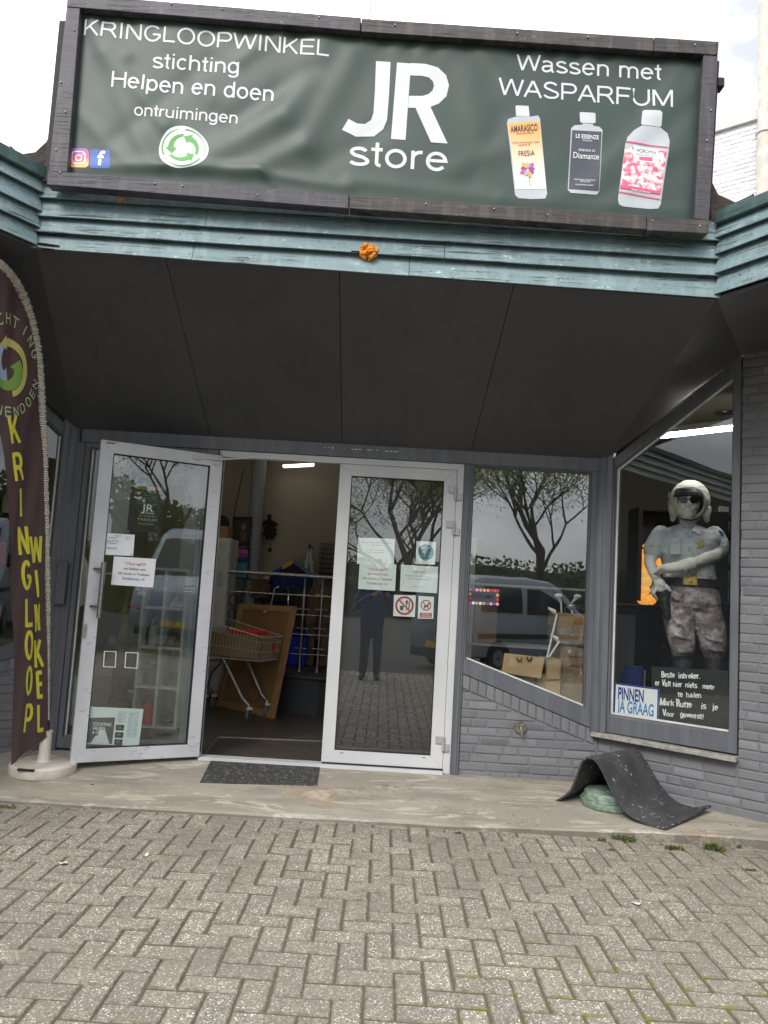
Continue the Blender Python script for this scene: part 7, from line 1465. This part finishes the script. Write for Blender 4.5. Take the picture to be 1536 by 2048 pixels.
# shirt
mb = MB()
mb.rings([ring_at(*a) for a in ((1377, 1049, 20, .07, -.03), (1377, 1056, 38, .10, -.02), (1376, 1064, 58, .13, -.01), (1375, 1076, 64, .15, 0), (1374, 1092, 58, .17, .01), (1374, 1110, 53, .165, .01), (1376, 1128, 50, .15, .01), (1378, 1145, 49, .145, .01), (1380, 1160, 51, .15, 0), (1380, 1164, 50, .148, 0))], 28)
limb(mb, [SP(1322, 1068, 0), SP(1314, 1082, 0), SP(1306, 1101, .01)], [.074, .076, .080]); limb(mb, [SP(1428, 1070, 0), SP(1435, 1084, .01), SP(1435, 1098, .04)], [.078, .081, .086])
for sd, x in ((-1, 1360), (1, 1395)): mb.rings([(SP(x, 1078, .10) + V((0, 0, z)), .07 * r_, .06 * r_, sr, sf) for z, r_ in ((-.09, .3), (-.05, .85), (0, 1), (.05, .85), (.09, .3))], 12)
sh_ = remesh('shirt', mb, M['st_shirt'], stt, .011, 3)
mb = MB()
for sd, pts in ((-1, ((1356, 1049), (1372, 1063), (1368, 1072), (1349, 1060))), (1, ((1392, 1050), (1379, 1064), (1397, 1073), (1405, 1060)))):
    P_ = [SP(x, y, d_) for (x, y), d_ in zip(pts, (.055, .145, .165, .10))]; mb.prism(P_, sf * .016)
obj('collar', mb, M['st_shirt'], stt, bevel=.004)
mb = MB(); Y0 = .182
for x0, x1, y0, y1 in ((1335, 1358, 1080, 1111), (1384, 1402, 1080, 1098)):
    mb.prism([SP(x0, y0 + 2, Y0 - .02), SP(x1, y0, Y0), SP(x1 - 1, y1, Y0), SP(x0 + 2, y1, Y0 - .015)], sf * .008); mb.prism([SP(x0 - 1, y0, Y0 - .012), SP(x1 + 1, y0 - 1, Y0 + .008), SP(x1 + 1, y0 + 5, Y0 + .008), SP((x0 + x1) / 2, y0 + 10, Y0), SP(x0 - 1, y0 + 6, Y0 - .012)], sf * .008)
mb.prism([SP(1370, 1066, .165), SP(1374, 1066, .168), SP(1378, 1160, .152), SP(1373, 1160, .152)], sf * .014)
obj('pocket', mb, M['st_shirt'], sh_, bevel=.002)
mb = MB(); mb.ball(SP(1370.5, 1056.5, .17), .006, 8, 6); [mb.ball(SP(1374 + .05 * (y - 1070), y, .186), .006, 8, 6) for y in (1076, 1092, 1108, 1126)]; obj('button', mb, M['st_skin'], sh_)
bc_ = SP(1395, 1093, .195); mb = MB(); mb.prism([bc_ + (sr * cos(pi / 2 + pi * k / 5) + V((0, 0, 1)) * sin(pi / 2 + pi * k / 5)) * (.036 if k % 2 == 0 else .014) for k in range(10)], sf * .012); obj('star_badge', mb, M['gold'], stt)
pc_ = SP(1437, 1075, .075); mb = MB(); mb.rings([(pc_ + sf * (-.02 + .001 * k) + V((0, 0, z)), r_, .028, sr, sf) for k, (z, r_) in enumerate(((-.052, .005), (-.03, .024), (0, .032), (.03, .03), (.05, .01)))], 12); obj('shoulder_patch', mb, M['ink_teal'], stt)
# trousers
mb = MB()
mb.rings([ring_at(*a) for a in ((1381, 1162, 48, .145), (1381, 1172, 50, .15), (1382, 1190, 54, .16), (1382, 1205, 56, .165), (1382, 1218, 50, .14))], 26)
limb(mb, [SP(1360, 1205, 0), SP(1357, 1228, .02), SP(1360, 1262, .03), SP(1364, 1290, .02), SP(1366, 1304, 0)], [.125, .124, .112, .098, .084], 20)
limb(mb, [SP(1405, 1205, 0), SP(1411, 1228, .02), SP(1421, 1262, .03), SP(1427, 1292, .02), SP(1429, 1308, 0)], [.128, .126, .116, .104, .088], 20)
rw = random.Random(3)
for x0, y0, x1, y1 in ((1340, 1180, 1362, 1190), (1338, 1192, 1366, 1203), (1342, 1206, 1372, 1213), (1425, 1180, 1400, 1190), (1428, 1194, 1398, 1204), (1424, 1208, 1394, 1213), (1345, 1288, 1380, 1296), (1348, 1300, 1378, 1302), (1410, 1294, 1445, 1300), (1376, 1176, 1378, 1212), (1340, 1186, 1358, 1196), (1348, 1214, 1380, 1224), (1390, 1216, 1424, 1224), (1342, 1240, 1372, 1252), (1404, 1246, 1440, 1256), (1346, 1268, 1376, 1276), (1408, 1274, 1440, 1282), (1350, 1294, 1384, 1299)): limb(mb, [SP(x0, y0, .125), SP((x0 + x1) / 2, (y0 + y1) / 2 + 2, .143), SP(x1, y1, .135)], [.008, .011, .008], 8)
remesh('trousers', mb, M['st_trouser'], stt, .0105, 2)
# boots
for x0, x1, d in ((1366, 1367, 0), (1429, 1430, .0)):
    mb = MB(); a = SP(x0, 1312, d); b = SP(x1, 1400, d); limb(mb, [a + V((0, 0, .01)), a.lerp(b, .3), a.lerp(b, .7), V((b.x, b.y, .60)), V((b.x, b.y, .545))], [.080, .082, .076, .062, .06], 18); limb(mb, [V((b.x, b.y, .53)) - sf * .03, V((b.x, b.y, .53)) + sf * .10, V((b.x, b.y, .518)) + sf * .20], [.056, .054, .044], 14)
    o = remesh('boot', mb, M['st_boot'], stt, .011, 2)
mb = MB(); mb.box((stb.x - .38, stb.y - .30, .4705), (stb.x + .38, stb.y + .26, .485)); obj('base_plate', mb, M['st_boot'], stt, bevel=.004)
# belt, buckle, holster
mb = MB(); N = 32; P_ = []
for k in range(N): P_.append(SP(1380.5, 1165, 0) + sr * (.207 * cos(2 * pi * k / N)) + sf * (.157 * sin(2 * pi * k / N)))
vs = [p + V((0, 0, z)) + (p - SP(1380.5, 1165, 0)).normalized() * o_ for o_ in (0, .012) for z in (-.030, .030) for p in P_]
mb.add(vs, [f for k in range(N) for f in ([2 * N + k, 2 * N + (k + 1) % N, 3 * N + (k + 1) % N, 3 * N + k], [N + k, N + (k + 1) % N, 3 * N + (k + 1) % N, 3 * N + k], [k, (k + 1) % N, 2 * N + (k + 1) % N, 2 * N + k])]); obj('belt', mb, M['st_boot'], stt)
q = SP(1376, 1163, .165); mb = MB(); mb.prism([q + sr * a + V((0, 0, b)) for a, b in ((-.052, -.032), (.052, -.032), (.052, .034), (-.052, .034))], sf * .014); mb.lathe([(.022, .0), (.018, .006), (.0, .008)], q + sf * .014, 16, sf); obj('buckle', mb, M['gold'], stt, bevel=.004)
mb = MB(); a, b = SP(1324, 1183, .10), SP(1333, 1232, .10); limb(mb, [a, a.lerp(b, .5), b], [.045, .040, .030], 12); mb.ball(SP(1331, 1178, .10), .034, 10, 6); remesh('holster', mb, M['st_boot'], stt, .008, 2)
mb = MB(); mb.rings([(SP(1428, 1164 + h, .06), .03 * r_, .045 * r_, sr, sf) for h, r_ in ((-2, .5), (1, 1), (12, 1.05), (18, .9), (22, .4))], 12); obj('pouch', mb, M['st_boot'], stt)
# helmet: shell around the head open to the front
hx = (sf + sr * -.06 + V((0, 0, -.12))).normalized(); hcn = SP(1380, 1002, -.01); mb = MB(); hr = sr; hu = hx.cross(hr).normalized() * -1; hu = hu if hu.z > 0 else -hu
def HR(th, r): return (hcn + hx * (r * 1.02 * cos(th)) + V((0, 0, -.012)) * (1 if th < 1.4 else 0), max(1e-3, r * .99 * sin(th)), max(1e-3, r * 1.10 * sin(th)), hr, hu)
mb.rings([HR(R(a), .158) for a in (46, 50, 58, 70, 85, 100, 120, 140, 160, 175)], 36); sh2 = len(mb.f)
mb.f.pop(-2); mb.m.pop(-2)
inner = MB(); inner.rings([HR(R(a), .146) for a in (46, 50, 58, 70, 85, 100, 120, 140, 160, 175)], 36); inner.f.pop(-2); inner.m.pop(-2); mb.add(inner.v, [f[::-1] for f in inner.f])
rim = [hcn + hx * (.155 * cos(R(47))) + hr * (.152 * .99 * sin(R(47)) * cos(t_)) + hu * (.152 * 1.10 * sin(R(47)) * sin(t_)) + V((0, 0, -.012)) for t_ in [2 * pi * k / 40 for k in range(41)]]
mb.tube(rim, .0125, 10, caps=False)
for sd in (-1, 1): limb(mb, [hcn + hr * .135 * sd + hx * .045 + V((0, 0, -.06)), hcn + hr * .122 * sd + hx * .055 + V((0, 0, -.125)), hcn + hr * .128 * sd + hx * .06 + V((0, 0, -.150))], [.03, .03, .022], 12)
M['st_helmet'] = worn('worn_white_helmet', s(204, 202, 192), s(160, 134, 96), 9, .58, .64, s(120, 112, 98)); obj('helmet', mb, M['st_helmet'], stt, sm=60)
mb = MB(); vs = []
for k in range(13):
    a = R(-62 + 124 * k / 12); d = sf * cos(a) + sr * sin(a)
    for h, r_ in ((.046, .108), (.054, .130), (.100, .116), (.118, .098)): vs.append(hc + d * r_ + V((0, 0, h - .012 * (1 - cos(a)))))
mb.add(vs, [[k * 4 + i, k * 4 + 4 + i, k * 4 + 4 + (i + 1) % 4, k * 4 + (i + 1) % 4] for k in range(12) for i in range(4)] + [[0, 1, 2, 3], [51, 50, 49, 48]]); obj('cap_peak', mb, M['st_boot'], stt)
mb = MB()
for sd in (-1, 1):
    c_ = hc + sf * .112 + sr * (.038 * sd - .002) + V((0, 0, .018)); mb.prism([c_ + sr * (.030 * cos(t_)) + V((0, 0, 1)) * (.025 * sin(t_) - (.006 if sin(t_) < 0 else 0)) - sf * (.016 * (1 if cos(t_) * sd > .4 else 0)) for t_ in [2 * pi * k / 18 for k in range(18)]], sf * .008)
    mb.tube([c_ + sr * .034 * sd + V((0, 0, .012)) - sf * .012, hc + sr * .086 * sd + sf * .03 + V((0, 0, .012))], .004, 6)
mb.tube([hc + sf * .122 + sr * -.012 + V((0, 0, .016)), hc + sf * .126 + V((0, 0, .020)), hc + sf * .122 + sr * .010 + V((0, 0, .016))], .004, 6); obj('sunglasses', mb, M['black'], stt)
mb = MB(); mb.tube([hcn + hr * -.118 + hx * .06 + V((0, 0, -.12)), hc + sf * .06 + V((0, 0, -.140)) + sr * -.03, hc + sf * .06 + V((0, 0, -.142)) + sr * .03, hcn + hr * .118 + hx * .06 + V((0, 0, -.12))], .0045, 8); obj('chin_strap', mb, M['st_boot'], stt)

# ================================================================ BEHIND THE CAMERA (seen in the panes)
pb = V((-.17, -.52, PZ)); per = thing('person', 'person in navy jacket and jeans holding up a phone before the shop', 'person', pb)
def pp(x, y, z): return pb + V((x, y, z))
mb = MB(); mb.rings([(pp(0, .02 + f, z), rx, ry, (1, 0, 0), (0, 1, 0)) for z, rx, ry, f in ((1.475, .03, .03, .03), (1.49, .05, .055, .02), (1.53, .07, .085, .01), (1.58, .077, .095, 0), (1.63, .075, .093, -.005), (1.67, .055, .07, -.01), (1.69, .02, .03, -.01))], 18)
mb.rings([(pp(0, 0, z), r_, r_, (1, 0, 0), (0, 1, 0)) for z, r_ in ((1.36, .07), (1.42, .056), (1.50, .054))], 14); limb(mb, [pp(0, .10, 1.585), pp(0, .125, 1.555)], [.012, .016], 8)
for sd in (-1, 1):
    mb.ball(pp(.078 * sd, 0, 1.575), .022, 8, 6, (.4, 1, 1.4)); limb(mb, [pp(.21 * sd + .03, .27, 1.21), pp(.10 * sd + .12, .40, 1.33), pp(.07 * sd + .14, .455, 1.36)], [.034, .030, .036], 10)
    for k in range(4): limb(mb, [pp(.065 * sd + .145, .462, 1.385 - .016 * k), pp(.075 * sd + .16 - .02 * sd, .495, 1.39 - .018 * k), pp(.045 * sd + .168 - .0 * sd, .488, 1.392 - .018 * k)], [.010, .009, .008], 8)
    limb(mb, [pp(.06 * sd + .14, .45, 1.38), pp(.035 * sd + .16, .468, 1.41)], [.012, .009], 8)
body = remesh('body', mb, M['skin'], per, .008, 2)
mb = MB(); mb.rings([(pp(0, -.02 + f, z), rx, ry, (1, 0, 0), (0, 1, 0)) for z, rx, ry, f in ((1.42, .07, .09, -.02), (1.50, .086, .09, -.03), (1.58, .088, .10, -.025), (1.65, .084, .10, -.02), (1.70, .06, .08, -.01), (1.715, .02, .03, 0))], 18); obj('hair', mb, M['hair'], per)
mb = MB(); mb.rings([(pp(0, f, z), rx, ry, (1, 0, 0), (0, 1, 0)) for z, rx, ry, f in ((.80, .19, .14, 0), (.95, .19, .14, 0), (1.08, .175, .13, 0), (1.22, .195, .135, 0), (1.32, .20, .12, -.01), (1.38, .15, .09, -.01), (1.43, .075, .07, 0))], 22)
for sd in (-1, 1): limb(mb, [pp(.19 * sd, 0, 1.34), pp(.27 * sd, .03, 1.20), pp(.26 * sd + .01, .12, 1.10), pp(.21 * sd + .03, .27, 1.20), pp(.13 * sd + .10, .37, 1.30)], [.068, .062, .056, .05, .044])
remesh('jacket', mb, M['jacket'], per, .013, 3)
mb = MB(); mb.rings([(pp(0, 0, z), rx, .13, (1, 0, 0), (0, 1, 0)) for z, rx in ((.74, .175), (.85, .18), (.92, .17))], 20)
for sd in (-1, 1): limb(mb, [pp(.09 * sd, 0, .78), pp(.10 * sd, .02, .50), pp(.11 * sd, -.01, .12)], [.098, .075, .06], 14)
remesh('jeans', mb, M['denim'], per, .013, 2)
for sd in (-1, 1): mb = MB(); limb(mb, [pp(.11 * sd, -.03, .055), pp(.12 * sd, .08, .05), pp(.13 * sd, .18, .04)], [.05, .046, .034], 12); remesh('shoe', mb, M['blackm'], per, .01, 2)
mb = MB(); mb.box((-.085, -.034, 1.318), (.085, -.025, 1.395)); tag(base_origin(obj('phone', mb, M['black'], bevel=.003), (0, -.03, 1.318)), 'black phone held up by the person in navy jacket', 'phone')
def van(name, label, T, L_, H_, W_, paint, prof, plate=True, side_glass=None):
    t_ = thing(name, label, 'van' if 'van' in name else 'car', T.translation, T.to_euler().z)
    mb = MB(T); n = len(prof); rows = ((-1, 1., 0), (-.96, 1, 0), (0, 1, 0), (.96, 1, 0), (1, 1, 0)); vs = []
    for yy in (-1, -.86, -.4, .4, .86, 1):
        for x, z in prof: k = 1 - .12 * smooth(H_ * .45, H_, z) if abs(yy) > .5 else 1; ins = (0 if abs(yy) < .9 else .03); cx, cz2 = L_ / 2, H_ * .45; vs.append((x + (cx - x) * ins, yy * W_ / 2 * k, z + (cz2 - z) * ins * 1.4))
    fs = [[r * n + i, r * n + (i + 1) % n, (r + 1) * n + (i + 1) % n, (r + 1) * n + i] for r in range(5) for i in range(n)] + [list(range(n)), [5 * n + i for i in range(n)][::-1]]
    mb.add(vs, fs); body = obj('body', mb, paint, t_, bevel=.03, seg=2, sm=50)
    def gl(nm, pts, sd, mt='car_glass', out=.004):
        mb = MB(T); P_ = []
        for x, z in pts: k = 1 - .12 * smooth(H_ * .45, H_, z); P_.append(V((x, sd * (W_ / 2 * k + out), z)))
        mb.prism(P_, (0, -sd * .012, 0)); return obj(nm, mb, M[mt], t_, bevel=.003)
    for sd in (-1, 1):
        for pts in side_glass: gl('side_window', pts, sd)
        gl('side_trim', [(.25, H_ * .36), (L_ - .2, H_ * .36), (L_ - .2, H_ * .36 + .09), (.25, H_ * .36 + .09)], sd, 'rubber')
        for x in (L_ * .19, L_ * .80):
            mb = MB(T); mb.lathe([(.19, -.10), (.29, -.10), (.31, -.07), (.31, .07), (.29, .10), (.19, .10)], (x, sd * (W_ / 2 - .09), .31), 28, (0, 1, 0)); wh = obj('wheel', mb, M['tyre'], t_)
            mb = MB(T); mb.lathe([(.0, .0), (.06, .02), (.19, .005), (.19, -.03), (.0, -.03)], (x, sd * (W_ / 2 + .0), .31), 20, (0, sd, 0)); obj('rim', mb, M['steel_dk'], wh)
        mb = MB(T); mb.box((L_ * .70, sd * (W_ / 2 + .02), H_ * .53), (L_ * .70 + .10, sd * (W_ / 2 + .18), H_ * .53 + .16)); obj('mirror', mb, M['rubber'], t_, bevel=.02)
        mb = MB(T); mb.ball((L_ - .13, sd * (W_ / 2 - .24), H_ * .40), .13, 12, 8, (.8, 1.1, .8)); obj('headlight', mb, M['lamp_lens'], t_)
    ws = [p for p in prof]
    i = max(range(n), key=lambda k: prof[k][0] * .0 + (prof[k][1] > H_ * .9) * prof[k][0]); (x0, z0), (x1, z1) = prof[i], prof[(i - 1) % n]
    d = V((x1 - x0, 0, z1 - z0)); nn = V((-d.z, 0, d.x)).normalized(); nn = nn if nn.x > 0 else -nn; a, b = V((x0, 0, z0)) + d * .12 + nn * .008, V((x0, 0, z0)) + d * .94 + nn * .008
    mb = MB(T); w_ = W_ * .40; mb.prism([a + V((0, -w_ * .92, 0)), a + V((0, w_ * .92, 0)), b + V((0, w_, 0)), b + V((0, -w_, 0))], nn * -.012); obj('windscreen', mb, M['car_glass'], t_)
    for x, mt in ((L_ + .012, 'plate_yellow'), (-.02, 'plate_yellow')): mb = MB(T); mb.box((x - .01, -.26, .42), (x + .01, .26, .53)); obj('number_plate', mb, M[mt], t_, bevel=.003)
    mb = MB(T); mb.box((L_ - .02, -W_ * .42, .24), (L_ + .03, W_ * .42, .40)); mb.box((-.03, -W_ * .42, .24), (.02, W_ * .42, .42)); obj('bumper', mb, M['rubber'], t_, bevel=.02)
    return t_
P_small = [(.02, .30), (0, .75), (.06, 1.35), (.16, 1.74), (.40, 1.80), (1.6, 1.82), (2.35, 1.76), (2.62, 1.66), (3.30, 1.13), (3.95, .96), (4.10, .78), (4.12, .30)][::-1]
SG = [[(.35, 1.15), (1.45, 1.15), (1.45, 1.60), (.42, 1.60)], [(1.58, 1.13), (2.95, 1.13), (2.55, 1.52), (2.35, 1.60), (1.60, 1.60)]]
T = Matrix.Translation((1.0, -2.75, -.08)) @ Matrix.Rotation(R(-38), 4, 'Z'); van('delivery_van', 'small grey delivery van parked diagonally opposite the shop door', T, 4.12, 1.82, 1.72, M['van_grey'], P_small, True, SG)
P_big = [(.02, .30), (0, 1.0), (.08, 2.40), (.3, 2.52), (4.2, 2.54), (4.5, 2.42), (5.25, 1.42), (5.75, 1.15), (5.85, .8), (5.86, .30)][::-1]
T = Matrix.Translation((10.6, -5.0, -.08)) @ Matrix.Rotation(R(150), 4, 'Z'); van('panel_van', 'tall grey panel van parked far across from the open door', T, 5.86, 2.54, 1.95, M['van_grey'], P_big, True, [[(3.5, 1.45), (4.95, 1.45), (4.45, 2.1), (3.5, 2.1)]])
P_car = [(.02, .28), (0, .80), (.25, 1.02), (.75, 1.42), (1.5, 1.50), (2.2, 1.44), (3.0, .98), (3.7, .84), (3.9, .66), (3.92, .28)][::-1]
T = Matrix.Translation((-6.0, -3.6, -.08)) @ Matrix.Rotation(R(10), 4, 'Z'); van('parked_car', 'dark blue hatchback parked across from the closed door', T, 3.92, 1.5, 1.68, M['van_dark'], P_car, True, [[(.75, 1.0), (1.55, 1.0), (1.55, 1.38), (.9, 1.34)], [(1.65, 1.0), (2.75, 1.0), (2.2, 1.34), (1.65, 1.38)]])
# trees
def tree_mesh(seed, H_, spread, leaves, lsz):
    r = random.Random(seed); tk = MB(); lv = MB()
    def grow(p, d, ln, rad, dep):
        n = 4; P_ = [p]; q = p; dd = d
        for k in range(n): dd = (dd + V((r.uniform(-.16, .16), r.uniform(-.16, .16), r.uniform(-.04, .12)))).normalized(); q = q + dd * ln / n; P_.append(q)
        tk.tube(P_, [rad * (1 - .45 * k / n) for k in range(n + 1)], 8 if dep < 2 else 5, caps=False)
        if dep >= 4:
            for _ in range(leaves):
                c = P_[r.randrange(1, n + 1)] + V((r.gauss(0, .3), r.gauss(0, .3), r.gauss(0, .3))); a = V((r.uniform(-1, 1), r.uniform(-1, 1), r.uniform(-1, 1))).normalized(); b = a.orthogonal().normalized(); sz_ = lsz * r.uniform(.5, 1.3); lv.add([c, c + a * sz_ + b * sz_ * .4, c + a * sz_ * 2, c + a * sz_ - b * sz_ * .4], [[0, 1, 2, 3]])
        if dep < 6:
            for k in range(3 if dep < 4 else 2):
                an = r.uniform(0, 2 * pi); sd = V((cos(an), sin(an), 0)); grow(P_[-1] if k == 0 else P_[r.randrange(2, n + 1)], (dd * (1 - spread) + sd * spread + V((0, 0, .12))).normalized(), ln * r.uniform(.66, .86), rad * .60, dep + 1)
    grow(V((0, 0, -.1)), V((0, 0, 1)), H_ * .24, H_ * .0145, 0); return tk, lv
def tree(label, loc, seed, H_, spread, leaves, lsz, mat='leaf'):
    tk, lv = tree_mesh(seed, H_, spread, leaves, lsz); t_ = thing('tree', label, 'tree', loc, 0, 'trees across the road'); T_ = Matrix.Translation(V(loc)); tk.v = [T_ @ p for p in tk.v]; lv.v = [T_ @ p for p in lv.v]
    obj('trunk', tk, M['bark'], t_, sm=60, recalc=False); obj('crown', lv, M[mat], t_, sm=0, recalc=False)
tree('broad spring tree straight across from the closed door', (.9, -9.0, -.09), 3, 9.5, .52, 52, .034)
tree('tall bare limbed tree behind the small grey van', (5.6, -17.5, -.09), 5, 14, .48, 50, .055)
tree('copper tinged tree beside the tall bare limbed tree', (1.6, -22, -.09), 8, 12, .5, 40, .05, 'leaf_red')
tree('spring tree opposite the open door beyond the panel van', (12.5, -11.5, -.09), 12, 11, .5, 50, .045)
tree('slender spring tree far left across the road', (-7.5, -14, -.09), 15, 11, .5, 40, .05)
tree('wide spring tree farthest from the shop', (15.5, -24, -.09), 17, 14, .5, 18, .07)
def hedge(label, p0, p1, hh, n, seed, mat):
    lv = MB(); r = random.Random(seed); p0, p1 = V(p0), V(p1); d = p1 - p0; nn = V((-d.y, d.x, 0)).normalized(); N = 60; vs = []; fs = []
    hf = lambda t: hh + hh * .45 * mnoise.noise((t * d.length * .16, seed, 0))
    for k in range(N + 1):
        for j in range(6): t = k / N; z = hf(t) * .86 * j / 5; vs.append(p0 + d * t + nn * (.35 * mnoise.noise((t * 40, j, seed))) + V((0, 0, z)))
    for k in range(N):
        for j in range(5): a = k * 6 + j; fs.append([a, a + 6, a + 7, a + 1])
    lv.add(vs, fs); lv.add([v - nn * .5 for v in vs], fs)
    for _ in range(n):
        t = r.random(); c = p0 + d * t + nn * r.gauss(0, .6) + V((0, 0, max(.05, hf(t) * r.random() ** .7))); a = V((r.uniform(-1, 1), r.uniform(-1, 1), r.uniform(-1, 1))).normalized(); b = a.orthogonal().normalized(); sz_ = r.uniform(.06, .17); lv.add([c - a * sz_, c + b * sz_ * .7, c + a * sz_, c - b * sz_ * .7], [[0, 1, 2, 3]])
    tag(obj('hedge', lv, M[mat], sm=0, recalc=False), label, 'hedge', None, 'stuff')
hedge('long dark evergreen hedge beyond the trees', (-34, -29, -.09), (44, -29, -.09), 3.4, 15000, 77, 'leaf_dark')
hedge('tall olive green shrubbery opposite the open door', (13.5, -14.5, -.09), (31, -7, -.09), 5.2, 14000, 31, 'leaf_olive')
hb = thing('far_house', 'red brick house beyond the hedge', 'house', (20, -36, -.09)); mb = MB(); mb.box((14, -40, -.09), (26, -33, 5)); obj('wall', mb, M['redbrick'], hb); mb = MB(); mb.prism([V((13.6, -32.6, 5)), V((26.4, -32.6, 5)), V((26.4, -36.5, 8.4)), V((13.6, -36.5, 8.4))], (0, 0, .2)); mb.prism([V((13.6, -40.4, 5)), V((26.4, -40.4, 5)), V((26.4, -36.5, 8.4)), V((13.6, -36.5, 8.4))], (0, 0, .2)); obj('roof', mb, M['bitumen'], hb)
for x in (15.5, 18.5, 21.5, 24): mb = MB(); mb.box((x - .6, -32.99, 1.2), (x + .6, -32.95, 2.8)); w_ = obj('window', mb, M['bead'], hb); mb = MB(); mb.box((x - .5, -32.945, 1.3), (x + .5, -32.94, 2.7)); obj('pane', mb, M['car_glass'], w_)
